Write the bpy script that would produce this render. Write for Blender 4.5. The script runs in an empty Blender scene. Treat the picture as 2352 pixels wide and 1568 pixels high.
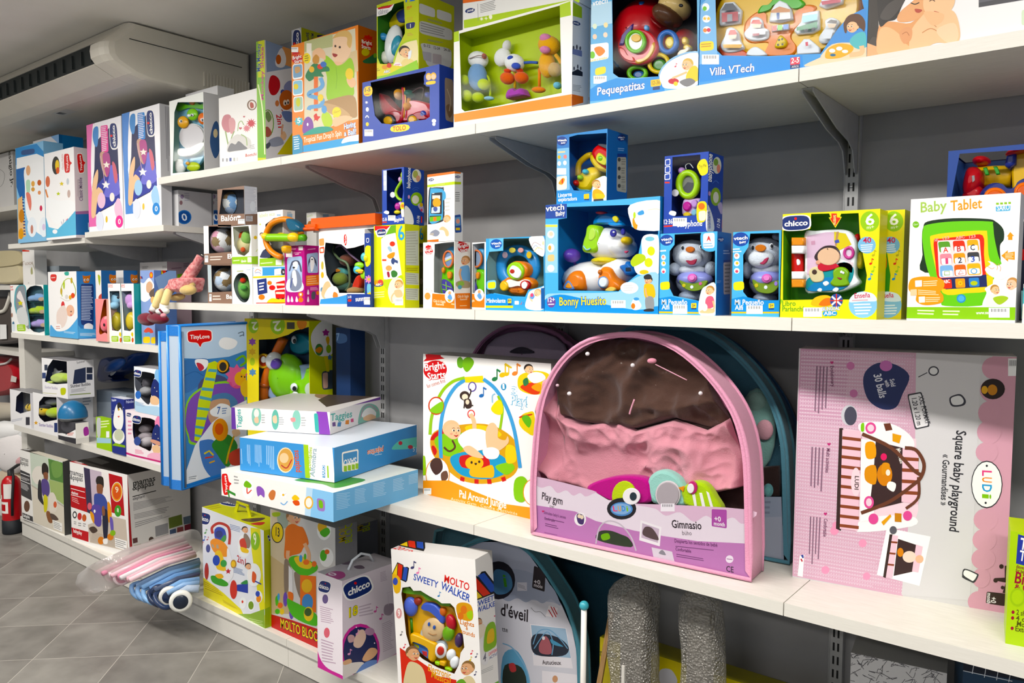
import bpy, bmesh, math, random
from mathutils import Vector, Matrix
from mathutils.geometry import tessellate_polygon
random.seed(7)
S = bpy.context.scene
COL = S.collection
PI = math.pi
# ------------------------------------------------------------------ camera
CAM_H = 1.48
FPX = 1800.79
RX = Vector((0.78284091, 0.62218606, 0.00668033))      # image right
RY = Vector((0.04360439, -0.0441473, -0.99807298))     # image down
RZ = Vector((-0.62069217, 0.78162365, -0.06169036))    # view direction
CP = Vector((0, 0, CAM_H))
cam_d = bpy.data.cameras.new('camera')
cam_d.sensor_width = 36; cam_d.sensor_fit = 'HORIZONTAL'; cam_d.lens = FPX * 36 / 2352
cam_d.clip_start = 0.02
cam = bpy.data.objects.new('camera', cam_d); COL.objects.link(cam)
cam.matrix_world = Matrix(((RX.x, -RY.x, -RZ.x, 0), (RX.y, -RY.y, -RZ.y, 0), (RX.z, -RY.z, -RZ.z, CAM_H), (0, 0, 0, 1)))
S.camera = cam
# ------------------------------------------------------------------ light
S.view_settings.view_transform = 'Standard'
S.view_settings.look = 'None'
S.view_settings.gamma = 1
S.view_settings.use_curve_mapping = False
S.view_settings.exposure = 0.0
w = bpy.data.worlds.new('world'); S.world = w; w.use_nodes = True
w.node_tree.nodes['Background'].inputs[0].default_value = (0.86, 0.92, 1.0, 1)
w.node_tree.nodes['Background'].inputs[1].default_value = 0.42
CEIL = 2.633
def area(name, x, y, z, sx, sy, watt, col=(1, .955, .88)):
 d = bpy.data.lights.new(name, 'AREA'); d.shape = 'RECTANGLE'; d.size = sx; d.size_y = sy
 d.energy = watt; d.color = col
 o = bpy.data.objects.new(name, d); COL.objects.link(o); o.location = (x, y, z)
 return o
for i, (x, y, e) in enumerate(((-5.6, .35, 34), (-3.4, .5, 44), (-1.5, .5, 44), (.4, .5, 40), (-3.4, -2.2, 30), (-.6, -2.2, 30))):
 area('ceiling_lamp_light', x, y, CEIL - .09, 1.5, .22, e)
# ------------------------------------------------------------------ materials
def lin(c):
 c = c / 255
 return c / 12.92 if c <= .04045 else ((c + .055) / 1.055) ** 2.4
NAMED = dict(w='f4f3f1', k='17171a', r='d8262c', y='f6e11c', g='7ac51f', b='1767c4', n='1d2a78', o='f08a1d', p='e89cc0', t='3fa9a5', s='f1c6a2', v='7d4aa8', m='c31f87', c='6fb9e8', d='8a8a8e', l='d6d6d8', u='6b4a33')
def rgb(s):
 s = NAMED.get(s, s)
 if len(s) == 3: s = ''.join(c * 2 for c in s)
 c = [lin(int(s[i:i + 2], 16)) for i in (0, 2, 4)]; g = .3 * c[0] + .6 * c[1] + .1 * c[2]
 t = min(1, (max(c) - min(c)) / max(max(c), .01) * 1.6)      # printed inks: deeper where they are colourful
 return tuple(min(1, max(0, (g + (q - g) * (1 + .14 * t)) * (1 - .11 * t))) for q in c) + (1,)
MATS = {}
def mat(col, kind='card'):
 k = (NAMED.get(col, col), kind)
 if k in MATS: return MATS[k]
 m = bpy.data.materials.new(kind + '_' + k[0]); m.use_nodes = True
 nt = m.node_tree; b = nt.nodes['Principled BSDF']
 b.inputs['Base Color'].default_value = rgb(col)
 rough, spec, coat = dict(card=(.36, .3, 0), toy=(.3, .4, .1), cloth=(.9, .1, 0), matte=(.6, .3, 0), metal=(.35, .5, 0)).get(kind, (.4, .4, 0))
 b.inputs['Roughness'].default_value = rough
 b.inputs['Specular IOR Level'].default_value = spec
 b.inputs['Coat Weight'].default_value = coat
 if kind == 'metal': b.inputs['Metallic'].default_value = .7
 if kind == 'cloth':
  tc = nt.nodes.new('ShaderNodeTexCoord'); n = nt.nodes.new('ShaderNodeTexNoise'); n.inputs['Scale'].default_value = 260
  bu = nt.nodes.new('ShaderNodeBump'); bu.inputs['Strength'].default_value = .35; bu.inputs['Distance'].default_value = .004
  nt.links.new(tc.outputs['Object'], n.inputs['Vector']); nt.links.new(n.outputs['Fac'], bu.inputs['Height'])
  nt.links.new(bu.outputs['Normal'], b.inputs['Normal'])
  b.inputs['Sheen Weight'].default_value = .25
 if kind in ('film', 'bag', 'crinkle'):      # clear packaging film
  nt.nodes.remove(b)
  out = nt.nodes['Material Output']
  tr = nt.nodes.new('ShaderNodeBsdfTransparent'); gl = nt.nodes.new('ShaderNodeBsdfGlossy')
  c = rgb(col); tr.inputs[0].default_value = c
  gl.inputs['Roughness'].default_value = .06
  mx = nt.nodes.new('ShaderNodeMixShader'); lw = nt.nodes.new('ShaderNodeLayerWeight'); fr = nt.nodes.new('ShaderNodeMapRange')
  pw = nt.nodes.new('ShaderNodeMath'); pw.operation = 'POWER'; pw.inputs[1].default_value = 5
  nt.links.new(lw.outputs['Facing'], pw.inputs[0]); nt.links.new(pw.outputs[0], fr.inputs['Value'])
  fr.inputs['To Min'].default_value = .06 if kind == 'bag' else .003; fr.inputs['To Max'].default_value = .35
  tc = nt.nodes.new('ShaderNodeTexCoord'); n = nt.nodes.new('ShaderNodeTexNoise')
  n.inputs['Scale'].default_value = dict(film=9, bag=30).get(kind, 13)
  n.inputs['Detail'].default_value = 3
  bu = nt.nodes.new('ShaderNodeBump'); bu.inputs['Strength'].default_value = .12 if kind == 'film' else .8; bu.inputs['Distance'].default_value = dict(film=.002, bag=.008).get(kind, .05)
  nt.links.new(tc.outputs['Object'], n.inputs['Vector']); nt.links.new(n.outputs['Fac'], bu.inputs['Height'])
  nt.links.new(bu.outputs['Normal'], gl.inputs['Normal'])
  if kind == 'bag':            # milky crumpled polythene
   df = nt.nodes.new('ShaderNodeBsdfTranslucent'); df.inputs[0].default_value = (.8, .8, .8, 1)
   d2 = nt.nodes.new('ShaderNodeBsdfDiffuse'); d2.inputs[0].default_value = (.8, .8, .8, 1)
   a = nt.nodes.new('ShaderNodeMixShader'); a.inputs[0].default_value = .5
   nt.links.new(df.outputs[0], a.inputs[1]); nt.links.new(d2.outputs[0], a.inputs[2])
   a2 = nt.nodes.new('ShaderNodeMixShader'); a2.inputs[0].default_value = .38
   nt.links.new(tr.outputs[0], a2.inputs[1]); nt.links.new(a.outputs[0], a2.inputs[2])
   nt.links.new(a2.outputs[0], mx.inputs[1])
  else:
   nt.links.new(tr.outputs[0], mx.inputs[1])
  nt.links.new(fr.outputs[0], mx.inputs[0]); nt.links.new(gl.outputs[0], mx.inputs[2])
  nt.links.new(mx.outputs[0], out.inputs['Surface'])
 MATS[k] = m
 return m
def noisy(name, c1, c2, scale, rough=.5, stretch=(1, 1, 1), bump=0.0):
 m = bpy.data.materials.new(name); m.use_nodes = True; nt = m.node_tree; b = nt.nodes['Principled BSDF']
 tc = nt.nodes.new('ShaderNodeTexCoord'); mp = nt.nodes.new('ShaderNodeMapping'); mp.inputs['Scale'].default_value = stretch
 n = nt.nodes.new('ShaderNodeTexNoise'); n.inputs['Scale'].default_value = scale; n.inputs['Detail'].default_value = 5
 cr = nt.nodes.new('ShaderNodeValToRGB')
 cr.color_ramp.elements[0].position = .3; cr.color_ramp.elements[1].position = .7
 cr.color_ramp.elements[0].color = rgb(c1); cr.color_ramp.elements[1].color = rgb(c2)
 L = nt.links.new
 L(tc.outputs['Object'], mp.inputs['Vector']); L(mp.outputs['Vector'], n.inputs['Vector']); L(n.outputs['Fac'], cr.inputs['Fac'])
 L(cr.outputs['Color'], b.inputs['Base Color']); b.inputs['Roughness'].default_value = rough
 if bump:
  bu = nt.nodes.new('ShaderNodeBump'); bu.inputs['Strength'].default_value = bump; bu.inputs['Distance'].default_value = .003
  L(n.outputs['Fac'], bu.inputs['Height']); L(bu.outputs['Normal'], b.inputs['Normal'])
 return m
# ------------------------------------------------------------------ mesh builder
class MB:
 def __init__(s): s.v = []; s.f = []; s.m = []; s.sm = []; s.ms = []
 def mi(s, m):
  if m not in s.ms: s.ms.append(m)
  return s.ms.index(m)
 def add(s, vs, fs, m, smooth=False):
  o = len(s.v); s.v += [Vector(v) for v in vs]; k = s.mi(m)
  for f in fs: s.f.append([i + o for i in f]); s.m.append(k); s.sm.append(smooth)
 def poly(s, pts, m):
  if len(pts) > 2: s.add(pts, [range(len(pts))], m)
 def grid(s, rows, m, closed=True, smooth=True, cap=False):
  n = len(rows[0]); fs = []
  for i in range(len(rows) - 1):
   for j in range(n if closed else n - 1):
    a, b = i * n + j, i * n + (j + 1) % n
    fs.append((a, b, b + n, a + n))
  if cap: fs.append(tuple(range(n - 1, -1, -1))); fs.append(tuple(range((len(rows) - 1) * n, len(rows) * n)))
  s.add([p for r in rows for p in r], fs, m, smooth)
 def hexa(s, o, a, b, c, m):
  o, a, b, c = map(Vector, (o, a, b, c))
  p = [o, o + a, o + a + b, o + b]; q = [x + c for x in p]
  s.add(p + q, [(0, 3, 2, 1), (4, 5, 6, 7), (0, 1, 5, 4), (1, 2, 6, 5), (2, 3, 7, 6), (3, 0, 4, 7)], m)
 def box(s, x0, y0, z0, x1, y1, z1, m): s.hexa((x0, y0, z0), (x1 - x0, 0, 0), (0, y1 - y0, 0), (0, 0, z1 - z0), m)
 def ell(s, c, ax, ay, az, m, nu=14, nv=9):
  rows = []
  for i in range(nv + 1):
   t = PI * i / nv; r = max(math.sin(t), .02)
   rows.append([c + ax * (r * math.cos(2 * PI * j / nu)) + ay * (r * math.sin(2 * PI * j / nu)) + az * math.cos(t) for j in range(nu)])
  s.grid(rows, m)
 def tube(s, pts, rads, m, n=8, cap=True):
  pts = [Vector(p) for p in pts]
  if not isinstance(rads, (list, tuple)): rads = [rads] * len(pts)
  rows = []; prev = None
  for i, p in enumerate(pts):
   t = (pts[min(i + 1, len(pts) - 1)] - pts[max(i - 1, 0)]).normalized()
   if prev is None: prev = t.orthogonal().normalized()
   a = (prev - t * prev.dot(t)).normalized(); b = t.cross(a); prev = a
   rows.append([p + (a * math.cos(2 * PI * j / n) + b * math.sin(2 * PI * j / n)) * rads[i] for j in range(n)])
  s.grid(rows, m, cap=cap)
 def lathe(s, c, prof, m, ax=Vector((0, 0, 1)), n=24):
  ax = ax.normalized(); a = ax.orthogonal().normalized(); b = ax.cross(a)
  s.grid([[c + ax * h + (a * math.cos(2 * PI * j / n) + b * math.sin(2 * PI * j / n)) * max(r, .0002) for j in range(n)] for r, h in prof], m)
 def build(s, name, parent=None, base=None):
  if base is None: base = parent['_b'] if parent is not None and '_b' in parent else (0, 0, 0)
  B = Vector(base)
  me = bpy.data.meshes.new(name)
  me.from_pydata([v - B for v in s.v], [], s.f)
  for m in s.ms: me.materials.append(m)
  me.polygons.foreach_set('material_index', s.m); me.polygons.foreach_set('use_smooth', s.sm)
  me.update()
  o = bpy.data.objects.new(name, me); COL.objects.link(o)
  if parent is not None: o.parent = parent; o['_b'] = list(B)
  else: o.location = B; o['_b'] = list(B)
  return o
def spline(p, closed=True, k=4):
 n = len(p); out = []
 for i in range(n if closed else n - 1):
  g = (lambda j: p[j % n]) if closed else (lambda j: p[min(max(j, 0), n - 1)])
  a, b, c, d = g(i - 1), g(i), g(i + 1), g(i + 2)
  for q in range(k):
   t = q / k
   out.append(tuple(.5 * (2 * b[x] + (c[x] - a[x]) * t + (2 * a[x] - 5 * b[x] + 4 * c[x] - d[x]) * t * t + (3 * b[x] - a[x] - 3 * c[x] + d[x]) * t ** 3) for x in range(len(b))))
 if not closed: out.append(tuple(p[-1]))
 return out
def thing(name, label, cat, base, group=None):
 o = bpy.data.objects.new(name, None); COL.objects.link(o); o.location = base; o.empty_display_size = .05
 o['_b'] = list(base)
 return tag(o, label, cat, group)
def tag(o, label, cat, group=None, kind=None):
 if label: o['label'] = label
 if cat: o['category'] = cat
 if group: o['group'] = group
 if kind: o['kind'] = kind
 return o
# ------------------------------------------------------------------ sight lines: where a point seen in the photograph lies on a real surface
FRAMES = dict(A=(0, 0, 3.92), B=(560, 0, 3.92), C=(1000, 0, 3.5636), D=(1580, 0, 3.0466), E=(0, 200, 3.92), F=(0, 550, 4.9), G=(440, 360, 4.127), H=(850, 360, 4.127), I=(1230, 280, 3.408), J=(1660, 320, 3.399), K=(0, 780, 4.9), L=(0, 980, 3.565), M=(350, 710, 3.075), N=(940, 730, 3.136), O=(1200, 730, 2.489), Q=(1800, 760, 1.940), S=(430, 1130, 3.58), U=(870, 1190, 4.148), V=(1340, 1280, 2.324), W=(0, 1180, 4.0417), Z=(0, 0, 1), X=(0, 400, 3.92), Y=(300, 560, 6.535))
def px(fr, x, y):
 ox, oy, s = FRAMES[fr]; return ox + x / s, oy + y / s
def ray(x, y): return RX * ((x - 1176) / FPX) + RY * ((y - 784) / FPX) + RZ
def on_z(x, y, z): r = ray(x, y); return CP + r * ((z - CAM_H) / r.z)
def on_y(x, y, Y): r = ray(x, y); return CP + r * (Y / r.y)
def col_x(x, Y, z):          # X of the point at depth Y and height z seen in image column x
 k = (x - 1176) / FPX; a = RX - RZ * k
 return -(a.y * Y + a.z * (z - CAM_H)) / a.x
def row_z(P, y):             # height above P seen in image row y
 k = (y - 784) / FPX; a = RY - RZ * k
 return CAM_H - (a.x * P.x + a.y * P.y) / a.z
class Face:
 def __init__(s, o, e1, e2, w, h):
  s.o, s.e1, s.e2, s.w, s.h = o, e1, e2, w, h; s.n = e1.cross(e2); s.lay = []; s.fr = 'Z'; s.stk = MB()
 def p2(s, x, y):
  if s.fr == 'uv': return (x * s.w, y * s.h)
  x, y = px(s.fr, x, y); r = ray(x, y)
  p = CP + r * ((s.o - CP).dot(s.n) / r.dot(s.n)) - s.o
  return (p.dot(s.e1), p.dot(s.e2))
 def p3(s, q, off=0): return s.o + s.e1 * q[0] + s.e2 * q[1] + s.n * off
 def at(s, x, y, t=0):    # a point t metres behind the face on the line of sight
  if s.fr == 'uv': return s.p3(s.p2(x, y), -t)
  x, y = px(s.fr, x, y); r = ray(x, y)
  return CP + r * ((s.o - s.n * t - CP).dot(s.n) / r.dot(s.n))
def clip(poly, w, h):
 for ax, sg, lim in ((0, 1, 0), (0, -1, w), (1, 1, 0), (1, -1, h)):
  out = []; n = len(poly)
  for i in range(n):
   a, b = poly[i], poly[(i + 1) % n]
   da, db = (a[ax] - lim) * sg, (b[ax] - lim) * sg
   if da >= 0: out.append(a)
   if (da >= 0) != (db >= 0):
    t = da / (da - db); out.append((a[0] + (b[0] - a[0]) * t, a[1] + (b[1] - a[1]) * t))
  poly = out
  if len(poly) < 3: return []
 return poly
TXT = {}
def text_mesh(s, bold):
 k = (s, bold)
 if k not in TXT:
  cu = bpy.data.curves.new('t', 'FONT'); cu.body = s; cu.resolution_u = 2; cu.offset = bold
  ob = bpy.data.objects.new('t', cu)
  me = ob.to_mesh()
  vs = [(v.co.x, v.co.y) for v in me.vertices]; fs = [tuple(p.vertices) for p in me.polygons]
  ob.to_mesh_clear(); bpy.data.objects.remove(ob); bpy.data.curves.remove(cu)
  x0 = min((v[0] for v in vs), default=0); x1 = max((v[0] for v in vs), default=1)
  TXT[k] = ([((x - x0) / max(x1 - x0, 1e-4), y / .69) for x, y in vs], fs)
 return TXT[k]
class Art:
 """prints a small list of marks onto one face of a carton, in the carton's own mesh"""
 def __init__(s, mb, face, kind='card'): s.mb, s.F, s.kind = mb, face, kind
 def off(s, q):           # each print lies just over whatever it overlaps
  a, b, c, d = min(p[0] for p in q), max(p[0] for p in q), min(p[1] for p in q), max(p[1] for p in q)
  k = 1 + max((e[4] for e in s.F.lay if e[0] < b and e[1] > a and e[2] < d and e[3] > c), default=0)
  s.F.lay.append((a, b, c, d, k)); return k * 7e-5
 def offp(s, P): return s.off([s.F.p2(*p) for p in P])
 def fill(s, pts, col, off=None):
  q = clip([s.F.p2(*p) for p in pts], s.F.w, s.F.h)
  if q: off = off or s.off(q); s.mb.poly([s.F.p3(a, off) for a in q], mat(col, s.kind))
 def ell(s, col, cx, cy, rx, ry, rot=0, n=20):
  c, d = math.cos(math.radians(rot)), math.sin(math.radians(rot))
  s.fill([(cx + rx * math.cos(a) * c - ry * math.sin(a) * d, cy + rx * math.cos(a) * d + ry * math.sin(a) * c) for a in [2 * PI * i / n for i in range(n)]], col)
 def stroke(s, col, w, pts):
  off = s.offp(pts); n = len(pts); L = []; R = []
  for i, p in enumerate(pts):
   a, b = pts[max(i - 1, 0)], pts[min(i + 1, n - 1)]
   dx, dy = b[0] - a[0], b[1] - a[1]; l = math.hypot(dx, dy) or 1
   L.append((p[0] - dy / l * w / 2, p[1] + dx / l * w / 2)); R.append((p[0] + dy / l * w / 2, p[1] - dx / l * w / 2))
  for i in range(n - 1): s.fill([L[i], L[i + 1], R[i + 1], R[i]], col, off)
 def text(s, col, x0, y0, x1, y1, h, txt, bold=0.0):
  F = s.F; a, b = F.p2(x0, y0), F.p2(x1, y1)
  dx, dy = x1 - x0, y1 - y0; l = math.hypot(dx, dy) or 1
  sg = 1 if F.fr != 'uv' else -1
  c = F.p2(x0 + dy / l * h * sg, y0 - dx / l * h * sg)
  ex, ey = b[0] - a[0], b[1] - a[1]; L = math.hypot(ex, ey) or 1
  nx, ny = -ey / L, ex / L
  H = (c[0] - a[0]) * nx + (c[1] - a[1]) * ny
  vs, fs = text_mesh(txt, bold)
  P = [(a[0] + ex * x + nx * H * y, a[1] + ey * x + ny * H * y) for x, y in vs]
  if not P: return
  off = s.off(P)
  m = mat(col, s.kind)
  if all(0 <= p[0] <= F.w and 0 <= p[1] <= F.h for p in P): s.mb.add([F.p3(p, off) for p in P], fs, m)
  else:
   for f in fs:
    q = clip([P[i] for i in f], F.w, F.h)
    if q: s.mb.poly([F.p3(p, off) for p in q], m)
 def loc(s, x0, y0, x1, y1):   # a local basis along a slanted base line: (u along, v up) in base-line lengths
  dx, dy = x1 - x0, y1 - y0
  return lambda u, v: (x0 + dx * u + dy * v * s.sg(), y0 + dy * u - dx * v * s.sg())
 def sg(s): return 1 if s.F.fr != 'uv' else -1
 def oval(s, col, g, cu, cv, ru, rv, n=22): s.fill([g(cu + ru * math.cos(2 * PI * i / n), cv + rv * math.sin(2 * PI * i / n)) for i in range(n)], col)
 def run(s, src):
  F = s.F
  for ln in src.strip().split('\n'):
   ln = ln.strip()
   if not ln: continue
   if ln[0] == '@': F.fr = ln[1:].strip(); continue
   tk = ln.split(); op = tk[0]; col = tk[1]
   nums = lambda a, b=None: [float(q) for q in tk[a:b]]
   pair = lambda v: list(zip(v[0::2], v[1::2]))
   if op == 'p': s.fill(pair(nums(2)), col)
   elif op == 's': s.fill(spline(pair(nums(2))), col)
   elif op == 'r':
    a, b, c, d = nums(2); s.fill([(a, b), (c, b), (c, d), (a, d)], col)
   elif op == 'q':
    rad = float(tk[2]); P = pair(nums(3)); out = []
    for i in range(4):
     a, b, c = P[i - 1], P[i], P[(i + 1) % 4]
     A = [b[j] + (a[j] - b[j]) * rad for j in (0, 1)]; C = [b[j] + (c[j] - b[j]) * rad for j in (0, 1)]
     for t in (0, .33, .67, 1): out.append(tuple((1 - t) ** 2 * A[j] + 2 * t * (1 - t) * b[j] + t * t * C[j] for j in (0, 1)))
    s.fill(out, col)
   elif op == 'e': s.ell(col, *nums(2))
   elif op == 'l': s.stroke(col, float(tk[2]), pair(nums(3)))
   elif op == 'c': s.stroke(col, float(tk[2]), spline(pair(nums(3)), False, 5))
   elif op in 'tT': s.text(col, *nums(2, 7), ' '.join(tk[7:]), .018 if op == 'T' else 0)
   elif op == 'O':
    v = nums(3, 8); t = ' '.join(tk[8:]); s.text(tk[2], *v, t, .06); s.text(col, *v, t, .016)
   elif op == 'm':
    n = int(tk[2]); a, b, c, d = pair(nums(3)); off = s.offp([a, b, c, d])
    mix = lambda p, q, t: (p[0] + (q[0] - p[0]) * t, p[1] + (q[1] - p[1]) * t)
    for i in range(n):
     e = .72 + .28 * random.random()
     l0, l1 = mix(a, d, (i + .2) / n), mix(a, d, (i + .62) / n); r0, r1 = mix(b, c, (i + .2) / n), mix(b, c, (i + .62) / n)
     s.fill([l0, mix(l0, r0, e), mix(l1, r1, e), l1], col, off)
   elif op == '*':
    cx, cy, r = nums(2, 5); n = int(tk[5]) if len(tk) > 5 else 5; k = float(tk[6]) if len(tk) > 6 else .45
    s.fill([(cx + r * (1 if i % 2 == 0 else k) * math.sin(PI * i / n), cy - s.sg() * r * (1 if i % 2 == 0 else k) * math.cos(PI * i / n)) for i in range(2 * n)], col)
   elif op == 'n':          # a quaver
    cx, cy, z = nums(2); g = s.sg()
    s.ell(col, cx, cy, z * .3, z * .22, -20); s.stroke(col, z * .12, [(cx + z * .25, cy), (cx + z * .25, cy - g * z)]); s.stroke(col, z * .2, [(cx + z * .2, cy - g * z), (cx + z * .6, cy - g * z * .75)])
   elif op == 'x':          # a price sticker with bars, stuck on as a piece of its own
    a, b, c, d = nums(2); keep, s.mb = s.mb, F.stk
    s.fill([(a, b), (c, b), (c, d), (a, d)], col); n = 14; off = s.offp([(a, b), (c, d)]); g = s.sg()
    for i in range(n): s.fill([(a + (c - a) * (.12 + .76 * (i + q) / n), b + (d - b) * y) for q, y in ((0, .1), (.3 + .3 * (i % 3 == 0), .1), (.3 + .3 * (i % 3 == 0), .42), (0, .42))], '55585e', off)
    s.mb = keep
   elif op == 'd':          # grid of little dots between four corners
    nu, nv = int(tk[2]), int(tk[3]); r = float(tk[4]); a, b, c, d = pair(nums(5)); off = s.offp([a, b, c, d])
    for i in range(nu):
     for j in range(nv):
      p, q = i / (nu - 1), j / (nv - 1)
      x, y = [(a[t] + (b[t] - a[t]) * p) * (1 - q) + (d[t] + (c[t] - d[t]) * p) * q for t in (0, 1)]
      s.fill([(x + r, y), (x, y + r), (x - r, y), (x, y - r)], col, off)
   elif op == 'h':          # heart
    cx, cy, z = nums(2); g = s.sg()
    s.fill([(cx + z * .062 * 16 * math.sin(t) ** 3 * .5, cy - g * z * .031 * (13 * math.cos(t) - 5 * math.cos(2 * t) - 2 * math.cos(3 * t) - math.cos(4 * t))) for t in [2 * PI * i / 24 for i in range(24)]], col)
   elif op == 'f':          # daisy
    cx, cy, z = nums(3);
    for i in range(8): s.ell(col, cx + z * .6 * math.cos(i * PI / 4), cy + z * .6 * math.sin(i * PI / 4), z * .42, z * .2, i * 45, 10)
    s.ell(tk[2], cx, cy, z * .3, z * .3)
   elif op == 'b':          # printed child's head: skin hair cx cy r [dir]
    cx, cy, z = nums(3, 6); d = float(tk[6]) if len(tk) > 6 else 1; g = s.sg()
    P = lambda x, y: (cx + d * z * x, cy + g * z * y)
    s.ell(tk[2], *P(-.18, -.22), z * .98, z * .95)
    s.ell(col, *P(-.82, .12), z * .2, z * .26)
    s.fill(spline([P(-.75, -.35), P(-.3, -.72), P(.35, -.7), P(.8, -.3), P(.9, .15), P(.72, .68), P(.2, .98), P(-.35, .85), P(-.78, .35)]), col)
    for e in (.1, .62): s.ell('f7f2ea', *P(e, -.02), z * .15, z * .12); s.ell('33231c', *P(e + .03, 0), z * .09, z * .11)
    s.stroke('7d4a35', z * .06, [P(-.06, -.24), P(.12, -.3), P(.24, -.24)]); s.stroke('7d4a35', z * .06, [P(.48, -.26), P(.62, -.3), P(.74, -.22)])
    s.fill([P(.4, .12), P(.5, .34), P(.3, .36)], 'd89a78')
    s.fill(spline([P(.1, .5), P(.38, .54), P(.66, .46), P(.4, .74)]), 'b8403c')
    s.ell('efa58c', *P(-.15, .38), z * .16, z * .12)
   elif op == 'K':          # dark blue oval with the white word chicco
    x0, y0, x1, y1 = nums(1, 5); k = float(tk[5]) if len(tk) > 5 else .62
    g = s.loc(x0, y0, x1, y1)
    rr = lambda c, ru, rv: s.fill([g(.5 + ru * math.copysign(abs(math.cos(a)) ** .6, math.cos(a)), rv * math.copysign(abs(math.sin(a)) ** .6, math.sin(a))) for a in [2 * PI * i / 28 for i in range(28)]], c)
    rr('f4f3f1', .56, .56 * k); rr('1c2f6e', .5, .5 * k)
    a, b = g(.07, -.2 * k), g(.93, -.2 * k); s.text('f4f3f1', *a, *b, abs(x1 - x0 + 1j * (y1 - y0)) * .36 * k, 'chicco', .03)
    s.oval('d8262c', g, .5, .3 * k, .05, .05)
   elif op == 'Y':          # red shield with the white words
    x0, y0, x1, y1 = nums(1, 5); g = s.loc(x0, y0, x1, y1); k = float(tk[5]) if len(tk) > 5 else .5
    sh = lambda c, e: s.fill(spline([g(.5 + (u - .5) * e, v * k * e) for u, v in ((0, .1), (.06, .42), (.5, .5), (.94, .42), (1, .1), (.95, -.3), (.62, -.42), (.5, -.72), (.38, -.42), (.05, -.3))]), c)
    sh('f4f3f1', 1.08); sh('d5302f', 1)
    h = abs(x1 - x0 + 1j * (y1 - y0)); s.text('f4f3f1', *g(.09, -.12 * k), *g(.91, -.12 * k), h * .3 * k, 'TinyLove', .02)
   elif op == 'V':          # navy disc with vtech baby
    x0, y0, x1, y1 = nums(1, 5); g = s.loc(x0, y0, x1, y1); h = abs(x1 - x0 + 1j * (y1 - y0))
    s.oval(tk[5] if len(tk) > 5 else '1b3f9a', g, .5, 0, .5, .42)
    s.text('f4f3f1', *g(.08, -.02), *g(.92, -.02), h * .2, 'vtech', .03); s.text('f4f3f1', *g(.42, -.26), *g(.82, -.2), h * .13, 'Baby', .02)
   elif op == 'B':          # red outlined Bright Starts on a star
    x0, y0, x1, y1 = nums(1, 5); g = s.loc(x0, y0, x1, y1); h = abs(x1 - x0 + 1j * (y1 - y0))
    s.fill([g(.5 + (.38 if i % 2 else .52) * math.cos(i * PI / 8), .48 + (.34 if i % 2 else .46) * math.sin(i * PI / 8)) for i in range(9)], 'c9252c')
    s.oval('c9252c', g, .5, .0, .56, .46)
    for c, bo in (('c9252c', .075), ('f4f3f1', .02)):
     s.text(c, *g(.02, .02), *g(.98, .02), h * .33, 'Bright', bo); s.text(c, *g(.1, -.42), *g(.95, -.42), h * .33, 'Starts', bo)
   elif op == 'J':          # navy lozenge with the word JANE
    x0, y0, x1, y1 = nums(1, 5); g = s.loc(x0, y0, x1, y1); h = abs(x1 - x0 + 1j * (y1 - y0))
    s.oval('22356f', g, .5, 0, .52, .25); s.text('f4f3f1', *g(.16, -.1), *g(.86, -.1), h * .2, 'JANÉ', .02)
   elif op == 'G':          # yellow, red and blue slanted bands
    x0, y0, x1, y1 = nums(1, 5); g = s.loc(x0, y0, x1, y1)
    s.fill([g(-.03, -.05), g(-.03, .93), g(.4, .93), g(.5, .8), g(.7, .93), g(.85, .9), g(1.08, .1), g(1.05, -.05)], 'k')
    s.fill([g(.02, 0), g(.02, .85), g(.36, 0)], 'f2d21f'); s.fill([g(.06, .88), g(.38, .88), g(.7, 0), g(.4, 0)], 'd9402b'); s.fill([g(.5, .85), g(.78, .85), g(1.02, .04), g(.74, .04)], '2c4fae')
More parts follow.
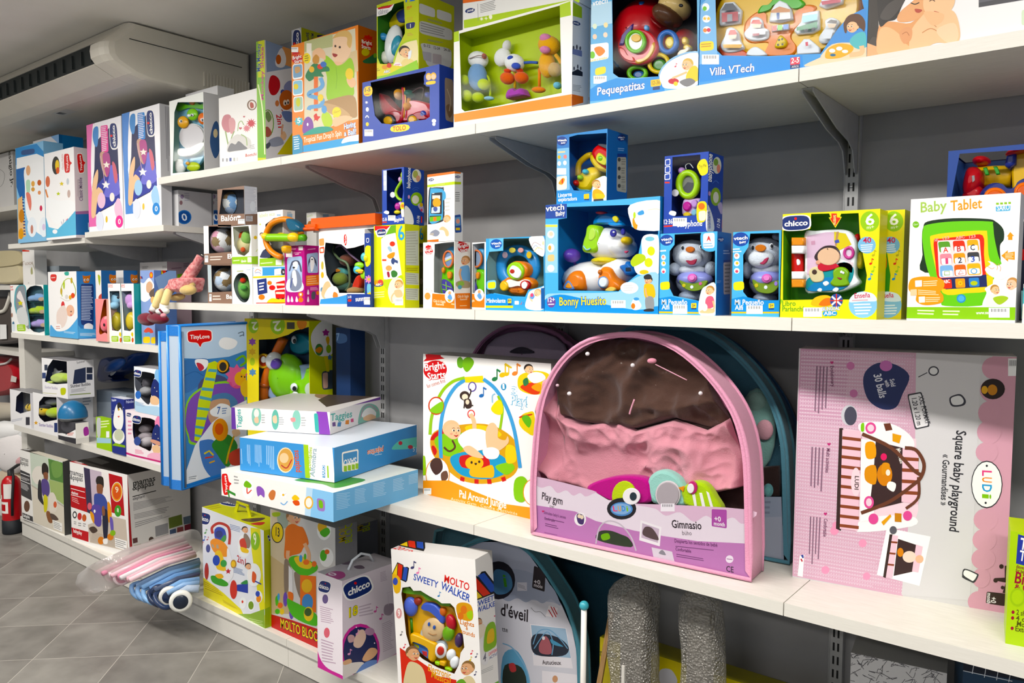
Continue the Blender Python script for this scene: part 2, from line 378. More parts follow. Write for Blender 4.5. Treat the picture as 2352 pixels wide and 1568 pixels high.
# ------------------------------------------------------------------ cartons
class Box: pass
CARD = '.'
def carton(name, label, cat, z, L, R, top, d, col='w', cs=None, ct=None, F='', Sd='', T='', Lf='', hole=None, shole=None, thole=None, inner='l', group=None, pane=True, lean=0, h=None, roll=0, w=None, nd=None):
 """a carton standing on height z; L and R are its near bottom corners as (image column, depth) or as (column, row) seen on that height;
    top = row of the near left upper corner; d = depth of the carton; F Sd T Lf = prints on front, right side, top, left side;
    hole = (frame, outline) of the window in the front, shole = window in the right side"""
 def pt(c):
  if c[1] < 12: return Vector((col_x(c[0], c[1], z), c[1], z))
  return on_z(c[0], c[1], z)
 P0, P1 = pt(L), pt(R)
 u = P1 - P0; W = u.length; u.normalize(); n = Vector((-u.y, u.x, 0)); up = Vector((0, 0, 1))
 if nd: n = nd.normalized(); u = Vector((n.y, -n.x, 0)); P0 = P1 - u * w
 if w: P1 = P0 + u * w; W = w
 H = h or row_z(P0, top) - z
 if d > 10:
  k = (d - 1176) / FPX; a = RX - RZ * k; d = -a.dot(P1 + up * H / 2 - CP) / a.dot(n)
 if roll: c, s_ = math.cos(roll), math.sin(roll); u, up = u * c + up * s_, up * c - u * s_; P1 = P0 + u * W
 if lean: c, s_ = math.cos(lean), math.sin(lean); up, n = up * c + n * s_, n * c - up * s_
 b = Box(); b.P0, b.P1, b.u, b.n, b.up, b.W, b.H, b.D = P0, P1, u, n, up, W, H, d
 b.front = Face(P0, u, up, W, H); b.side = Face(P1, n, up, d, H); b.top = Face(P0 + up * H, u, n, W, d)
 b.left = Face(P0 + n * d, -n, up, d, H); back = Face(P1 + n * d, -u, up, W, H); bot = Face(P0 + n * d, u, -n, W, d)
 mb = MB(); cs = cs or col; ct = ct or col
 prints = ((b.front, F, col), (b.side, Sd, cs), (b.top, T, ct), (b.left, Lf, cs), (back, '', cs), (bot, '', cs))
 holes = {id(b.front): hole, id(b.side): shole, id(b.top): thole}
 panes = MB()
 for f, art, c in prints:
  hl = holes.get(id(f)); rect = [(0, 0), (f.w, 0), (f.w, f.h), (0, f.h)]
  if hl:
   f.fr = hl[0]; v = hl[1] if not isinstance(hl[1], str) else [float(q) for q in hl[1].split()]
   hp = [f.p2(*q) for q in zip(v[0::2], v[1::2])]
   if len(hl) > 2: hp = spline(hp)
   e = .002; hp = [(min(max(q[0], e), f.w - e), min(max(q[1], e), f.h - e)) for q in hp]
   ring = rect + hp
   tr = tessellate_polygon([[Vector((*q, 0)) for q in rect], [Vector((*q, 0)) for q in hp]])
   mb.add([f.p3(q) for q in ring], [tuple(t) for t in tr], mat(c))
   panes.poly([f.p3(q, -.0012) for q in hp], mat('f4f8fc', 'film'))
  else: mb.poly([f.p3(q) for q in rect], mat(c))
  if art: Art(mb, f).run(art)
 if hole or shole or thole:
  e = .0025; q = P0 + u * e + n * e + up * e; a, bb, cc = u * (W - 2 * e), n * (d - 2 * e), up * (H - 2 * e); m = mat(inner)
  mb.poly([q, q + a, q + a + bb, q + bb], m); mb.poly([q + bb, q + bb + a, q + bb + a + cc, q + bb + cc], m)
  if not thole: mb.poly([q + cc, q + cc + bb, q + cc + bb + a, q + cc + a], m)
  mb.poly([q, q + bb, q + bb + cc, q + cc], m)
  if not shole: mb.poly([q + a, q + a + cc, q + a + cc + bb, q + a + bb], m)
 base = P0 + u * (W / 2) + n * (d / 2)
 stk = [f.stk for f, a, c in prints if f.stk.f]
 if panes.f and pane or stk:
  b.obj = thing(name, label, cat, base, group); mb.build('carton', b.obj)
  if panes.f and pane: panes.build('window', b.obj)
  for q in stk: q.build('price_sticker', b.obj)
 else: b.obj = tag(mb.build(name, None, base), label, cat, group)
 b.base = base
 return b
def extrude(mb, pts, n, th, bev, m):
 """outline pts in front, thickness th along n, front edge rounded by bev"""
 c = sum(pts, Vector()) / len(pts); r = sum((p - c).length for p in pts) / len(pts)
 k = max(0, 1 - bev / max(r, 1e-5)); k2 = max(0, 1 - bev * .3 / max(r, 1e-5))
 rows = [[p + n * th for p in pts], [p + n * bev for p in pts], [c + (p - c) * k2 + n * bev * .3 for p in pts], [c + (p - c) * k for p in pts]]
 mb.grid(rows, m, smooth=bev > 0); N = len(pts)
 mb.add(rows[3], [range(N)], m, bev > 0); mb.add(rows[0], [range(N)], m)
def clamp(vs, b, e=.004):
 for v in vs:
  q = v - b.P0; x, y, z = q.dot(b.u), q.dot(b.n), q.dot(b.up)
  v += b.u * (min(max(x, e), b.W - e) - x) + b.n * (min(max(y, .0018), b.D - e) - y) + b.up * (min(max(z, e), b.H - e) - z)
def model(root, face, src, kind='toy', box=None):
 """shapes for the parts of a thing, read line by line: part  shape  colour  numbers (image columns/rows on planes t metres behind the face)"""
 F = face; parts = {}; n = -F.n
 for ln in src.strip().split('\n'):
  ln = ln.strip()
  if not ln: continue
  if ln[0] == '@': F.fr = ln[1:].strip(); continue
  tk = ln.split(); pn, op, col = tk[:3]; k = kind
  if ':' in col: col, k = col.split(':')
  mb = parts.setdefault(pn, MB()); m = mat(col, k); v = [float(q) for q in tk[3:]]
  if op == 'E':
   cx, cy, t, rx, ry, rd = v[:6]; rot = math.radians(v[6]) if len(v) > 6 else 0
   c = F.at(cx, cy, t); ax = F.at(cx + rx * math.cos(rot), cy + rx * math.sin(rot), t) - c; ay = F.at(cx - ry * math.sin(rot), cy + ry * math.cos(rot), t) - c
   mb.ell(c, ax, ay, n * rd, m, 16, 10)
  elif op in ('X', 'S'):
   t, th, bev = v[:3]; P = list(zip(v[3::2], v[4::2]))
   if op == 'S': P = spline(P)
   extrude(mb, [F.at(x, y, t) for x, y in P], n, th, bev, m)
  elif op == 'D':
   cx, cy, t, rx, ry, th = v[:6]
   extrude(mb, [F.at(cx + rx * math.cos(2 * PI * i / 22), cy + ry * math.sin(2 * PI * i / 22), t) for i in range(22)], n, th, min(th * .4, .006), m)
  elif op == 'C':
   r = v[0]; P = list(zip(v[1::3], v[2::3], v[3::3]))
   if len(P) > 2: P = spline(P, False, 4)
   p0 = F.at(*P[0]); R = (F.at(P[0][0], P[0][1] + r, P[0][2]) - p0).length
   mb.tube([F.at(*q) for q in P], R, m, 10)
  elif op == 'O':
   cx, cy, t, Rx, Ry, r = v[:6]; sq = v[6] if len(v) > 6 else 1
   rows = []
   for i in range(33):
    a = 2 * PI * i / 32; row = []
    c = F.at(cx + Rx * math.cos(a), cy + Ry * math.sin(a), t); e = F.at(cx + (Rx + r) * math.cos(a), cy + (Ry + r) * math.sin(a), t) - c
    for j in range(10):
     b = 2 * PI * j / 10; row.append(c + e * math.cos(b) + n * (e.length * sq * math.sin(b)))
    rows.append(row)
   mb.grid(rows, m)
  elif op == 'A':      # flat print on a toy: polygon at depth t, hair-thin
   t = v[0]; P = list(zip(v[1::2], v[2::2])); mb.poly([F.at(x, y, t) for x, y in P], m)
 objs = {}
 for pn, mb in parts.items():
  nm = pn.split('/');
  par = objs[nm[0]] if len(nm) > 1 else root
  leaf = nm[-1].split('#')[0]
  if box: clamp(mb.v, box)
  o = mb.build(leaf, par, root['_b']); o['_b'] = list(root['_b']); objs[pn] = o
 return objs
def yface(Y): return Face(Vector((0, Y, 0)), Vector((1, 0, 0)), Vector((0, 0, 1)), 9, 9)
def toy(name, label, cat, box, src, group=None, kind='toy', base=None, inside=True):
 r = thing(name, label, cat, base or box.base, group); model(r, box.front if hasattr(box, 'front') else box, src, kind, box if inside and hasattr(box, 'front') else None); return r
# ------------------------------------------------------------------ room
WALL_Y = 2.257
WX0, WX1, WY0 = -9.5, 3.0, -4.5
M_WALL = noisy('wall_paint', '949497', '9b9b9d', 9, .8)
M_CEIL = noisy('ceiling_paint', 'eeebe4', 'f3f0ea', 5, .85)
M_SHELF = noisy('white_laminate', 'd9d6ce', 'e2dfd8', 22, .42, (1, 6, 40))
M_STEEL = noisy('painted_steel', 'a9aaac', 'b2b3b5', 40, .4)
M_DARK = mat('1b1b1d', 'matte')
def struct(mb, name):
 o = mb.build(name); o['kind'] = 'structure'; return o
def floor_material():
 m = bpy.data.materials.new('grey_floor_tile'); m.use_nodes = True; nt = m.node_tree; L = nt.links.new
 b = nt.nodes['Principled BSDF']; N = nt.nodes.new
 def math_(op, a, c=None):
  q = N('ShaderNodeMath'); q.operation = op
  for i, v in enumerate((a, c)):
   if v is None: continue
   if isinstance(v, (int, float)): q.inputs[i].default_value = v
   else: L(v, q.inputs[i])
  return q.outputs[0]
 tc = N('ShaderNodeTexCoord'); sp = N('ShaderNodeSeparateXYZ'); L(tc.outputs['Object'], sp.inputs[0])
 x, y = sp.outputs[0], sp.outputs[1]; T = .4755
 a = math_('DIVIDE', math_('ADD', math_('SUBTRACT', x, y), 5.088 + 20 * T), T); c = math_('DIVIDE', math_('ADD', math_('ADD', x, y), 2.20 + 20 * T), T)
 fa, fc = math_('FRACT', a), math_('FRACT', c); g = .009
 line = math_('MAXIMUM', math_('LESS_THAN', fa, g), math_('LESS_THAN', fc, g))
 cb = N('ShaderNodeCombineXYZ'); L(math_('FLOOR', a), cb.inputs[0]); L(math_('FLOOR', c), cb.inputs[1])
 wn = N('ShaderNodeTexWhiteNoise'); L(cb.outputs[0], wn.inputs[0])
 n1 = N('ShaderNodeTexNoise'); n1.inputs['Scale'].default_value = 7; n1.inputs['Detail'].default_value = 8
 ad = N('ShaderNodeVectorMath'); ad.operation = 'ADD'; L(tc.outputs['Object'], ad.inputs[0]); L(wn.outputs['Color'], ad.inputs[1]); L(ad.outputs[0], n1.inputs['Vector'])
 cr = N('ShaderNodeValToRGB'); cr.color_ramp.elements[0].position = .32; cr.color_ramp.elements[1].position = .72
 cr.color_ramp.elements[0].color = rgb('6a6763'); cr.color_ramp.elements[1].color = rgb('86837e'); L(n1.outputs['Fac'], cr.inputs['Fac'])
 hv = N('ShaderNodeHueSaturation'); L(cr.outputs[0], hv.inputs['Color']); L(math_('ADD', math_('MULTIPLY', wn.outputs['Value'], .14), .93), hv.inputs['Value'])
 mx = N('ShaderNodeMix'); mx.data_type = 'RGBA'; L(line, mx.inputs[0]); L(hv.outputs[0], mx.inputs[6]); mx.inputs[7].default_value = rgb('a8a49d')
 L(mx.outputs[2], b.inputs['Base Color'])
 r = math_('ADD', math_('MULTIPLY', n1.outputs['Fac'], .25), .32); L(r, b.inputs['Roughness'])
 bu = N('ShaderNodeBump'); bu.inputs['Strength'].default_value = .25; bu.inputs['Distance'].default_value = .002; L(math_('SUBTRACT', n1.outputs['Fac'], line), bu.inputs['Height']); L(bu.outputs[0], b.inputs['Normal'])
 return m
mb = MB(); mb.box(WX0, WY0, -.1, WX1, WALL_Y + .1, 0, floor_material()); struct(mb, 'floor')
mb = MB(); mb.box(WX0, WY0, CEIL, WX1, WALL_Y + .1, CEIL + .1, M_CEIL); struct(mb, 'ceiling')
mb = MB(); mb.box(WX0, WALL_Y, 0, WX1, WALL_Y + .1, CEIL, M_WALL); struct(mb, 'wall_back')
mb = MB(); mb.box(WX0 - .1, WY0, 0, WX0, WALL_Y + .1, CEIL, M_WALL); struct(mb, 'wall_left')
# ceiling strip lamps over the aisle
def lamp(x, y):
 t = thing('ceiling_lamp', 'white strip lamp fixed under the ceiling over the aisle', 'lamp', (x, y, CEIL), 'strip lamps over the aisle')
 a = MB(); a.box(x - .8, y - .14, CEIL - .06, x + .8, y + .14, CEIL - .001, mat('e8e8e6', 'matte')); a.build('housing', t)
 m = bpy.data.materials.get('lamp_diffuser')
 if not m:
  m = bpy.data.materials.new('lamp_diffuser'); m.use_nodes = True; b = m.node_tree.nodes['Principled BSDF']
  b.inputs['Emission Color'].default_value = (1, .96, .9, 1); b.inputs['Emission Strength'].default_value = 6
 a = MB(); a.box(x - .76, y - .12, CEIL - .075, x + .76, y + .12, CEIL - .0605, m); a.build('diffuser', t)
for x, y in ((-5.6, .35), (-3.4, .5), (-1.5, .5), (.4, .5), (-3.4, -2.2), (-.6, -2.2)): lamp(x, y)
# ------------------------------------------------------------------ shelving
BASE_Z = .120
S1, S3, S4, S3L, S4L = 1.987, 1.428, .762, 1.225, .672
S2A, S2B = 1.748, 1.775
FRONT = 1.8
def board(x0, x1, ztop, label, th=.03, y0=FRONT, y1=WALL_Y - .024):
 b = MB(); g = .0012; b.box(x0 + g, y0, ztop - th, x1 - g, y1, ztop, M_SHELF)
 tag(b.build('shelf_board', None, ((x0 + x1) / 2, y0, ztop - th)), label, 'shelf', 'white shelf boards')
XS = [-3.47, -2.549, -1.575, -.6135, .36, 1.33]
for i, l in enumerate(('highest white shelf board, carrying the green mirror toy and the flower box', 'highest white shelf board, carrying the orange ball tower box and the blue tractor box', 'highest white shelf board, carrying the red ladybird box and the lime plush box', 'highest white shelf board, carrying the mother and baby photo box', )):
 board(XS[i], XS[i + 1], S1, l)
for i, l in enumerate(('eye-level white shelf board where the rag doll sits', 'eye-level white shelf board carrying the yellow rattle box and the white phone toy box', 'eye-level white shelf board carrying the white puppy toy box', 'eye-level white shelf board carrying the green baby tablet box')):
 board(XS[i] + (.06 if i == 0 else 0), XS[i + 1], S3, l)
for i, l in enumerate(('waist-height white shelf board behind the two blue zip bags', 'waist-height white shelf board under the pile of flat boxes', 'waist-height white shelf board under the pink zip bag', 'waist-height white shelf board under the pink ball-pit box')):
 board(XS[i], XS[i + 1], S4, l, .031)
XL = [-5.25, -4.34, -3.475]
board(XL[0], -4.228, S2A, 'short white shelf board under the blue and white mobile boxes', .027)
board(-4.226, -3.43, S2B, 'short white shelf board under the pink and blue night-sky boxes', .027)
board(XL[0], XL[1], S3L, 'white shelf board carrying the plush bears box and big blue deer box')
board(XL[1], XL[2], S3L, 'white shelf board carrying the glowing seahorse boxes')
board(XL[0], XL[1], S4L, 'white shelf board carrying the turtle and bee night-light boxes', .032)
board(XL[1], XL[2], S4L, 'white shelf board carrying the penguin lamp box', .032)
def plinth(x0, x1, label):
 t = thing('shelf_plinth', label, 'plinth', ((x0 + x1) / 2, FRONT, 0), 'white plinths on the floor')
 b = MB(); b.box(x0 + .001, FRONT + .008, .004, x1 - .001, WALL_Y - .024, BASE_Z - .03, M_SHELF); b.build('kick_panel', t)
 b = MB(); b.box(x0 + .001, FRONT, BASE_Z - .0295, x1 - .001, WALL_Y - .024, BASE_Z, M_SHELF); b.build('top_board', t)
for a, c, l in ((-5.2, -4.53, 'low white plinth under the grey and white ride-on box'), (-4.53, -3.47, 'low white plinth under the red and white elephant ride-on box'), (-3.47, -2.549, 'low white plinth under the yellow walker box and the strollers'),
    (-2.549, -1.575, 'low white plinth under the pink mobile box and the musical walker box'), (-1.575, -.6135, 'low white plinth under the bubble-wrapped posts'), (-.6135, .36, 'low white plinth under the doodle-patterned box')):
 plinth(a, c, l)
b = MB(); b.box(-5.34, 1.87, 0, -5.253, 1.965, S3L - .034, M_SHELF); struct(b, 'trim_1')
def upright(x, label, z0=BASE_Z + .002, z1=CEIL - .45):
 t = thing('slotted_upright', label, 'shelf upright', (x, WALL_Y, z0), 'slotted steel uprights')
 a = MB(); a.box(x - .0165, WALL_Y - .021, z0, x + .0165, WALL_Y - .001, z1, M_STEEL)
 for sx in (-.0185, .0165): a.box(x + sx, WALL_Y - .023, z0, x + sx + .002, WALL_Y - .001, z1, M_STEEL)
 a.build('channel', t)
 a = MB(); k = 0; z = z0 + .02
 while z < z1 - .03:
  for sx in (-.0085, .0035): a.box(x + sx, WALL_Y - .0216, z, x + sx + .005, WALL_Y - .0209, z + .023, M_DARK)
  k += 1; z += .0385
 a.build('slots', t)
 z = z0 + .05; k = 0
 while z < z1 and k < 9:
  a = MB(); k += 1; a.lathe(Vector((x, WALL_Y - .0212, z)), [(0, .0016), (.003, .0016), (.0045, 0)], mat('c4c4c6', 'metal'), Vector((0, -1, 0)), 10); z += .2
  a.build('screw', t)
UX = [(-.6135, 'slotted steel upright behind the chunky green talking book box'), (-1.56, 'slotted steel upright behind the white phone toy box'), (-2.47, 'slotted steel upright behind the pile of flat boxes'), (-3.42, 'slotted steel upright behind the white mobile boxes'), (-4.34, 'slotted steel upright behind the seahorse and bear boxes'), (.37, 'slotted steel upright past the toy train box')]
for x, l in UX: upright(x, l)
def bracket(x, z, label, y0=1.862, k=1):
 pr = [(a, c * k) for a, c in [(y0, 0), (y0, -.009), (y0 + .02, -.016), (2.05, -.062), (2.15, -.078), (2.19, -.095), (2.205, -.125), (2.215, -.15), (WALL_Y - .0235, -.152), (WALL_Y - .0235, 0)]]
 a = MB()
 for s_ in (-.014, .011):
  A = [Vector((x + s_, y, z + q)) for y, q in pr]; B = [p + Vector((.003, 0, 0)) for p in A]; n = len(A)
  a.add(A + B, [range(n), range(2 * n - 1, n - 1, -1)] + [(i, i + n, (i + 1) % n + n, (i + 1) % n) for i in range(n)], M_STEEL)
 a.box(x - .011, y0, z - .0015, x + .011, WALL_Y - .0235, z, M_STEEL)
 tag(a.build('shelf_bracket', None, (x, WALL_Y, z)), label, 'bracket', 'shelf brackets')
for x, z, l in ((-.6135, S1 - .031, 'grey steel bracket under the highest shelf, above the green talking book box'), (-1.56, S1 - .031, 'grey steel bracket under the highest shelf, below the lime plush box'), (-2.47, S1 - .031, 'grey steel bracket under the highest shelf, below the orange ball tower box'),
    (-1.56, S3 - .031, 'grey steel bracket under the eye-level shelf, above the jungle play mat box'), (-2.47, S3 - .031, 'grey steel bracket under the eye-level shelf, behind the yellow musical toy box'), (-.6135, S3 - .031, 'grey steel bracket under the eye-level shelf, above the pink ball-pit box'),
    (-4.34, S2A - .028, 'grey steel bracket under the short shelf of mobile boxes'), (-3.45, S2B - .028, 'grey steel bracket under the end of the night-sky box shelf')):
 bracket(x, z, l, k=.2 if 'ball-pit' in l or 'jungle' in l else 1)
# ------------------------------------------------------------------ air conditioner under the ceiling
def aircon():
 x1, x0 = -3.42, -7.4
 t = thing('air_conditioner', 'big off-white air conditioner under the ceiling with a dark front outlet', 'air conditioner', (-5, 1.95, CEIL))
 mA = noisy('aged_white_plastic', 'd9d4c7', 'e0dbcf', 6, .45); dk = mat('1d2424', 'matte')
 ins = lambda pr, k: [(2.0 + (y - 2.0) * (1 - k), z + (2.55 - z) * k) for y, z in pr]
 prof = [(1.662, CEIL - .003), (1.64, 2.60), (1.585, 2.548), (1.556, 2.525), (1.552, 2.50), (1.556, 2.47), (1.575, 2.447), (1.657, 2.409), (1.72, 2.396), (1.97, 2.391), (2.12, 2.40), (WALL_Y - .003, 2.43), (WALL_Y - .003, CEIL - .003)]
 def shell(xa, xb, pr, m, cap=True):
  a = MB(); rows = [[Vector((xa, y, z)) for y, z in pr], [Vector((xb, y, z)) for y, z in pr]]
  a.grid(rows, m, smooth=False, cap=cap); return a
 # end cap with a rounded shoulder
 a = MB(); rows = []
 for x, k in ((x1 - .13, 0), (x1 - .05, 0), (x1 - .02, .02), (x1 - .006, .05), (x1, .1)): rows.append([Vector((x, y, z)) for y, z in ins(prof, k)])
 a.grid(rows, mA, smooth=False, cap=True)
 for i in range(15):    # vent ribs low on the end
  y = 2.0 + i * .0165; a.box(x1 - .002, y, 2.425, x1 + .006, y + .006, 2.49, mA)
 a.box(x1 - .003, 1.66, 2.553, x1 + .0012, 2.2, 2.556, dk)
 a.build('end_cap', t)
 body = [(1.662, CEIL - .003), (1.64, 2.60), (1.595, 2.555), (1.62, 2.54), (1.66, 2.50), (1.63, 2.43), (1.657, 2.409), (1.72, 2.396), (1.97, 2.391), (2.12, 2.40), (WALL_Y - .003, 2.43), (WALL_Y - .003, CEIL - .003)]
 shell(x0, x1 - .131, body, mA).build('body', t)
 a = MB(); a.hexa((x0, 1.585, 2.545), (x1 - .132 - x0, 0, 0), (0, .035, 0), (0, .004, -.085), dk)
 for i in range(40): a.hexa((x0 + .05 + i * .096, 1.578, 2.47), (.006, 0, 0), (0, .02, .006), (0, .0, .06), mat('2e3434', 'matte'))
 a.build('outlet_grille', t)
 a = MB(); a.hexa((x0, 1.572, 2.447), (x1 - .135 - x0, 0, 0), (0, .082, -.037), (0, .005, .008), mA); a.build('louvre_flap', t)
 a = MB(); a.hexa((-4.45, 1.75, 2.3945), (.16, 0, 0), (0, .06, -.001), (0, 0, .0006), mat('d8d6d0'));
 for i in range(6): a.hexa((-4.43 + i * .008, 1.76, 2.3936), (.004, 0, 0), (0, .035, 0), (0, 0, .0006), mat('3a3a3a'))
 a.build('rating_label', t)
aircon()
# ------------------------------------------------------------------ highest shelf, from the flower box to the photo box
FY = 1.812
carton('flower_game_box', 'white box printed with grey-pink tulips and a daisy on the highest shelf', 'box', S1, (505, 1.83), (592, 1.83), 226, .10, 'ecebe9', F='''
@A
s c98a92 1995 1110 2010 1050 2040 1030 2075 1040 2085 1100 2075 1180 2040 1190 2010 1160
s d7a2a6 2060 1080 2095 1060 2120 1100 2110 1180 2075 1200
c 9ab07a 12 2030 1180 2050 1280 2070 1370
c 9ab07a 9 2110 1180 2080 1260 2085 1360
c a9bd8b 8 2140 1180 2150 1110 2175 1090 2195 1125
s cfcdca 2045 1365 2060 1280 2120 1215 2170 1215 2250 1250 2260 1320 2220 1345 2120 1360
s 77777c 2050 1360 2080 1290 2120 1300 2150 1270 2200 1310 2225 1340 2120 1358
c a9bd8b 10 2170 1210 2215 1240 2225 1310
* c9525c 2262 1110 48 11 .5
* d98a94 2222 1155 38 11 .5
h c46a72 2165 1155 28
h c46a72 2198 1050 20
e 8a7466 2268 945 44 48
e e9e4df 2270 945 32 38
s b5645a 2255 920 2280 930 2285 965 2262 975 2250 950
T c0392b 2210 1412 2308 1398 26 Bootchi
r 9a9aa0 2000 1425 2015 1455
r 9a9aa0 2035 1425 2052 1455
r 5566a0 2065 1420 2085 1452
r b7b7b0 2100 1420 2118 1450
r c8c8c8 2130 1418 2143 1448
m aaaaaa 3 2250 1305 2300 1295 2300 1340 2250 1350''')
carton('monkey_toy_box', 'tall yellow-edged box with grey printed side showing a monkey and a red disc', 'box', S1, (592, 1.814), (611, 1.82), 96, .19, 'cdd44a', cs='e4e6ec', F='''
@B
p 7fb84a 115 700 195 690 205 1420 120 1420
r 8fbf4a 110 375 128 1420
T 3553a0 150 640 150 390 34 Mix Monkey
T c0508a 178 900 178 420 26 Monkey Shake
c e8f0c0 10 130 760 170 1000 190 1390''', Sd='''
@B
p 8fa3c4 195 355 440 400 440 610 205 650
s e8a468 345 430 400 395 450 405 450 590 390 590 330 560
s e9e7ea 285 540 320 450 350 440 380 520 370 590 330 610 290 590
e c9682e 312 535 24 44
s c62d34 222 780 240 690 280 680 320 720 325 790 290 850 245 850
s 8f97c6 360 780 400 730 450 740 450 840 380 840
e 4a58a0 350 830 20 26
e c86a34 385 900 66 90
e d88a58 300 930 18 28
e efe0d0 370 925 16 26
e efe0d0 396 918 14 24
e 222222 374 930 7 12
e 222222 398 924 7 12
c b0453c 8 340 985 370 1020 410 1000
s 6d83b8 340 1010 400 1000 440 1020 440 1090 380 1090
T d02c34 290 1030 310 1150 46 2in1
e 6fae3e 215 1110 56 126
e e9e4da 213 1110 50 118
s b8665a 180 1160 215 1140 250 1190 225 1230 185 1220
s 86a06a 190 1030 220 1000 250 1060 220 1100
p d8cf3a 300 1390 440 1190 440 1390
s efc7a0 330 1220 360 1180 385 1220 370 1260 340 1260
s 9aa3b8 230 1260 320 1230 360 1290 290 1320 230 1310
c e0b090 16 340 1210 345 1150 352 1120
s 5a5f70 190 1310 230 1280 240 1310 210 1340''')
carton('musical_stand_box', 'white and yellow box peeping up behind the orange ball tower box', 'box', S1, (673, 2.02), (695, 2.02), 70, .15, 'd6d8e2', cs='c9cf3c', ct='c9cf3c', F='''
@B
K 478 520 478 270 .3''', Sd='''
@B
T 3a3f70 560 290 575 400 26 Strike
T 3a3f70 605 300 615 400 26 Monkey
r 333a70 660 315 710 335''')
bt = carton('ball_tower_box', 'orange box with a boy in a lime shirt dropping balls down a spiral tower', 'box', S1, (672, FY), (824, FY), 105, 866, 'ea8a25', cs='b4601e', F='''
@B
p d9d2b8 545 380 1003 255 1030 1070 850 1110 700 1180 545 1200
p b9bd8a 545 375 800 305 800 420 545 470
p d9c49a 870 500 1020 450 1030 640 880 700
r efe9da 565 390 610 560
s f2cfae 800 420 815 340 880 300 950 320 975 400 950 500 890 560 820 560 790 490
s dcb878 795 350 850 290 930 275 975 330 960 430 930 400 930 340 870 330 810 345
e f2cfae 938 455 20 30
e 3b2a22 825 415 9 11
e 3b2a22 865 425 10 11
s a03a36 800 480 845 492 825 515 805 505
s efc4a0 800 560 880 560 890 600 830 620
s 9ccb2e 735 500 800 545 840 590 900 570 960 520 995 610 990 760 985 860 860 910 750 890 750 700 725 600
c 86b522 5 830 600 840 700 830 800
s efc39d 930 700 990 700 1010 760 970 790 935 750
e f0d21c 952 665 36 52
s efc39d 620 470 680 430 730 470 735 540 690 520 640 560
s b08d62 700 930 800 890 985 860 1020 1000 1000 1060 860 1030 740 950
s c7a57a 720 930 860 960 960 1040 880 1060 760 1010
s efc39d 800 1080 900 1040 980 1060 900 1110 820 1140
s 2e7d4f 555 680 600 600 640 570 700 590 760 600 770 640 700 650 720 690 660 690 600 730 575 720
e e8b83c 612 625 24 28
e d8402e 688 600 26 24
e 3f6fc0 718 580 28 26
s c8914a 620 530 650 490 680 520 670 570 630 570
p e8762a 632 690 668 690 668 1000 632 1000
c 6ea8d8 36 690 700 710 760 680 800 600 830 590 860 660 880 710 900 690 950 600 965 585 990
e f0d21c 692 880 26 32
s d2392f 630 1040 655 1020 665 1045 690 1050 670 1075 665 1090 645 1080 630 1095 635 1070
s 7d4aa0 530 1190 540 1090 580 1050 620 1090 625 1170 580 1210
e f2f0ec 575 1120 8 14
s b7d640 700 1060 720 1010 770 1020 800 1090 780 1140 730 1140
e 5f9fd8 725 985 24 36
s 2f9a8a 530 1215 640 1150 760 1140 805 1170 720 1195 620 1210
e f6df20 838 1010 40 46
p f6df20 800 1050 830 1030 815 1065
t 9a8a10 812 1020 868 1008 20 Gurr!
e f6df20 568 525 34 48
m 8a8420 3 548 500 590 492 590 550 548 560
B 438 540 522 520
x f4f3f1 425 425 490 470
q f4f3f1 .2 438 580 530 568 532 705 440 720
q 7ea6c8 .2 444 588 525 577 527 690 446 705
s c8a070 460 610 500 600 510 640 470 660
q f4f3f1 .2 440 725 530 715 532 852 442 865
q 8fc6e0 .2 446 732 525 722 527 840 448 853
e e8d24a 470 780 22 26
q f4f3f1 .2 446 872 534 862 538 1000 448 1014
q a8c4b0 .2 452 880 529 870 532 988 453 1000
e c9cf3c 490 920 20 40
p 3d8fb8 440 1225 500 1210 530 1260 535 1370 440 1400
m d8eaf4 6 450 1230 505 1225 520 1340 455 1355
p 3f9fd8 535 1310 890 1245 1070 1215 1070 1300 535 1370
s f4f3f1 880 1290 910 1240 1000 1215 1065 1215 1065 1260 950 1275
* 57b8c0 497 1092 44 8 .7
T f4f3f1 480 1110 512 1104 44 5
T f4e9d8 540 1285 880 1220 46 Tropical Fun Drop'n Spin
O f4f3f1 2f7fc8 905 1165 1010 1135 46 Having
O f4f3f1 2f7fc8 905 1225 1015 1205 46 a Ball!''', Sd='''
@B
B 1060 390 1155 410
e cfc02a 1095 470 36 34
s 2e6a44 1070 550 1120 520 1190 480 1195 560 1100 570
e 7fae3c 1180 500 14 22''')
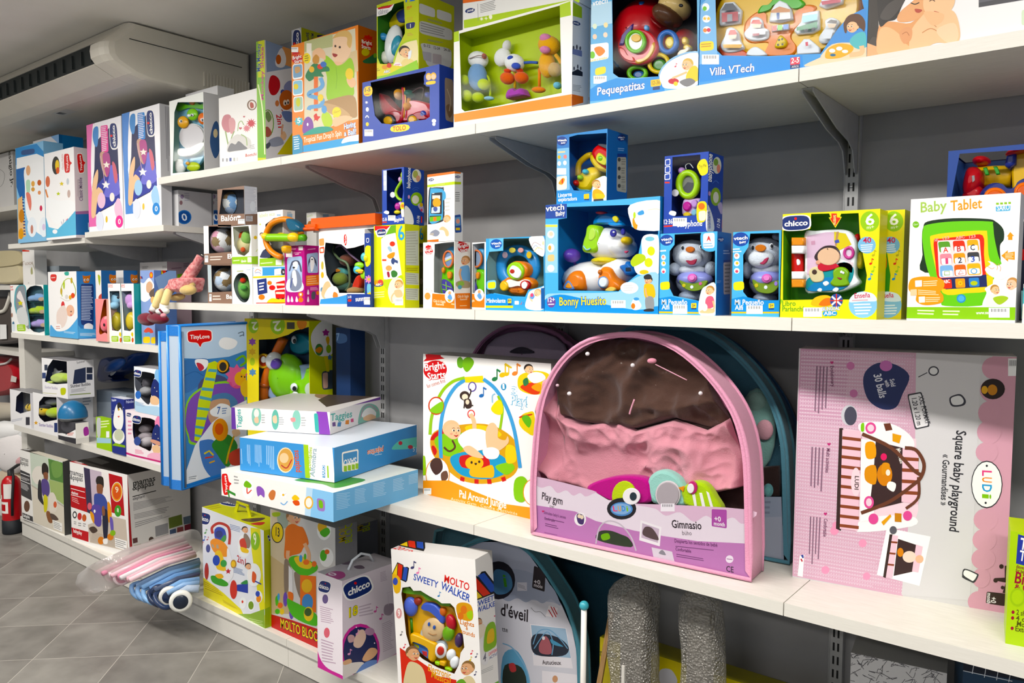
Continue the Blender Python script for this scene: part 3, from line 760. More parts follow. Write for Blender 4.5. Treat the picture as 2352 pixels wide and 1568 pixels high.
tb = carton('tractor_toy_box', 'deep blue box with a big window onto a red toy tractor', 'box', S1, (833, FY), (1009, FY), 190, .15, '1f43a8', cs='1c3a94', ct='1c3a94', hole=('B', '1142 742 1640 640 1620 760 1672 765 1675 1050 1640 1075 1330 1120 1240 1110 1180 1040 1160 900 1150 820'), inner='26262c', F='''
@B
q f0cf1c .45 1078 780 1158 770 1160 862 1078 872
T 3a3a6a 1090 828 1140 820 34 1-5
m d8662a 1 1090 845 1140 838 1140 858 1090 866
* f4f3f1 1105 922 16 8 .4
e f4f3f1 1112 985 14 20
c f4f3f1 8 1095 1060 1110 1040 1125 1060
e e8d21c 1112 1118 14 18
x f0eef0 1086 1165 1165 1225
q f6df2a .48 1318 1130 1494 1112 1494 1178 1318 1196
T c0392b 1340 1180 1458 1168 40 TOLO
s 1f43a8 1625 680 1660 650 1720 650 1740 700 1720 760 1650 780 1625 740
e e8b83c 1665 690 26 34
e e8b83c 1708 685 26 34
e f2cfae 1665 695 20 24
e f2cfae 1708 690 20 24
q f0cf1c .4 1640 735 1728 722 1728 755 1640 766
e e8ecf4 1712 1088 20 18
s e8ecf4 1698 1110 1725 1105 1722 1130 1702 1130''', Sd='''
@B
q 8a7a6a .15 1808 695 1885 720 1888 1105 1815 1080
s 6a5540 1820 960 1860 940 1880 1010 1850 1060
c b8a890 6 1830 800 1860 900 1850 1000''')
toy('toy_tractor', 'red toy tractor with yellow wheels inside the deep blue box', 'toy', tb, '''
@B
body S c22a3a .05 .05 .012 1200 840 1240 870 1320 960 1420 1010 1520 960 1500 900 1600 910 1680 950 1680 1060 1600 1090 1400 1095 1300 1050 1225 1000
body S a81f30 .045 .06 .01 1270 1030 1340 990 1420 1010 1410 1100 1330 1105
body S a81f30 .045 .06 .01 1480 1070 1530 1010 1600 1000 1650 1050 1640 1080
cab C c22a3a 12 1425 1090 .05 1440 900 .05 1430 790 .05
cab C e9a02a 7 1440 1060 .045 1455 900 .045 1445 790 .045
cab C 3a2024 8 1470 880 .06 1560 800 .06 1620 800 .06 1600 900 .06
wheel D 26262a 1300 1085 .04 62 62 .045
wheel D e8b023 1290 1085 .036 42 42 .02
wheel#b D 26262a 1520 1080 .045 58 58 .045
wheel#b D e8b023 1510 1075 .04 38 38 .02
driver E e9a43a 1400 850 .07 34 50 .02
driver E f2c79a 1395 865 .06 26 36 .018
driver E 2f6a5a 1490 845 .06 32 36 .02
driver E e9a02a 1480 960 .055 26 38 .02
driver C e9a02a 18 1485 890 .06 1482 960 .055
exhaust D 2a3fa0 1640 850 .06 20 24 .03
hitch D 2a3fa0 1605 1025 .045 30 34 .03''')
pz = S1 + tb.H
pb = carton('talking_phone_box', 'lime and yellow talking phone box standing on the deep blue tractor box', 'box', pz + .001, (866, FY + .004), (962, FY + .004), 12, 1043, 'c8d633', cs='c3c93a', hole=('B', '1205 150 1235 60 1340 40 1440 10 1450 190 1450 300 1400 400 1370 480 1345 570 1230 580 1205 520'), inner='3f8a34', F='''
@B
p f4f3f1 1195 75 1355 35 1330 90 1280 130 1195 150
p cf2f38 1205 70 1350 38 1310 70 1210 85
O f4f3f1 26356e 1205 132 1305 112 36 chicco
s f6e9b8 1370 480 1420 400 1500 360 1560 370 1560 600 1450 600 1360 580
c b5d33a 16 1350 560 1390 440 1450 380 1560 350
b f2c79a 2c211c 1455 470 52
s f2dd9a 1410 580 1450 530 1520 540 1540 600 1420 620
q e8f0fa .3 1480 470 1515 445 1505 520 1480 540
e f0e8ea 1385 595 40 34
m d05a8a 3 1360 580 1410 572 1410 612 1360 618
p e8dc2a 1070 560 1240 575 1360 590 1560 610 1560 660 1070 700
p 9ad233 1070 720 1300 670 1560 540 1580 640 1070 745
O f4f3f1 2f6fb8 1260 660 1320 650 22 ABC
e e8a23a 1270 605 26 20
e d8452e 1310 590 22 22
m 9a8a1a 2 1080 640 1230 610 1230 640 1080 670
T 3a7ad0 1455 20 1540 5 60 12
T e0702a 1468 90 1512 80 42 m+
m d0b850 3 1465 160 1530 150 1530 190 1465 200
q 2a3270 .3 1455 212 1545 195 1535 250 1465 265
l f4f3f1 6 1500 215 1500 250
m c8a85a 2 1470 300 1525 290 1525 320 1470 330''', Sd='''
@B
q dcdcd8 .2 1580 25 1722 80 1722 160 1580 120
q dcdcd8 .2 1738 80 1870 125 1870 205 1738 165
q d0d0cc .2 1582 180 1876 265 1876 370 1582 300
m 9a9a96 4 1592 195 1860 275 1860 350 1592 290
q d0d0cc .2 1590 380 1870 440 1870 610 1650 600 1600 500
m 8a8a86 2 1655 350 1800 380 1800 400 1655 370
m 8a8a86 2 1655 165 1800 205 1800 225 1655 185
q b5b2b8 .1 1605 460 1690 475 1690 560 1620 540
q b9aeb0 .1 1700 480 1780 495 1780 580 1700 570
T 555555 1620 420 1680 430 24 0-12
T 555555 1710 440 1765 450 24 12-24
T 555555 1800 455 1860 468 24 24-36''')
toy('toy_telephone', 'white and teal toy telephone inside the lime and yellow box', 'toy', pb, '''
@B
handset E f0f0ea 1350 400 .03 72 180 .02 8
handset E 3f9ab0 1375 410 .018 42 95 .012 12
base S e8d23a .05 .02 .006 1300 200 1380 90 1450 80 1450 200 1400 240 1320 260
base S 3a4a90 .045 .02 .004 1370 120 1445 80 1445 190 1390 195
base E e9e6d0 1275 520 .03 45 60 .015
base#b E 3f8fc0 1255 330 .02 34 36 .01''')
jz = S1
jb = carton('plush_set_box', 'white box with lime window onto hanging plush toys and an orange base stripe', 'box', jz, (1042, FY), (1313, FY), 74, .082, 'efefed', cs='e2e3e4', hole=('C', '196 275 1018 45 1034 760 480 872 240 912 215 890'), inner='c3d62a', F='''
@C
p b5d334 130 262 192 245 195 335 135 350
p b5d334 1018 40 1105 10 1110 125 1020 145
p f0932a 150 935 1115 770 1120 865 155 1000''', Sd='''
@C
p b5d334 1100 0 1200 60 1200 150 1108 125
J 1120 180 1185 200
q 7a84b0 .1 1115 395 1200 415 1200 465 1115 440
e 555560 1130 390 8 16
e 555560 1158 385 8 20
e 555560 1185 395 8 16
p 22242e 1118 590 1165 565 1205 590 1205 625 1118 612
e 444450 1135 560 6 16
e 444450 1165 545 6 18
e 444450 1190 560 6 16
m 9a9a9a 5 1125 690 1205 700 1205 760 1125 745
p e8762a 1116 770 1210 790 1210 840 1118 865''', group=None)
j2 = carton('plush_set_box', 'second white and orange plush set box, tucked behind the lime window box', 'box', jz, (1090, 1.898), (1352, 1.898), 72, .07, 'efefed', cs='e4e4e2', Sd='''
@C
r 8fbf2a 1190 50 1260 150
r e87a28 1190 795 1260 820''', h=jb.H)
toy('plush_chick', 'blue fleecy plush bird with lime feet behind the lime window', 'plush toy', jb, '''
@C
body E 7fa2c8:cloth 345 630 .04 72 115 .022
head E f0ede8:cloth 350 490 .048 78 72 .022
head C 8a6a60 3 278 480 .024 350 455 .02 410 462 .024
head E b86a5a:cloth 400 460 .03 16 24 .008
wing E c6d843:cloth 240 655 .025 32 44 .012
wing#b E c6d843:cloth 395 690 .03 46 46 .014
foot E c6d843:cloth 258 785 .026 40 50 .012
foot#b E c6d843:cloth 350 798 .04 46 44 .016
tail C c6d843:cloth 9 400 600 .05 440 650 .045 450 790 .045
bow E 9fc9dd:cloth 440 805 .04 40 18 .01''')
toy('plush_dog', 'white plush puppy with purple boots in the middle of the lime window', 'plush toy', jb, '''
@C
ear E f0ede8:cloth 550 470 .055 62 80 .018 20
ear E e9e4e0:cloth 585 375 .055 28 48 .014 15
head E f4f2ee:cloth 648 515 .045 74 74 .024
head E 3f57b8:cloth 612 472 .024 24 16 .006 -30
head E 3f57b8:cloth 660 540 .021 36 28 .008
arm E e56a2a:cloth 590 640 .04 54 52 .018
arm#b E e56a2a:cloth 705 635 .04 52 50 .018
scarf E e0502a:cloth 590 580 .035 26 18 .01
scarf E e0502a:cloth 690 575 .035 26 18 .01
leg C e8b92a:cloth 12 650 590 .05 652 720 .05
boot S b04fb0:cloth .035 .035 .012 560 800 575 735 620 715 650 740 690 715 715 760 715 775 640 790
sash C 3f5fb0:cloth 12 720 515 .05 780 510 .05 835 513 .05''')
toy('plush_giraffe', 'yellow plush bird with a pink crest at the end of the lime window', 'plush toy', jb, '''
@C
body E f2b429:cloth 915 530 .048 60 110 .022
head E f2b429:cloth 930 370 .045 85 80 .024
crest E e58fb8:cloth 905 315 .035 46 40 .016
beak E e58fb8:cloth 898 408 .024 40 32 .012
tail E c9a868:cloth 975 570 .045 52 60 .016
arm C f2b429:cloth 16 985 450 .04 1015 490 .04 1030 520 .04
leg C ef8a2a:cloth 13 852 560 .045 852 720 .045
foot E ef8a2a:cloth 845 735 .035 56 26 .012
foot#b E 7fc4dd:cloth 1000 700 .035 30 30 .012''')
carton('plush_set_box', 'white and lime carton lying over the lime plush window box', 'box', S1 + jb.H + .001, (1063, 1.84), (1331, 1.84), 9, .10, 'e9e9e7', F='''
@C
p e8762a 225 28 420 0 420 -40 225 -20
p b5d334 232 165 1185 -15 1185 60 235 232
J 245 95 322 78
l 8a8a8a 3 348 30 350 170
m 9a9a9a 6 365 35 500 -5 520 75 368 110
* f4f6e0 378 155 16 8 .5
* f4f6e0 415 150 18 4 .3
e f4f6e0 452 138 14 20''', h=.12)
qb = carton('ladybird_toy_box', 'light blue window box holding a big red ladybird activity toy', 'box', S1, (1355, FY), (1603, FY), -120, .22, '6fb4e4', cs='4f9ad4', hole=('C', '1447 0 2140 -120 2146 440 2040 445 1940 480 1850 560 1825 625 1600 640 1500 632 1455 600'), inner='22386a', F='''
@C
p b9dcf2 1250 40 1443 10 1447 190 1252 230
T f4f6fa 1285 50 1410 22 44 vtech
e dce9d2 1305 215 18 22
e f2e3b0 1395 205 18 22
e e9d0b8 1305 300 18 22
e efd9c4 1392 285 18 22
q e8f0f4 .15 1258 365 1418 345 1418 480 1258 510
s e5893a 1300 400 1350 380 1390 420 1340 460
e 7ac51f 1285 450 22 30
T f2d23a 1270 505 1405 480 20 Luces y sonidos
q f0dd3a .3 1308 560 1395 540 1395 600 1308 620
x f4f3f1 1295 620 1402 685
p 2e8fdc 1262 735 1330 690 1480 640 1620 650 1860 622 1880 770 1262 830
q f2c52a .15 1762 655 1845 645 1848 700 1764 712
t 6a5a20 1772 695 1838 686 30 12-36
q 22386a .1 1780 712 1838 704 1838 732 1780 738
s f2f4f2 1835 625 1860 560 1940 490 2060 440 2150 435 2150 690 1900 725 1850 680
c 8fc0ea 12 1830 620 1860 555 1940 480 2060 432 2150 425
b f2c79a d9b35a 2060 530 46 -1
s f2cf22 2060 600 2110 540 2150 560 2150 660 2060 660
c f2c79a 16 2060 590 1990 620 1940 640
s 77777c 2000 670 2080 640 2130 670 2060 710
e c22a3a 1950 665 44 24
e f2cf22 1968 685 18 18
n d0305a 1965 545 26
O f4f6fa 1c62b8 1325 780 1712 725 62 Pequepatitas''')
toy('ladybird_activity_toy', 'big red ladybird toy with bright round buttons inside the light blue box', 'toy', qb, '''
@C
shell E c0272d 1700 300 .11 225 330 .09 25
shell E b21f28 2060 350 .12 80 110 .05
head E e8c88a 1960 60 .07 120 110 .05
head E 5a3a26 1900 130 .055 110 90 .05 30
head E 1d1d20 2010 45 .022 18 14 .004
antenna C 2f6fc0 26 1690 60 .05 1690 20 .05
antenna C e0b030 22 1820 60 .05 1860 90 .045
badge D d03038 1650 380 .022 165 150 .012
badge X 4a2a78 .018 .01 .004 1520 290 1560 240 1615 190 1610 240 1560 290 1535 370 1500 370
badge S e9b02a .018 .01 .004 1630 500 1700 480 1760 410 1785 340 1790 400 1740 480 1660 520
badge S d8352c .018 .01 .004 1500 385 1540 400 1570 450 1620 470 1625 505 1560 490 1510 440
face O 7ac52a 1640 340 .014 72 82 16
face D f2f0e8 1640 340 .012 62 72 .008
face D e9b83a 1640 310 .008 40 32 .004
button O e8c82a 1830 520 .04 78 72 18
button D 4a8a3a 1830 530 .036 56 50 .02
button#b O 2f6fc0 1905 345 .04 68 82 22
button#b D f0cf2a 1915 345 .036 42 50 .02
button#c O 7ac52a 1655 600 .05 70 50 18
button#c D 2a5a98 1660 610 .045 48 34 .02
button#d O 7ac52a 1655 120 .06 70 34 16
button#d D 2f6fc0 1655 118 .055 48 20 .02
button#e O e8b82a 1520 240 .08 26 66 14
button#f O 2f6fc0 1490 470 .08 18 70 14
button#g D 7fb8e8 1720 225 .02 18 24 .01
charm D e8c030 2035 330 .04 26 34 .012
charm D e8c030 2055 385 .04 34 26 .012
figure S efdcc0 .035 .01 .003 1975 445 2000 410 2040 400 2070 380 2080 400 2050 430 2000 460
handle C 8a2020 10 1740 120 .05 1800 190 .04 1850 230 .05''')
vb = carton('puzzle_board_box', 'blue box showing an orange town puzzle board and a girl at play', 'box', S1, (1605, FY), (1990, FY), -110, .08, '4a9ade', hole=('D', '192 -60 1170 -200 1232 60 1060 190 960 330 930 375 800 380 560 392 240 388 200 350'), inner='e9a23a', F='''
@D
p 7fb9ea 62 60 190 -60 205 390 75 575
p 2c8ee0 75 455 240 390 560 400 800 385 808 470 80 575
e e8f0f8 125 50 26 28
e 7ac51f 118 60 14 16
e e8f0f8 130 132 28 26
* f0c52a 118 130 16
* f0c52a 145 130 16
e e8f0f8 133 210 28 26
e e5893a 120 212 14 14
e d03a5a 146 210 14 14
q f2dc4a .3 82 292 180 285 182 350 84 360
m c8902a 2 92 305 168 298 168 330 92 338
x f0f2f4 98 382 218 450
q e0485a .1 716 405 784 396 784 448 716 456
T f4f3f1 722 444 778 436 36 2-5
q 22386a .05 716 456 784 448 784 474 716 482
t f4f3f1 726 476 774 470 14 AÑOS
p 4a90d8 1232 60 1130 110 1050 200 960 330 1250 290 1250 50
s e9d3b5 930 390 1010 310 1150 300 1250 330 1250 405 820 465 930 400
s 5a3a26 1090 160 1130 105 1200 100 1240 150 1235 220 1210 200 1130 170 1110 230 1095 220
b f0c39a 5a3a26 1152 185 44 -1
s 5fb8c0 1130 290 1180 235 1240 230 1245 330 1180 340
c f0c39a 34 1215 320 1215 370 1130 385
s e9b02a 960 400 980 340 1060 305 1150 320 1150 360 1080 400 1000 412
e f4f0e8 1010 355 22 14
e f4f0e8 1060 340 22 14
e f4f0e8 1100 360 22 12
e 2e6a90 1015 385 20 10
O f4f6fa 1c62b8 148 530 462 498 52 Villa VTech''')
toy('town_puzzle_board', 'orange and yellow town puzzle board behind the window of the blue box', 'toy', vb, '''
@D
board S f0c030 .03 .015 .004 200 340 200 60 330 -80 600 -110 1000 -130 1180 -40 1180 120 1090 220 980 330 700 400 380 400
board S ef8a3a .026 .012 .004 390 250 400 150 480 80 540 90 560 170 740 170 750 90 830 30 900 60 760 190 720 260 760 330 720 390 540 390 560 300 440 300
board S 5ab82e .022 .012 .004 485 90 510 40 560 30 620 -30 720 -40 810 10 800 50 740 60 700 30 600 30 560 70
board S d8582a .024 .012 .004 210 330 260 290 370 340 430 390 330 400 240 390
piece X e9ebee .02 .01 .003 216 165 220 70 255 15 320 10 375 70 365 160 225 180
piece A 3c3f48 .0095 232 75 262 25 315 22 350 70
piece A b03038 .0094 236 90 350 80 352 145 238 155
piece A 8a8a90 .009 275 100 310 98 312 150 275 152
piece#b X e9ebee .02 .01 .003 565 150 580 70 605 30 640 0 690 20 720 60 735 130 640 155
piece#b A d08a50 .0095 580 75 640 45 715 65 715 85 580 90
piece#b A e4e0d8 .0094 590 90 715 85 718 130 590 142
piece#b A 3a5a9a .009 620 90 640 88 640 135 622 135
piece#c S e9ebee .02 .01 .003 390 230 430 180 440 130 480 115 520 140 530 190 565 210 555 270 470 285 410 270
piece#c A d8402e .0095 440 165 455 140 500 138 518 168
piece#c A f0d6b8 .0094 445 168 515 168 505 195 452 195
piece#c A e8e8ea .009 430 205 545 200 540 240 430 245
piece#c A a02838 .0085 452 235 500 232 498 250 455 252
piece#d S e9ebee .02 .01 .003 225 320 255 250 270 200 310 190 350 220 365 280 390 330 350 360 260 365
piece#d A d8402e .0095 280 245 295 210 330 208 345 240
piece#d A f0d6b8 .0094 285 245 342 242 335 270 290 272
piece#d A e8b030 .009 245 310 380 310 370 335 250 335
piece#e X e9ebee .02 .01 .003 740 210 790 150 800 90 915 70 920 200 870 230 760 240
piece#e A 9ad0d8 .0095 800 110 905 95 905 140 800 160
piece#e A 3f8a58 .0094 760 190 905 150 905 195 760 215
piece#e A 222226 .009 812 205 840 200 840 222 812 226
piece#e A 222226 .009 865 195 890 190 890 212 865 216
piece#f S e9ebee .02 .01 .003 915 260 960 190 960 140 1010 120 1060 150 1040 200 1000 290 930 300
piece#f A 4a3428 .0095 970 160 1000 135 1045 145 1040 165
piece#f A f0d6b8 .0094 975 165 1042 165 1025 195 985 195
piece#f A e4e6ea .009 950 210 1020 205 1000 270 940 270
piece#g X e9ebee .02 .01 .003 760 380 760 330 810 270 850 270 920 330 925 370
piece#g A d8485a .0095 822 295 840 292 842 320 824 322
piece#h S e9ebee .02 .01 .003 410 385 440 335 490 330 550 385
piece#i X e9ebee .02 .01 .003 915 40 940 -20 1090 -30 1080 20 960 60
piece#i A c8485a .0095 930 10 1070 -10 1070 15 940 35
buttons X d0d2d6 .02 .01 .002 585 180 705 165 705 205 585 220
buttons A d8402e .0095 590 182 622 178 622 212 590 216
buttons A 7ac51f .0095 628 177 660 173 660 208 628 212
buttons A 2f6fc0 .0095 668 172 702 168 702 202 668 206
giraffe S f2d02a .018 .012 .004 605 330 620 280 640 245 665 255 690 290 670 330
giraffe A 3a2a20 .0055 630 275 645 270 645 285 632 288
giraffe A 3a2a20 .0055 655 265 668 268 664 282 652 280
giraffe A 3a2a20 .0055 622 310 636 305 640 320 626 322
giraffe A 3a2a20 .0055 655 305 668 302 668 316 655 318''')
carton('baby_photo_box', 'large white box printed with a mother kissing a bare baby', 'box', S1, (1991, FY), (2460, FY), -150, .3, 'e9e6e8', F='''
@D
p 4a4340 1250 -200 1336 -200 1336 390 1252 405
s 3a3532 1250 40 1290 0 1336 20 1336 240 1290 260 1250 300
p e5b48a 1252 300 1336 330 1336 390 1252 405
l cfc9c4 5 1336 -100 1338 390
s e3a878 1338 390 1338 180 1420 150 1560 160 1640 60 1660 -60 1600 -150 1720 -200 1760 -120 1700 200 1660 330 1560 355
s efc195 1338 390 1338 220 1400 190 1480 240 1520 300 1560 355
s 2f2c2b 1338 170 1338 -160 1500 -200 1640 -140 1560 -60 1500 40 1460 130 1400 150
s 4a4543 1345 120 1390 40 1450 0 1520 -10 1460 90 1400 140
s e6ad80 1480 90 1560 20 1640 -40 1690 0 1660 60 1640 110 1560 150 1470 150
c 2a2624 7 1560 20 1590 30 1620 18
s b5584a 1590 62 1640 70 1620 90 1595 85
s f2c8a0 1640 110 1680 80 1760 60 1860 80 1900 180 1900 280 1840 305 1740 300 1650 340 1560 350 1550 290 1570 200
s f2c8a0 1650 60 1660 -40 1740 -110 1840 -80 1870 -10 1850 60 1790 110 1700 110
c 5a3a2c 6 1690 10 1710 0 1730 10
c 5a3a2c 6 1790 -5 1810 -12 1830 -2
s c0604e 1725 78 1760 88 1745 100 1725 92
c c98c64 6 1640 230 1700 200 1760 230 1830 290
c c98c64 5 1690 90 1700 150 1740 190
s efc096 1650 90 1700 80 1790 100 1780 150 1720 180 1680 150
s e0a47a 1480 230 1530 190 1570 210 1560 280 1510 305
c b87a58 5 1500 240 1530 225 1550 250
s f6d2b0 1740 210 1860 160 1895 240 1870 295 1800 290
p 5e5e66 2035 -150 2600 -230 2600 -40 2035 52
p 46464c 2035 20 2600 -80 2600 -50 2035 52
q cfe0c4 .2 2335 70 2420 60 2420 160 2335 180''')
# ------------------------------------------------------------------ eye-level shelf
GY = 1.83
BALL = ['8a6a58', '8a6a58']
def ball_box(label, z, L, R, top, d, mk, art, side='', grp=None):
 hl, colors = mk
 b = carton('soft_ball_box', label, 'box', z, L, R, top, d, '8a6f60', cs='c3cad4', ct='c9c9cc', hole=('G', hl), inner='4a4a50', F=art, Sd=side)
 return b
# a soft football: hexagon patches on a sphere
def soft_ball(label, b, cx, cy, t, r, cols):
 F = b.front; F.fr = 'G'; c = F.at(cx, cy, t); R = (F.at(cx, cy + r, t) - c).length
 root = thing('soft_ball', label, 'ball', c - Vector((0, 0, R)))
 bm = bmesh.new(); bmesh.ops.create_icosphere(bm, subdivisions=3, radius=R)
 g = (1 + 5 ** .5) / 2
 cen = [Vector(v).normalized() for v in ((0, 1, g), (0, -1, g), (0, 1, -g), (0, -1, -g), (1, g, 0), (-1, g, 0), (1, -g, 0), (-1, -g, 0), (g, 0, 1), (-g, 0, 1), (g, 0, -1), (-g, 0, -1))]
 mid = []
 for i in range(12):
  for j in range(i):
   for k in range(j):
    if cen[i].dot(cen[j]) > .4 and cen[j].dot(cen[k]) > .4 and cen[i].dot(cen[k]) > .4: mid.append((cen[i] + cen[j] + cen[k]).normalized())
 rot = Matrix.Rotation(.5, 3, 'X') @ Matrix.Rotation(.35, 3, 'Z')
 seeds = [rot @ s for s in cen] + [rot @ s for s in mid]; wgt = [.035] * 12 + [0] * len(mid)
 bmesh.ops.subdivide_edges(bm, edges=bm.edges, cuts=1, use_grid_fill=True)
 for v in bm.verts: v.co = v.co.normalized() * R
 groups = {}
 for f in bm.faces:
  n = f.calc_center_median().normalized()
  i = max(range(len(seeds)), key=lambda q: seeds[q].dot(n) - wgt[q]); groups.setdefault(i % len(cols), []).append(f)
 for i, fs in groups.items():
  mb = MB()
  for f in fs: mb.add([c + v.co for v in f.verts], [range(len(f.verts))], mat(cols[i], 'cloth'), True)
  clamp(mb.v, b); mb.build('patch', root)
 bm.free()
ball_a = ball_box('lowest soft ball box of its stack, with a white and brown ball', S3, (478, GY), (533, GY), 608, .13, ('188 1030 372 1030 380 1278 195 1285', 0), '''
@G
p b7c6cc 150 1025 185 1025 195 1285 160 1285
p 8a6f60 155 1285 385 1275 385 1375 160 1375
x e4e6e8 168 1300 190 1370
m d9cfc6 2 200 1310 290 1308 290 1365 200 1365
T f4f3f1 330 1345 385 1345 40 Ba''')
soft_ball('white and brown soft ball in the bottom box of the ball stack', ball_a, 330, 1165, .068, 118, ['f2f0ee', '9a7f5a', 'efedeb', 'f2f0ee', 'c9d6e6'])
lab_a = carton('rattle_egg_box', 'white box with a green egg-shaped rattle window, on the shelf beside the bottom ball box', 'box', S3, (534, GY), (580, GY), 608, .12, 'efefec', hole=('G', '398 1200 430 1120 480 1100 530 1130 552 1220 550 1320 520 1375 470 1370 420 1300', 1), inner='7f8a88', F='''
@G
m b5bb8a 1 430 1075 500 1072 500 1095 430 1098
m b5c3d0 1 520 1065 560 1062 560 1080 520 1082
r f4f3f1 378 1360 420 1384''')
toy('egg_rattle', 'green and red egg-shaped rattle in the lower white window box', 'toy', lab_a, '''
@G
shell E 8fc46a:cloth 505 1240 .05 52 110 .03
patch E d8452e:cloth 488 1170 .028 20 28 .012
patch#b E 5aa84a:cloth 495 1240 .024 26 26 .012
handle C e9e4d0 8 440 1250 .05 425 1190 .05 460 1140 .05''')
ball_b = ball_box('soft ball box in mid-stack, pink and white ball seen in the window', S3 + ball_a.H + .001, (469, GY), (532.5, GY), 519, .13, ('162 660 378 657 378 900 165 920', 0), '''
@G
p e9e9ea 105 655 160 655 165 925 115 925
p 8a6f60 112 920 385 900 385 1010 125 1010
x dfe4ea 125 935 158 1000
m d9cfc6 2 175 940 300 935 300 985 175 990
T f4f3f1 342 965 385 962 44 B''')
soft_ball('pink, white and tan soft ball in the middle box of the ball stack', ball_b, 305, 800, .068, 125, ['f4efea', 'e3a3b4', '9a8360', 'efc2cc', 'f4efea', '9a8360'])
lab_b = carton('rattle_egg_box', 'white box with a red and green rattle window, stacked on the green egg rattle box', 'box', S3 + lab_a.H + .001, (533, GY), (578, GY), 520, .12, 'efeeea', hole=('G', '392 665 540 655 560 780 545 900 500 940 440 920 405 840'), inner='d9d6c8', F='''
@G
p 9ecb4a 380 950 640 940 640 1015 385 1015
m d8ecb8 1 395 975 455 970 455 995 395 1000
T f4f3f1 470 1000 520 998 26 labelo
r e4f0d0 530 950 570 1000''', Sd='''
@G
p 9ecb4a 560 945 660 940 660 1020 560 1015
* e6c24a 605 765 20 8 .7
c c9d96a 5 610 900 625 880 640 890''')
toy('egg_rattle', 'red and green egg-shaped rattle in the upper white window box', 'toy', lab_b, '''
@G
shell E e9dca8:cloth 490 840 .05 66 85 .03
shell E d8603a:cloth 468 765 .05 40 60 .02 20
shell E 9ac46a:cloth 520 770 .045 32 70 .02
patch E d8603a:cloth 487 880 .022 18 26 .008''')
ball_c = ball_box('soft ball box topping its stack, blue and tan ball with dotted side panel', S3 + lab_b.H + lab_a.H + .003, (500.6, GY), (562, GY), 435, 591, ('292 312 506 308 500 545 262 545', 0), '''
@G
p 8a6f60 250 545 630 535 630 645 255 645
T f4f3f1 280 610 430 602 52 Balón
e f4f3f1 448 568 20 12
x f0f2f4 440 590 530 635''', '''
@G
p dfe2ea 505 280 615 275 625 545 510 545
m b9bfd0 20 505 280 615 275 625 545 510 545
e dfe6f0 580 470 26 50
p 8a6f60 505 545 630 540 630 640 510 645
r c9ced8 515 560 578 610
m 7a6a60 3 520 565 575 563 575 605 520 608''')
soft_ball('pale blue, white and tan soft ball in the topmost ball box', ball_c, 398, 440, .072, 118, ['8fb4dd', '9a7f5a', 'f2efe9', 'b9cbe6', '8a7350', 'e9e6e2'])
trk = carton('truck_toy_box', 'small white and blue box printed with red toy buses, under the steering wheel toy', 'box', S3, (582, GY), (655, GY), 612, .12, 'f0efe8', F='''
@G
p 4f9fd8 582 1050 895 1040 895 1120 582 1130
q f4f3f1 .2 585 1050 672 1048 672 1130 585 1135
c e8823a 5 600 1090 625 1065 660 1085
c 5a6fb0 5 600 1100 640 1095 655 1110
q f4f3f1 .1 785 1065 850 1055 850 1115 785 1122
e 1f1f24 870 1090 22 30
T f4f3f1 862 1102 880 1100 20 2
p e9d23a 582 1135 895 1122 895 1140 582 1150
p f0ece0 615 1160 890 1150 890 1345 620 1350
p 28387a 620 1165 710 1150 720 1290 630 1310
m f4f3f1 3 638 1190 692 1180 696 1268 642 1280
q d62f2f .1 800 1190 885 1170 885 1240 810 1250
q d62f2f .1 790 1265 885 1255 885 1345 800 1350
r f0e0c8 805 1200 880 1220
r f0e0c8 800 1280 880 1300
e 222228 820 1350 12 12
e 222228 865 1348 12 12
e d62f2f 765 1240 30 24
e e8823a 740 1195 22 20
e e8823a 665 1330 30 26
s e9d23a 720 1385 760 1340 830 1350 890 1350 890 1388
l c02a2a 8 612 1386 895 1384''')
whl = carton('steering_wheel_box', 'open white box from which an orange steering wheel toy sticks out', 'box', S3 + trk.H + .001, (593, GY), (651, GY), 487, 678, 'f0efea', cs='e6e5e0', hole=('G', '700 640 780 580 868 570 868 960 720 960 690 880 760 830 700 760'), inner='8a8a80', pane=False, F='''
@G
T c9d3a8 640 575 790 555 34 labelo eco
r 9fc2dd 808 545 845 560
q d9e2ea .45 645 715 685 690 690 900 650 920
b f2c79a 4a3428 668 740 20
s 3a3f5a 655 930 690 880 740 920 740 955 655 955
p 9ecb4a 645 965 890 950 890 1040 645 1040
m d8ecb8 1 655 1000 780 990 780 1015 655 1025
r f0f4e8 798 975 855 1025
* c9d96a 650 640 12 6''', Sd='''
@G
r 9fc2dd 905 540 955 575
m 7f9ab0 2 905 520 955 518 955 538 905 540''')
toy('steering_wheel_toy', 'orange and green see-through steering wheel toy sticking out of an open box', 'toy', whl, '''
@G
rim C e58a1a 30 1040 730 -.02 1000 650 -.02 930 600 -.02 850 595 -.02 760 635 -.02 712 720 -.02 706 800 -.02 740 880 -.02 800 930 -.02 848 950 -.02
grip S 1f5a78 -.045 .03 .01 880 590 930 590 1000 640 1005 700 960 710 910 690
grip#b S e9b020 -.045 .03 .01 840 850 880 842 880 900 850 910
bar C 8ecb1e 38 720 765 -.03 860 765 -.03 960 768 -.03
bar C 5aa51a 34 960 768 -.03 1020 770 -.03 1070 766 -.03
knob E f2cf1c 700 755 -.035 26 36 .014
knob#b E f2cf1c 966 762 -.045 42 46 .02
hub#b D e9c02a 838 730 -.02 30 12 .01''', inside=False)
carton('steering_wheel_box', 'second white steering wheel box, set back behind the orange tub lid', 'box', S3 + .0, (706, 2.12), (728, 2.12), 489, .1, 'e9e8e4', F='''
@G
p c9782a 1085 660 1110 610 1200 600 1200 680
T c9d3a8 1095 575 1150 560 22 labelo''', Sd='''
@G
r 9fc2dd 1245 545 1300 580
r c9782a 1200 600 1330 660''')
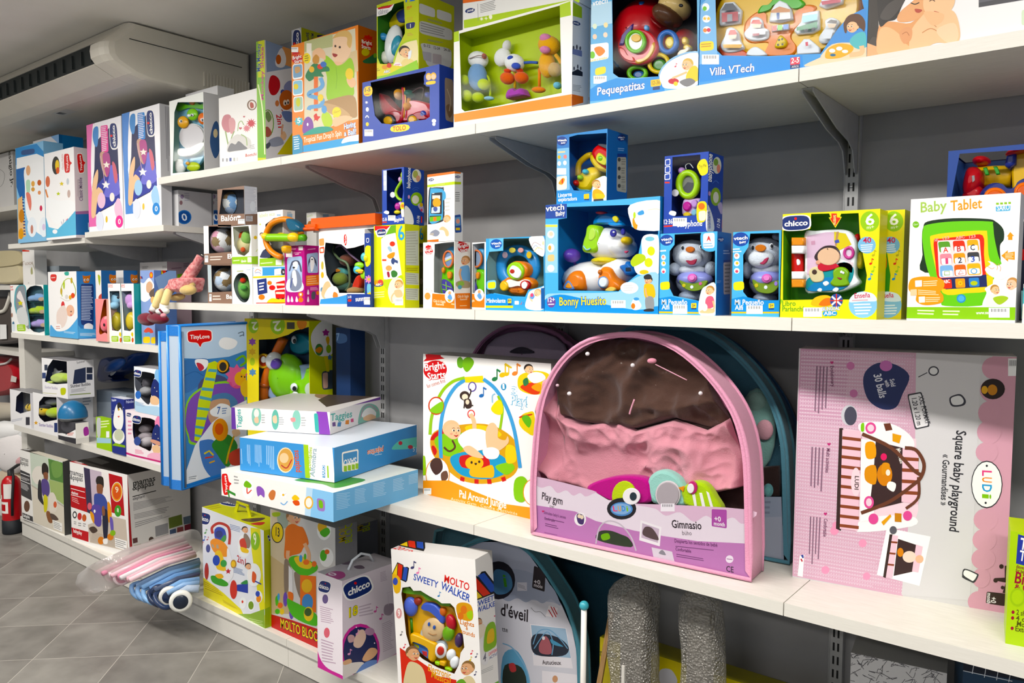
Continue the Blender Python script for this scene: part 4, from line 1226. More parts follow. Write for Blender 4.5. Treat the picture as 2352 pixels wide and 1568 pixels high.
pur = carton('bunny_toy_box', 'magenta box printed with a long-eared grey dog plush on a blue ground', 'box', S3, (655.6, GY), (700.5, GY), 565, 735, 'b3247f', F='''
@G
p 8f1d66 890 845 1075 845 1075 862 890 862
m e9a9cf 1 930 870 1005 862 1005 885 930 892
r f0e6ee 1015 850 1055 885
x f4f0f2 895 895 955 950
m e9a9cf 1 965 905 1060 900 1060 915 965 920
m f4d9e6 1 980 918 1030 913 1030 930 980 935
q a9bfe0 .12 905 955 1048 940 1050 1270 910 1275
s d9e4f4 905 1180 960 1150 1050 1190 1050 1270 910 1275
s 4a4f66 940 1020 955 990 990 980 1020 990 1040 1040 1045 1090 1030 1080 1015 1020 960 1020 935 1080 925 1075
s f0f0f2 960 1010 990 990 1010 1010 1000 1060 975 1065
e 222226 970 1050 12 9
s 8089a0 950 1090 990 1070 1030 1120 1045 1220 1000 1270 940 1260 935 1180
s f0ecea 955 1090 985 1080 1000 1180 985 1230 960 1180
c 3a4a90 7 940 1240 950 1180 960 1150
e e87a2a 1035 1305 24 24
e e87a2a 1035 1355 24 24
T f4f3f1 1026 1315 1044 1313 20 1
s e9d6e2 905 1370 915 1310 930 1370
s e9d6e2 940 1370 950 1320 965 1370
s e9d6e2 985 1370 995 1320 1010 1370''', Sd='''
@G
m e9a9cf 1 1100 870 1180 862 1180 882 1100 890
q a9bfe0 .12 1090 920 1200 905 1200 1100 1100 1100
s 4a4f66 1110 980 1140 940 1180 980 1185 1040 1165 1000 1120 1000 1105 1045
s f0f0f2 1125 965 1150 950 1165 1000 1150 1075 1130 1080
e 222226 1142 972 8 6
q e87a2a .1 1085 1125 1210 1115 1210 1215 1085 1225
m f0c08a 4 1095 1132 1205 1122 1205 1208 1095 1216
m e9a9cf 3 1125 1235 1210 1230 1210 1265 1125 1268
s e9d6e2 1095 1300 1105 1255 1115 1300
s e9d6e2 1095 1370 1105 1320 1115 1370
q 4a4a56 .4 1135 1280 1175 1270 1175 1350 1135 1355
e e87a2a 1195 1290 14 20''')
arch = carton('play_arch_box', 'white and blue box with a big dark window onto a folded plush play arch', 'box', S3, (733.5, GY), (838.6, GY), 533, .15, 'eeebea', hole=('G', '1270 812 1420 830 1470 870 1540 860 1640 830 1645 1290 1400 1290 1320 1190 1280 1120 1255 940'), inner='4a5056', F='''
@G
q d5302f .45 1442 735 1472 735 1472 840 1445 840
T f4f3f1 1466 830 1466 745 16 Tiny Love
q e8a86a .2 1208 780 1255 770 1258 840 1212 845
q e05a3a .2 1212 860 1258 850 1258 910 1214 915
r f0e8d8 1222 870 1250 900
e c9b85a 1240 1030 12 40
e e0b84a 1240 1120 14 30
e 5a8ab0 1238 1260 16 24
s f0c49a 1230 1290 1260 1200 1300 1180 1320 1240 1280 1330 1250 1340
s f2ede6 1260 1330 1300 1240 1370 1230 1400 1300 1360 1340
s d98a4a 1340 1330 1350 1280 1385 1300 1380 1345
p 4a98d8 1215 1395 1225 1350 1380 1330 1500 1300 1640 1300 1645 1395''')
toy('plush_play_arch', 'folded plush play arch with green and orange pads behind the dark window', 'toy', arch, '''
@G
pad E 7a5a48:cloth 1330 1150 .09 60 70 .04
pad#b X 6fb7b0:cloth .08 .02 .008 1310 1050 1440 1060 1455 1110 1370 1130 1340 1115
pad#b S e9903a:cloth .074 .012 .004 1320 1075 1370 1060 1400 1080 1370 1095
pad#c E 8a9a4a:cloth 1410 1160 .07 50 66 .03
bow C 6a7a5a 12 1290 830 .07 1390 960 .05 1480 1020 .05 1500 1200 .06 1460 1270 .06
bow C 9a7a9a 10 1350 870 .08 1420 840 .06 1500 920 .06 1600 1000 .07
pad#d E 7a4a3a:cloth 1480 980 .08 60 60 .03
pad#e S d8402e:cloth .05 .02 .008 1510 1270 1530 1180 1570 1120 1600 1170 1590 1240 1550 1260
pad#f E b08a5a:cloth 1560 1270 .06 70 40 .03
pad#g E 4a6a5a:cloth 1440 1230 .09 90 50 .03''')
tubz = S3 + arch.H + .001
tub = thing('storage_tub', 'bright orange lidded tub resting on the play arch box', 'tub', on_y(780, 538, GY + .08), None)
mb = MB(); X0, X1 = col_x(707, GY, tubz), col_x(864, GY, tubz)
mb.box(X0 + .02, GY + .01, tubz, X1 - .01, GY + .19, tubz + .022, mat('e0e0dc', 'toy')); mb.build('tub_body', tub)
mb = MB(); mb.box(X0, GY - .004, tubz + .012, X1, GY + .2, tubz + .03, mat('ef6a1c', 'toy')); mb.box(X0 + .012, GY + .006, tubz + .03, X1 - .012, GY + .19, tubz + .052, mat('ef6a1c', 'toy')); mb.build('lid', tub)
mb = MB(); mb.box(X0 - .05, GY + .005, tubz + .005, X0 + .06, GY - .012, tubz + .028, mat('ef6a1c', 'toy')); mb.tube([(X0 - .05, GY - .006, tubz + .02), (X0 - .02, GY - .02, tubz + .012), (X0 + .06, GY - .012, tubz + .012)], .006, mat('e2611a', 'toy')); mb.build('latch', tub)
sun = carton('sunny_toy_box', 'tall navy box edge with yellow tab and flower toys printed down it', 'box', S3, (838, 1.815), (852, 1.815), 536, .09, '24408f', F='''
@G
T f4f3f1 1725 800 1790 795 34 sunny
q f4f3f1 .3 1655 770 1682 768 1682 812 1657 814
q 24408f .3 1659 776 1678 774 1678 806 1661 808
q f4f3f1 .3 1730 815 1765 812 1765 858 1732 860
q 24408f .3 1735 821 1760 819 1760 852 1737 854
s e3dd3a 1645 860 1700 850 1705 940 1690 1020 1650 1030
* e8c23a 1760 1010 40 5 .5
e f2c48a 1745 1000 22 30
f e88ab8 e8c23a 1680 1160 40
s 7fc0d8 1665 1210 1710 1220 1705 1300 1670 1320
* e9d23a 1690 1300 30
* e8b23a 1760 1120 28 4 .4''')
tr_ = carton('display_tray', 'low navy tray in front of the play arch box, with a sunny flower toy above', 'box', S3, (797, 1.80), (850, 1.80), 675, .012, '24408f', F='''
@G
T f4f3f1 1480 1340 1515 1338 24 3-18
q d8402e .3 1482 1350 1515 1348 1515 1372 1482 1374
T f4f3f1 1555 1370 1650 1362 44 sunny
x f4f3f1 1635 1330 1705 1400''')
toy('flower_stroller_toy', 'teal, yellow and lime flower toy in front of the play arch box', 'toy', tr_, '''
@G
petals E 59b8c8 1640 950 .02 34 44 .008
petals E e9dd4a 1655 960 .016 18 36 .008
petals#b E 8ed03a 1590 1030 .02 44 34 .008
petals#c E 4fb4d0 1570 1070 .016 34 40 .008
petals#d E e9d23a 1590 1080 .012 40 18 .006
petals#e E a3d840 1630 1120 .02 26 40 .007
petals#f E ef9a3a 1600 1095 .01 22 12 .005
stem C 7ac51f 8 1640 1130 .02 1660 1220 .02 1640 1290 .02''', base=tr_.base, inside=False)
c6 = carton('feeding_toy_box', 'tall yellow and lime box with toy food pictures and a big blue six', 'box', S3, (859.5, GY), (930, GY), 519, 963, 'dfe63a', cs='dbe02c', F='''
@H
p 6fae2a 120 700 160 655 245 645 245 760 110 790
p f4f3f1 105 780 150 740 240 720 270 900 300 1120 240 1170 130 1160 110 1000
p f4f3f1 45 655 195 655 160 720 125 760 70 760 45 700
p d8262c 45 655 190 655 150 695 45 700
K 68 720 150 710 .7
e f0f2f0 200 840 48 56
e d8452e 212 825 26 24
s 9fc0d8 165 860 190 850 210 890 190 900
s e89a3a 160 940 190 915 235 905 225 950 185 965
r e0562a 115 970 155 988
s 3a4a7a 200 980 220 955 240 975 262 985 262 1010 235 1000 225 1020 205 1010
e dba868 178 1055 30 26
s a03040 160 1095 180 1090 188 1135 170 1140
s 3f7a3a 200 1090 230 1075 260 1100 250 1135 210 1140
T 3f9fd8 270 795 330 780 130 6
s c2d83a 120 1180 240 1150 300 1120 320 1180 300 1300 200 1300
s f4e8d0 170 1260 210 1160 290 1150 320 1220 310 1340 230 1390 190 1360
b f0c49a c99a5a 268 1210 40 -1
s f0c49a 230 1270 290 1260 310 1320 250 1330
c f0c49a 14 230 1290 205 1330 210 1380
q 24408f .4 38 1175 125 1165 128 1225 40 1235
e e8b03a 65 1195 26 28
e e05a4a 100 1190 26 28
T f4f3f1 55 1225 110 1218 22 ABC
m f0f0a8 3 40 1280 140 1270 140 1335 40 1345
x f4f3f1 235 1343 315 1406''', Sd='''
@H
p c9cfc0 335 705 460 700 462 1030 340 1025
m b5b9a8 12 340 710 455 705 458 1020 345 1018
p c9cfc0 335 1095 462 1105 462 1215 340 1210
m a8aca0 5 340 1100 458 1110 458 1210 345 1205
p c9cfc0 335 1245 462 1250 460 1360 340 1355
m a8aca0 5 340 1250 458 1255 456 1355 345 1350
m b0a820 2 345 1050 455 1050 455 1085 345 1085''')
carton('feeding_toy_box', 'yellow food toy box almost hidden behind its twin with the big blue six', 'box', S3, (945, 1.985), (978, 1.985), 519, .08, 'd6d93a', F='''
@H
p 5a5a3a 462 820 520 820 520 1400 462 1400
T 3f9fd8 475 790 510 780 110 6
e b08a5a 485 880 16 26
e 7a8a5a 488 960 16 30
e 8a7a6a 485 1180 14 30''')
carton('puzzle_box', 'small dark blue box behind the baby phone box on the yellow food box', 'box', S3 + c6.H + .001, (862, 1.99), (880, 1.99), 488, .05, '26467a', F='''
@H
T 8fb4dd 70 650 70 545 30 ZLE''')
bp1 = carton('baby_phone_box', 'royal blue baby phone box with green hook toy, perched on the yellow food box', 'box', S3 + c6.H + .001, (878, GY), (928, GY), 390, 974, '2547a8', cs='27479f', hole=('H', '158 128 300 110 300 200 340 320 300 430 330 470 310 540 250 560 160 550 158 400'), inner='1d3384', F='''
@H
p c9d2ea 125 130 158 128 158 320 128 320
q f4f3f1 .2 128 180 150 178 150 215 128 217
q f4f3f1 .2 128 235 150 233 150 270 128 272
s f0f2f6 150 510 180 520 170 545 130 530
T f4f3f1 118 610 160 605 30 12-36
m d8452e 1 118 610 160 608 160 635 118 636
x f4f3f1 170 555 240 605
T f4f3f1 230 620 315 600 34 babyphone
e e9dd2a 310 470 24 40
e e8823a 308 465 14 18
q f0e8e0 .3 290 500 325 495 325 570 300 575
q f2f2ee .3 330 470 390 520 410 640 335 635
T 2547a8 370 625 365 545 22 miniland''', Sd='''
@H
T f4f3f1 380 300 385 105 34 babyphone
e e9e6d2 440 180 44 62
e b9bd6a 430 165 24 36
e e0a88a 455 205 20 30
c 4f74c8 4 400 310 430 290 465 300
c 4f74c8 4 410 325 435 310 455 320
e 8fc03a 440 400 56 64
e e9e6d2 430 405 34 40
e d9a0c8 368 380 10 18
s b9b0d8 450 460 490 440 510 500 500 530
e e8c03a 485 455 16 20
e d8506a 487 505 10 14
T f4f3f1 465 630 470 560 24 12-36
l e0402e 12 488 625 488 565
s f2f2ee 330 470 380 500 410 580 405 645 330 640''')
toy('baby_phone_toy', 'lime hook-shaped baby phone with pink keys in the royal blue box', 'toy', bp1, '''
@H
loop C a8d83a 14 330 150 .012 320 200 .012 262 290 .012 245 340 .012 265 390 .012 300 410 .012
ear E d9a8d0 285 215 .012 14 26 .006
cap E c9e04a 318 175 .01 26 40 .007
pad E c03a9a 262 470 .01 26 36 .007
pad E d8a8d8 290 450 .014 22 26 .006
pad#b E e9d84a 258 525 .012 30 20 .006
tag D e6e4e8 212 360 .008 24 28 .002''')
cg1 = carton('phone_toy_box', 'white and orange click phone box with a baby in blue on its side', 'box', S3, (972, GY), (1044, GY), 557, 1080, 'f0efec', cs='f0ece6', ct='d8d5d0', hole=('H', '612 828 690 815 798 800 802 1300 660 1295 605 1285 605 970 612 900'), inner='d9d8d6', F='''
@H
B 525 900 592 890
s f4f0ea 520 1330 540 1260 570 1240 590 1290 580 1370 540 1390
c c9805a 3 530 1260 550 1240 575 1245 590 1280
e e8a05a 545 1320 28 34
e f4ece0 560 1260 24 26
p e8821e 590 1295 805 1310 815 1440 585 1425
T f4e0c0 600 1375 715 1385 24 Click & Giggle
T f4e0c0 625 1405 700 1410 22 Remote
m f4d8a8 1 770 1385 800 1388 800 1410 770 1408
e f4f3f1 755 1320 46 62
e e0a878 755 1290 14 18
s 6aa0d8 735 1330 760 1300 780 1340 760 1360
s e8b23a 735 1350 770 1360 750 1375''', Sd='''
@H
B 838 870 930 850
b e9b48a b98a5a 900 985 42 -1
s 7ab0e0 850 1060 880 1035 930 1030 945 1080 945 1180 860 1180
c e9b48a 20 860 1060 850 1110 870 1180
s b0a080 815 1190 880 1170 945 1190 940 1240 830 1235
s 9ac05a 830 1190 880 1180 890 1215 840 1220
e 5fa8b8 850 1235 20 20
p e8821e 805 1295 960 1290 960 1440 815 1440
T f4e0c0 830 1335 935 1330 24 Click & Giggle
T f4e0c0 855 1360 920 1355 18 Remote
m f4d8a8 1 850 1405 930 1403 930 1418 850 1420''')
PH = '''
@H
case S 7ed020 .03 .025 .008 670 1310 672 1150 690 1030 740 1000 790 1020 %s
case S 5aa8d8 .034 .025 .008 690 1020 690 920 720 870 770 850 790 900 790 1060 740 1050
lens O e07a4a 742 970 .022 44 76 9
lens D 7a94b8 742 970 .024 42 74 .006
lens#b A c9d6e8 .0232 705 960 780 930 782 965 708 990
lens#b A e9d86a .0231 706 985 782 950 782 962 708 998
key S e8922a .018 .008 .003 725 1100 745 1085 765 1100 760 1150 735 1155
key#b S e8922a .018 .008 .003 675 1060 690 1045 700 1070 690 1100 678 1095
keypad S 4a3f94 .016 .004 .002 680 1165 740 1180 770 1220 780 1300 690 1300
keypad A 8ecb1e .0155 715 1180 722 1185 730 1300 722 1300
keypad A 8ecb1e .0155 685 1205 770 1235 770 1242 685 1212
keypad A 8ecb1e .0155 685 1250 778 1275 778 1282 685 1257'''
toy('remote_toy', 'lime and blue toy remote with mirror, in the window beside the baby in blue', 'toy', cg1, PH % '800 1150 800 1310')
cg2 = carton('phone_toy_box', 'narrow click phone window box touching the round blue steering wheel box', 'box', S3, (1084, 1.865), (1117, 1.865), 557, .07, 'f0efec', cs='ecebe8', hole=('H', '950 830 1084 815 1084 1305 952 1290'), inner='d9d8d6', F='''
@H
p e8821e 955 1295 1085 1310 1085 1430 955 1425
e f4f3f1 1035 1310 46 58
e e0a878 1035 1280 14 18
s 6aa0d8 1015 1315 1040 1290 1060 1330 1040 1350
T f4e0c0 957 1370 990 1372 20 ggle
m d04a3a 1 1100 850 1125 845 1125 870 1100 875''')
toy('remote_toy', 'lime and blue toy remote with mirror, in the window next to the blue steering box', 'toy', cg2, '''
@H
case S 7ed020 .018 .02 .008 958 1290 960 1080 1000 1060 1060 1070 1083 1120 1080 1290
case S 5aa8d8 .022 .02 .008 958 1050 960 920 1000 880 1050 860 1080 900 1083 1060 1000 1070
lens O e07a4a 1008 965 .012 50 78 9
lens D 8a9ab0 1008 965 .014 48 76 .006
key S e8922a .01 .008 .003 1000 1105 1020 1090 1032 1110 1025 1150 1005 1155
keypad S 4a3f94 .01 .004 .002 958 1165 985 1175 1005 1220 1010 1290 958 1290''')
jp = carton('toy_phone_box', 'tall white box with orange lid edge and a blue toy mobile phone picture', 'box', S3 + cg1.H + .001, (981.5, GY), (1044, GY), 401, 1063, 'f2f1ee', cs='dedcd8', F='''
@H
p ea7a20 535 168 805 130 805 158 540 195
J 555 222 605 214
p c2d832 540 268 805 232 805 262 540 290
m d8e88a 1 620 265 740 245 740 262 620 282
s 2a3038 558 320 590 292 680 290 700 310 705 560 680 615 560 640 550 600
s 4fa3d4 570 330 590 300 685 305 690 330 690 560 670 600 565 620
s 4fa3d4 690 320 715 340 718 390 700 410 690 400
q 28303a .08 582 345 685 335 680 545 572 540
r f0d8d0 590 365 665 400
e f0a83a 632 435 38 46
q c9d8e8 .1 585 480 665 470 662 530 580 535
e 4a5a9a 620 495 20 24
p d8e8f0 590 345 610 343 610 350 590 352
q 28303a .1 565 560 675 555 672 580 565 585
q 6fb83a .1 565 570 672 562 668 605 565 615
r e8823a 600 570 630 610
m c9c9c6 4 720 385 770 380 770 520 700 530
b f2c79a d9a86a 725 590 34 -1
s f4f2f0 590 690 640 640 700 640 720 690 650 720
s f2c79a 655 690 690 660 740 700 745 745 720 750 700 700
s 8a8fa0 570 720 620 690 660 715 640 750 600 750
s b0a8a0 560 735 600 720 600 745
p ea7a20 540 790 650 780 650 805 540 805''', Sd='''
@H
p ea7a20 800 130 860 135 860 160 800 158
J 808 190 855 190
p c2d832 800 235 862 238 862 262 800 262
m 8a8a86 5 808 330 860 330 862 430 808 430
q 2f4f94 .15 795 555 860 545 868 715 805 720
q 6fa0c8 .1 805 575 855 568 858 650 810 655
e e8a08a 832 610 18 24
r e8c83a 812 672 852 695''')
mv = carton('steering_toy_box', 'light blue box with a round blue and orange steering wheel toy', 'box', S3, (1115.5, 1.822), (1250, 1.822), 548, .14, '4aa4dc', cs='3f90c8', hole=('H', '1130 900 1262 888 1262 775 1510 770 1530 850 1600 930 1645 935 1648 1220 1590 1240 1500 1260 1470 1325 1340 1320 1180 1290 1100 1320 1100 1000'), inner='8fb8b4', F='''
@H
p 6fbce8 1130 775 1265 770 1262 890 1130 900
V 1140 830 1252 825 1f58b0
s f0f2f0 1510 765 1645 755 1650 930 1600 930 1540 870
c b8a0a8 6 1530 850 1560 810 1620 840
c 9fb0d0 6 1540 870 1570 840 1600 870
c e8d8a0 8 1555 900 1590 860 1640 880
q f4d9b0 .3 1635 800 1650 800 1650 840 1630 830
q 7fc4e0 .3 1105 1175 1195 1165 1195 1255 1105 1260
q e8e04a .3 1115 1190 1190 1182 1188 1245 1118 1250
p 2f8ed8 1090 1310 1150 1295 1250 1310 1350 1335 1350 1410 1090 1405
T f4f6fa 1105 1382 1285 1382 40 Minivolante
q f0cf2a .1 1305 1345 1340 1343 1340 1385 1305 1387
T 3a4a6a 1308 1372 1338 1371 22 6+
r 22386a 1308 1390 1338 1402
p e0e03a 1085 1410 1355 1410 1355 1432 1085 1430
q f4f3f1 .2 1370 1365 1410 1365 1410 1400 1370 1400
n d04a5a 1430 1395 20
n 4a6ad0 1450 1395 18
s eaf0f4 1480 1435 1490 1330 1520 1270 1620 1240 1650 1240 1650 1440
b f4cfa8 d8b080 1585 1290 34 -1
s f0f0ee 1490 1440 1500 1390 1560 1340 1615 1340 1620 1440
c f4cfa8 14 1540 1370 1510 1330 1530 1300
s 6aa0e0 1515 1330 1540 1290 1560 1320 1540 1350
e e0507a 1535 1310 14 18
p 1f5aa0 1620 1245 1652 1240 1652 1440 1622 1440''')
toy('steering_wheel_toy', 'round blue steering wheel toy with orange base and lime horn', 'toy', mv, '''
@H
rim O 3f98dc 1400 1040 .055 165 155 54 .55
sticker D e9c8d8 1275 930 .034 24 30 .003
sticker#b D f0e070 1345 885 .034 30 26 .003
sticker#c D e8a8a0 1425 885 .034 26 24 .003
sticker#d D f0c84a 1505 930 .034 24 34 .003
base S ef8a24 .02 .03 .01 1225 1200 1260 1160 1320 1130 1400 1140 1480 1140 1530 1180 1535 1220 1490 1290 1400 1315 1310 1290
base S f4efe6 .012 .01 .004 1280 1185 1320 1160 1400 1180 1460 1160 1500 1180 1470 1240 1400 1225 1310 1240
horn D ef8a24 1390 1070 .014 98 84 .03
horn D a6d832 1370 1080 .007 82 86 .012
face S f4f2ee .004 .004 .002 1315 1080 1345 1030 1400 1050 1430 1100 1400 1150 1340 1130
face#b D c0392b 1345 1085 .0025 22 20 .002
button D f2c32a 1262 1225 .006 38 48 .01
button#b D c02a2a 1462 1215 .006 46 46 .01
button#b S f0ece8 .004 .003 .001 1435 1200 1465 1180 1490 1210 1470 1250 1440 1240
grille X c8701a .0105 .003 .001 1325 1245 1395 1248 1395 1256 1325 1253
grille#b X c8701a .0105 .003 .001 1325 1265 1400 1268 1400 1276 1325 1273''')
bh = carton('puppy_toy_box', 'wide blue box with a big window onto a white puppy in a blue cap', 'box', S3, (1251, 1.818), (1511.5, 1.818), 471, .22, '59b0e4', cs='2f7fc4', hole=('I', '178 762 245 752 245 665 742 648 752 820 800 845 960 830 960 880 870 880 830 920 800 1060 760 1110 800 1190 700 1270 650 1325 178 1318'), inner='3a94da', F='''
@I
p 2a4a9c 68 652 246 640 242 752 72 758
O f4f6fa 20387a 80 700 225 685 44 vtech
O f4f6fa 20387a 160 738 232 724 34 Baby
p 9fd0ee 72 800 172 800 172 1180 75 1180
r e9e06a 74 805 172 822
e e8eef4 120 880 28 30
e e8d0b8 122 876 16 18
e e8eef4 120 985 28 34
e e8b060 112 985 12 20
q e8c890 .3 95 1040 148 1035 148 1090 95 1092
e e8eef4 120 1145 28 28
s f0f4f8 742 648 1000 622 1000 830 850 850 780 835 745 780
s e8a03a 760 760 790 740 800 800 790 840 765 820
s f4f6fa 770 720 820 690 860 720 840 790 790 800
s 4a9ad8 800 710 840 690 850 720 810 730
e b9d84a 775 730 10 26
c e8d8c0 6 880 690 940 680 980 690
s f2f0e6 900 740 960 700 990 760 960 800 910 790
s f4f6f4 830 930 860 885 930 880 965 920 965 1180 900 1190 800 1190 770 1110 830 1060
e 7fc4d8 895 915 36 18
e d8e04a 905 1010 30 36
e d8e04a 885 1100 32 36
s b9d02a 745 1090 790 1035 850 1040 860 1080 800 1120 760 1130
e e8c83a 850 1175 36 18
s 9fd0ee 76 1360 200 1340 640 1330 720 1260 830 1200 965 1195 965 1490 76 1480
s 2f8ed8 76 1390 190 1350 360 1380 560 1430 800 1470 965 1440 965 1500 76 1478
e f4f6fa 735 1298 70 46
m c9ccd0 3 690 1275 780 1272 780 1325 690 1328
e 6a4a9a 124 1410 34 42
T f4f3f1 98 1410 152 1406 34 12+
m f4f3f1 1 100 1420 148 1418 148 1436 100 1438
O f2dc2a 1c62b8 188 1436 555 1430 64 Bonny Huesito
x f2f4f4 592 1395 705 1455
s f2f2ee 750 1420 780 1375 810 1400 830 1440 800 1470 760 1465
e 4a9ad8 790 1385 22 12
e e8823a 765 1440 16 22
b e9b48a 2a2422 882 1240 30 -1
s 2a2a2e 850 1205 880 1190 905 1200 905 1228 855 1230
s f0c01c 850 1280 880 1265 925 1280 935 1370 860 1375
s 8a8f94 862 1375 920 1372 925 1465 870 1470
c e9b48a 12 860 1300 868 1350 880 1370
s 2a2a2e 850 1470 890 1460 925 1465 920 1482 855 1482''', Sd='''
@I
m 8fc0e8 3 970 850 1000 850 1000 870 970 870''')
toy('puppy_toy', 'white toy puppy with blue cap, lime ear and orange legs inside the wide blue box', 'toy', bh, '''
@I
body E f2f0ee 470 1230 .11 260 145 .07
body E f2f0ee 660 1170 .1 130 110 .06
paw S f28a1e .026 .05 .016 195 1310 230 1220 270 1170 330 1165 370 1220 362 1310 300 1322
paw S 5a8ad0 .025 .01 .004 212 1305 255 1235 300 1310
paw S f5a030 .023 .01 .003 230 1295 256 1255 283 1300
paw#b S f28a1e .026 .05 .016 490 1310 475 1220 490 1150 530 1130 580 1150 610 1220 650 1270 650 1320 560 1325
paw#b D 5a9ad8 525 1255 .022 42 48 .01
paw#b D e6ecf0 525 1255 .017 34 40 .008
paw#b E c8701a 505 1175 .025 16 20 .006
paw#b S f2d070 .023 .008 .003 540 1320 580 1290 620 1300 610 1325
collar E e6d21c 580 1090 .1 120 40 .06
bow S 1f6ab8 .034 .03 .01 645 1130 690 1110 700 1090 730 1100 780 1170 760 1200 700 1205 680 1180
bow A 16263a .032 705 1140 745 1138 745 1165 705 1168
head E f4f2f0 590 960 .1 175 140 .065
head E f4f2f0 680 980 .09 92 85 .055
ear S a9dc2a .035 .03 .01 400 810 450 805 490 830 500 960 480 1010 420 1025 360 1010 365 940 385 880
ear S c6e86a .033 .01 .004 425 840 460 830 470 890 440 930 410 920
ear C 9ad0dc 6 375 970 .034 400 1000 .033 430 990 .033
eye D 2f2f94 603 870 .034 24 30 .006
eye#b D 2f2f94 680 860 .042 16 26 .006
eye E f4f6fa 612 862 .033 8 8 .003
nose E f4cf1c 715 930 .045 34 34 .024
mouth S c84a6a .044 .006 .002 690 1015 705 1008 722 1010 705 1028
cap S 1f86cc .05 .06 .016 430 800 445 750 490 715 570 710 650 740 670 790 660 805 560 800 480 800
cap S 2a94dc .035 .02 .006 560 790 640 780 675 805 640 815 580 812
cap#b E c03a4a 520 712 .06 40 14 .02
flower S e8d83a .03 .006 .002 600 745 625 735 645 760 630 785 605 770
tail E 6a4ab8 285 1045 .07 54 56 .03
tail C 6a4ab8 12 300 1085 .08 310 1110 .09''')
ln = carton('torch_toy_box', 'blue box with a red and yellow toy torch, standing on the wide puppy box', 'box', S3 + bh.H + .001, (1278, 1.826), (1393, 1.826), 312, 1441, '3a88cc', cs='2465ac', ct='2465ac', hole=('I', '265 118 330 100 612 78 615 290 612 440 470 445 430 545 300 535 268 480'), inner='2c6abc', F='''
@I
p 7fb9e2 165 200 262 190 268 530 165 540
p 3a78c0 162 110 265 100 265 200 165 210
V 165 150 250 148 22428e
m f0d0a0 1 175 225 245 220 245 250 175 255
e e0b83a 185 275 12 14
e d88a8a 232 272 14 16
e e8eef4 186 325 14 18
e e8eef4 230 320 14 18
r eef2f4 168 362 240 412
q f0e8d8 .15 165 430 245 418 245 525 168 535
s e8a03a 180 480 210 440 230 450 210 490
r d8402e 205 445 215 480
p 2f8ed8 165 560 230 545 340 560 440 550 440 640 165 635
T f4f6fa 178 590 285 578 30 Linterna
T f4f6fa 178 622 325 612 30 exploradora
q e9c81c .15 378 565 420 560 420 600 378 603
r 22386a 382 602 420 612
p e0d83a 262 640 440 625 440 650 262 650
s d9ecf6 440 625 450 490 480 445 560 435 560 640 450 640
b f2c79a b98a4a 480 490 34 1
s e9b23a 450 540 490 525 535 560 530 600 455 605
s e8c84a 470 560 540 570 530 600 480 600
p 3a3a44 455 605 530 600 535 622 455 622''', Sd='''
@I
V 640 125 705 125 1b3a86
m 8fb4e0 2 645 200 705 205 705 235 645 228
q b3ac9c .1 638 275 710 275 712 555 635 540
e 4a4a4a 655 295 12 16
e 4a4a4a 655 365 12 16
e 4a4a4a 655 432 12 16
e 4a4a4a 655 500 12 16
m 8a8478 3 672 285 705 285 705 340 672 340
m 8a8478 3 672 355 705 355 705 410 672 410
m 8a8478 3 672 425 705 425 705 480 672 480
m 8a8478 3 672 495 705 495 705 540 672 535
r 1b3a86 640 248 712 275''')
toy('torch_toy', 'red and yellow toy torch with blue buttons in the box above the puppy', 'toy', ln, '''
@I
grip S f2d41c .04 .05 .016 305 520 300 470 340 400 400 350 470 360 480 420 440 500 400 545 330 545
grip S 5ab0d8 .042 .045 .01 300 500 345 525 420 530 415 548 330 550
handle C d8b41a 24 335 420 .06 340 330 .06 400 270 .06 440 260 .06
head S f2d41c .035 .05 .014 415 300 420 250 480 270 560 340 590 380 540 395 470 370
head S d8262c .025 .06 .014 425 240 470 175 540 190 615 260 600 345 560 375 480 330
head S e2dd5a .018 .01 .003 470 275 495 240 550 280 560 310 540 340 480 310
head E 8ac51a 510 285 .02 22 24 .004
lens S 3a3f48 .022 .05 .004 480 175 530 170 610 195 618 265 560 215
button E 3fb8d8 392 390 .035 22 22 .01
button#b E a6d82a 350 435 .035 20 22 .01
button#c E c8202a 318 478 .035 20 24 .01''')
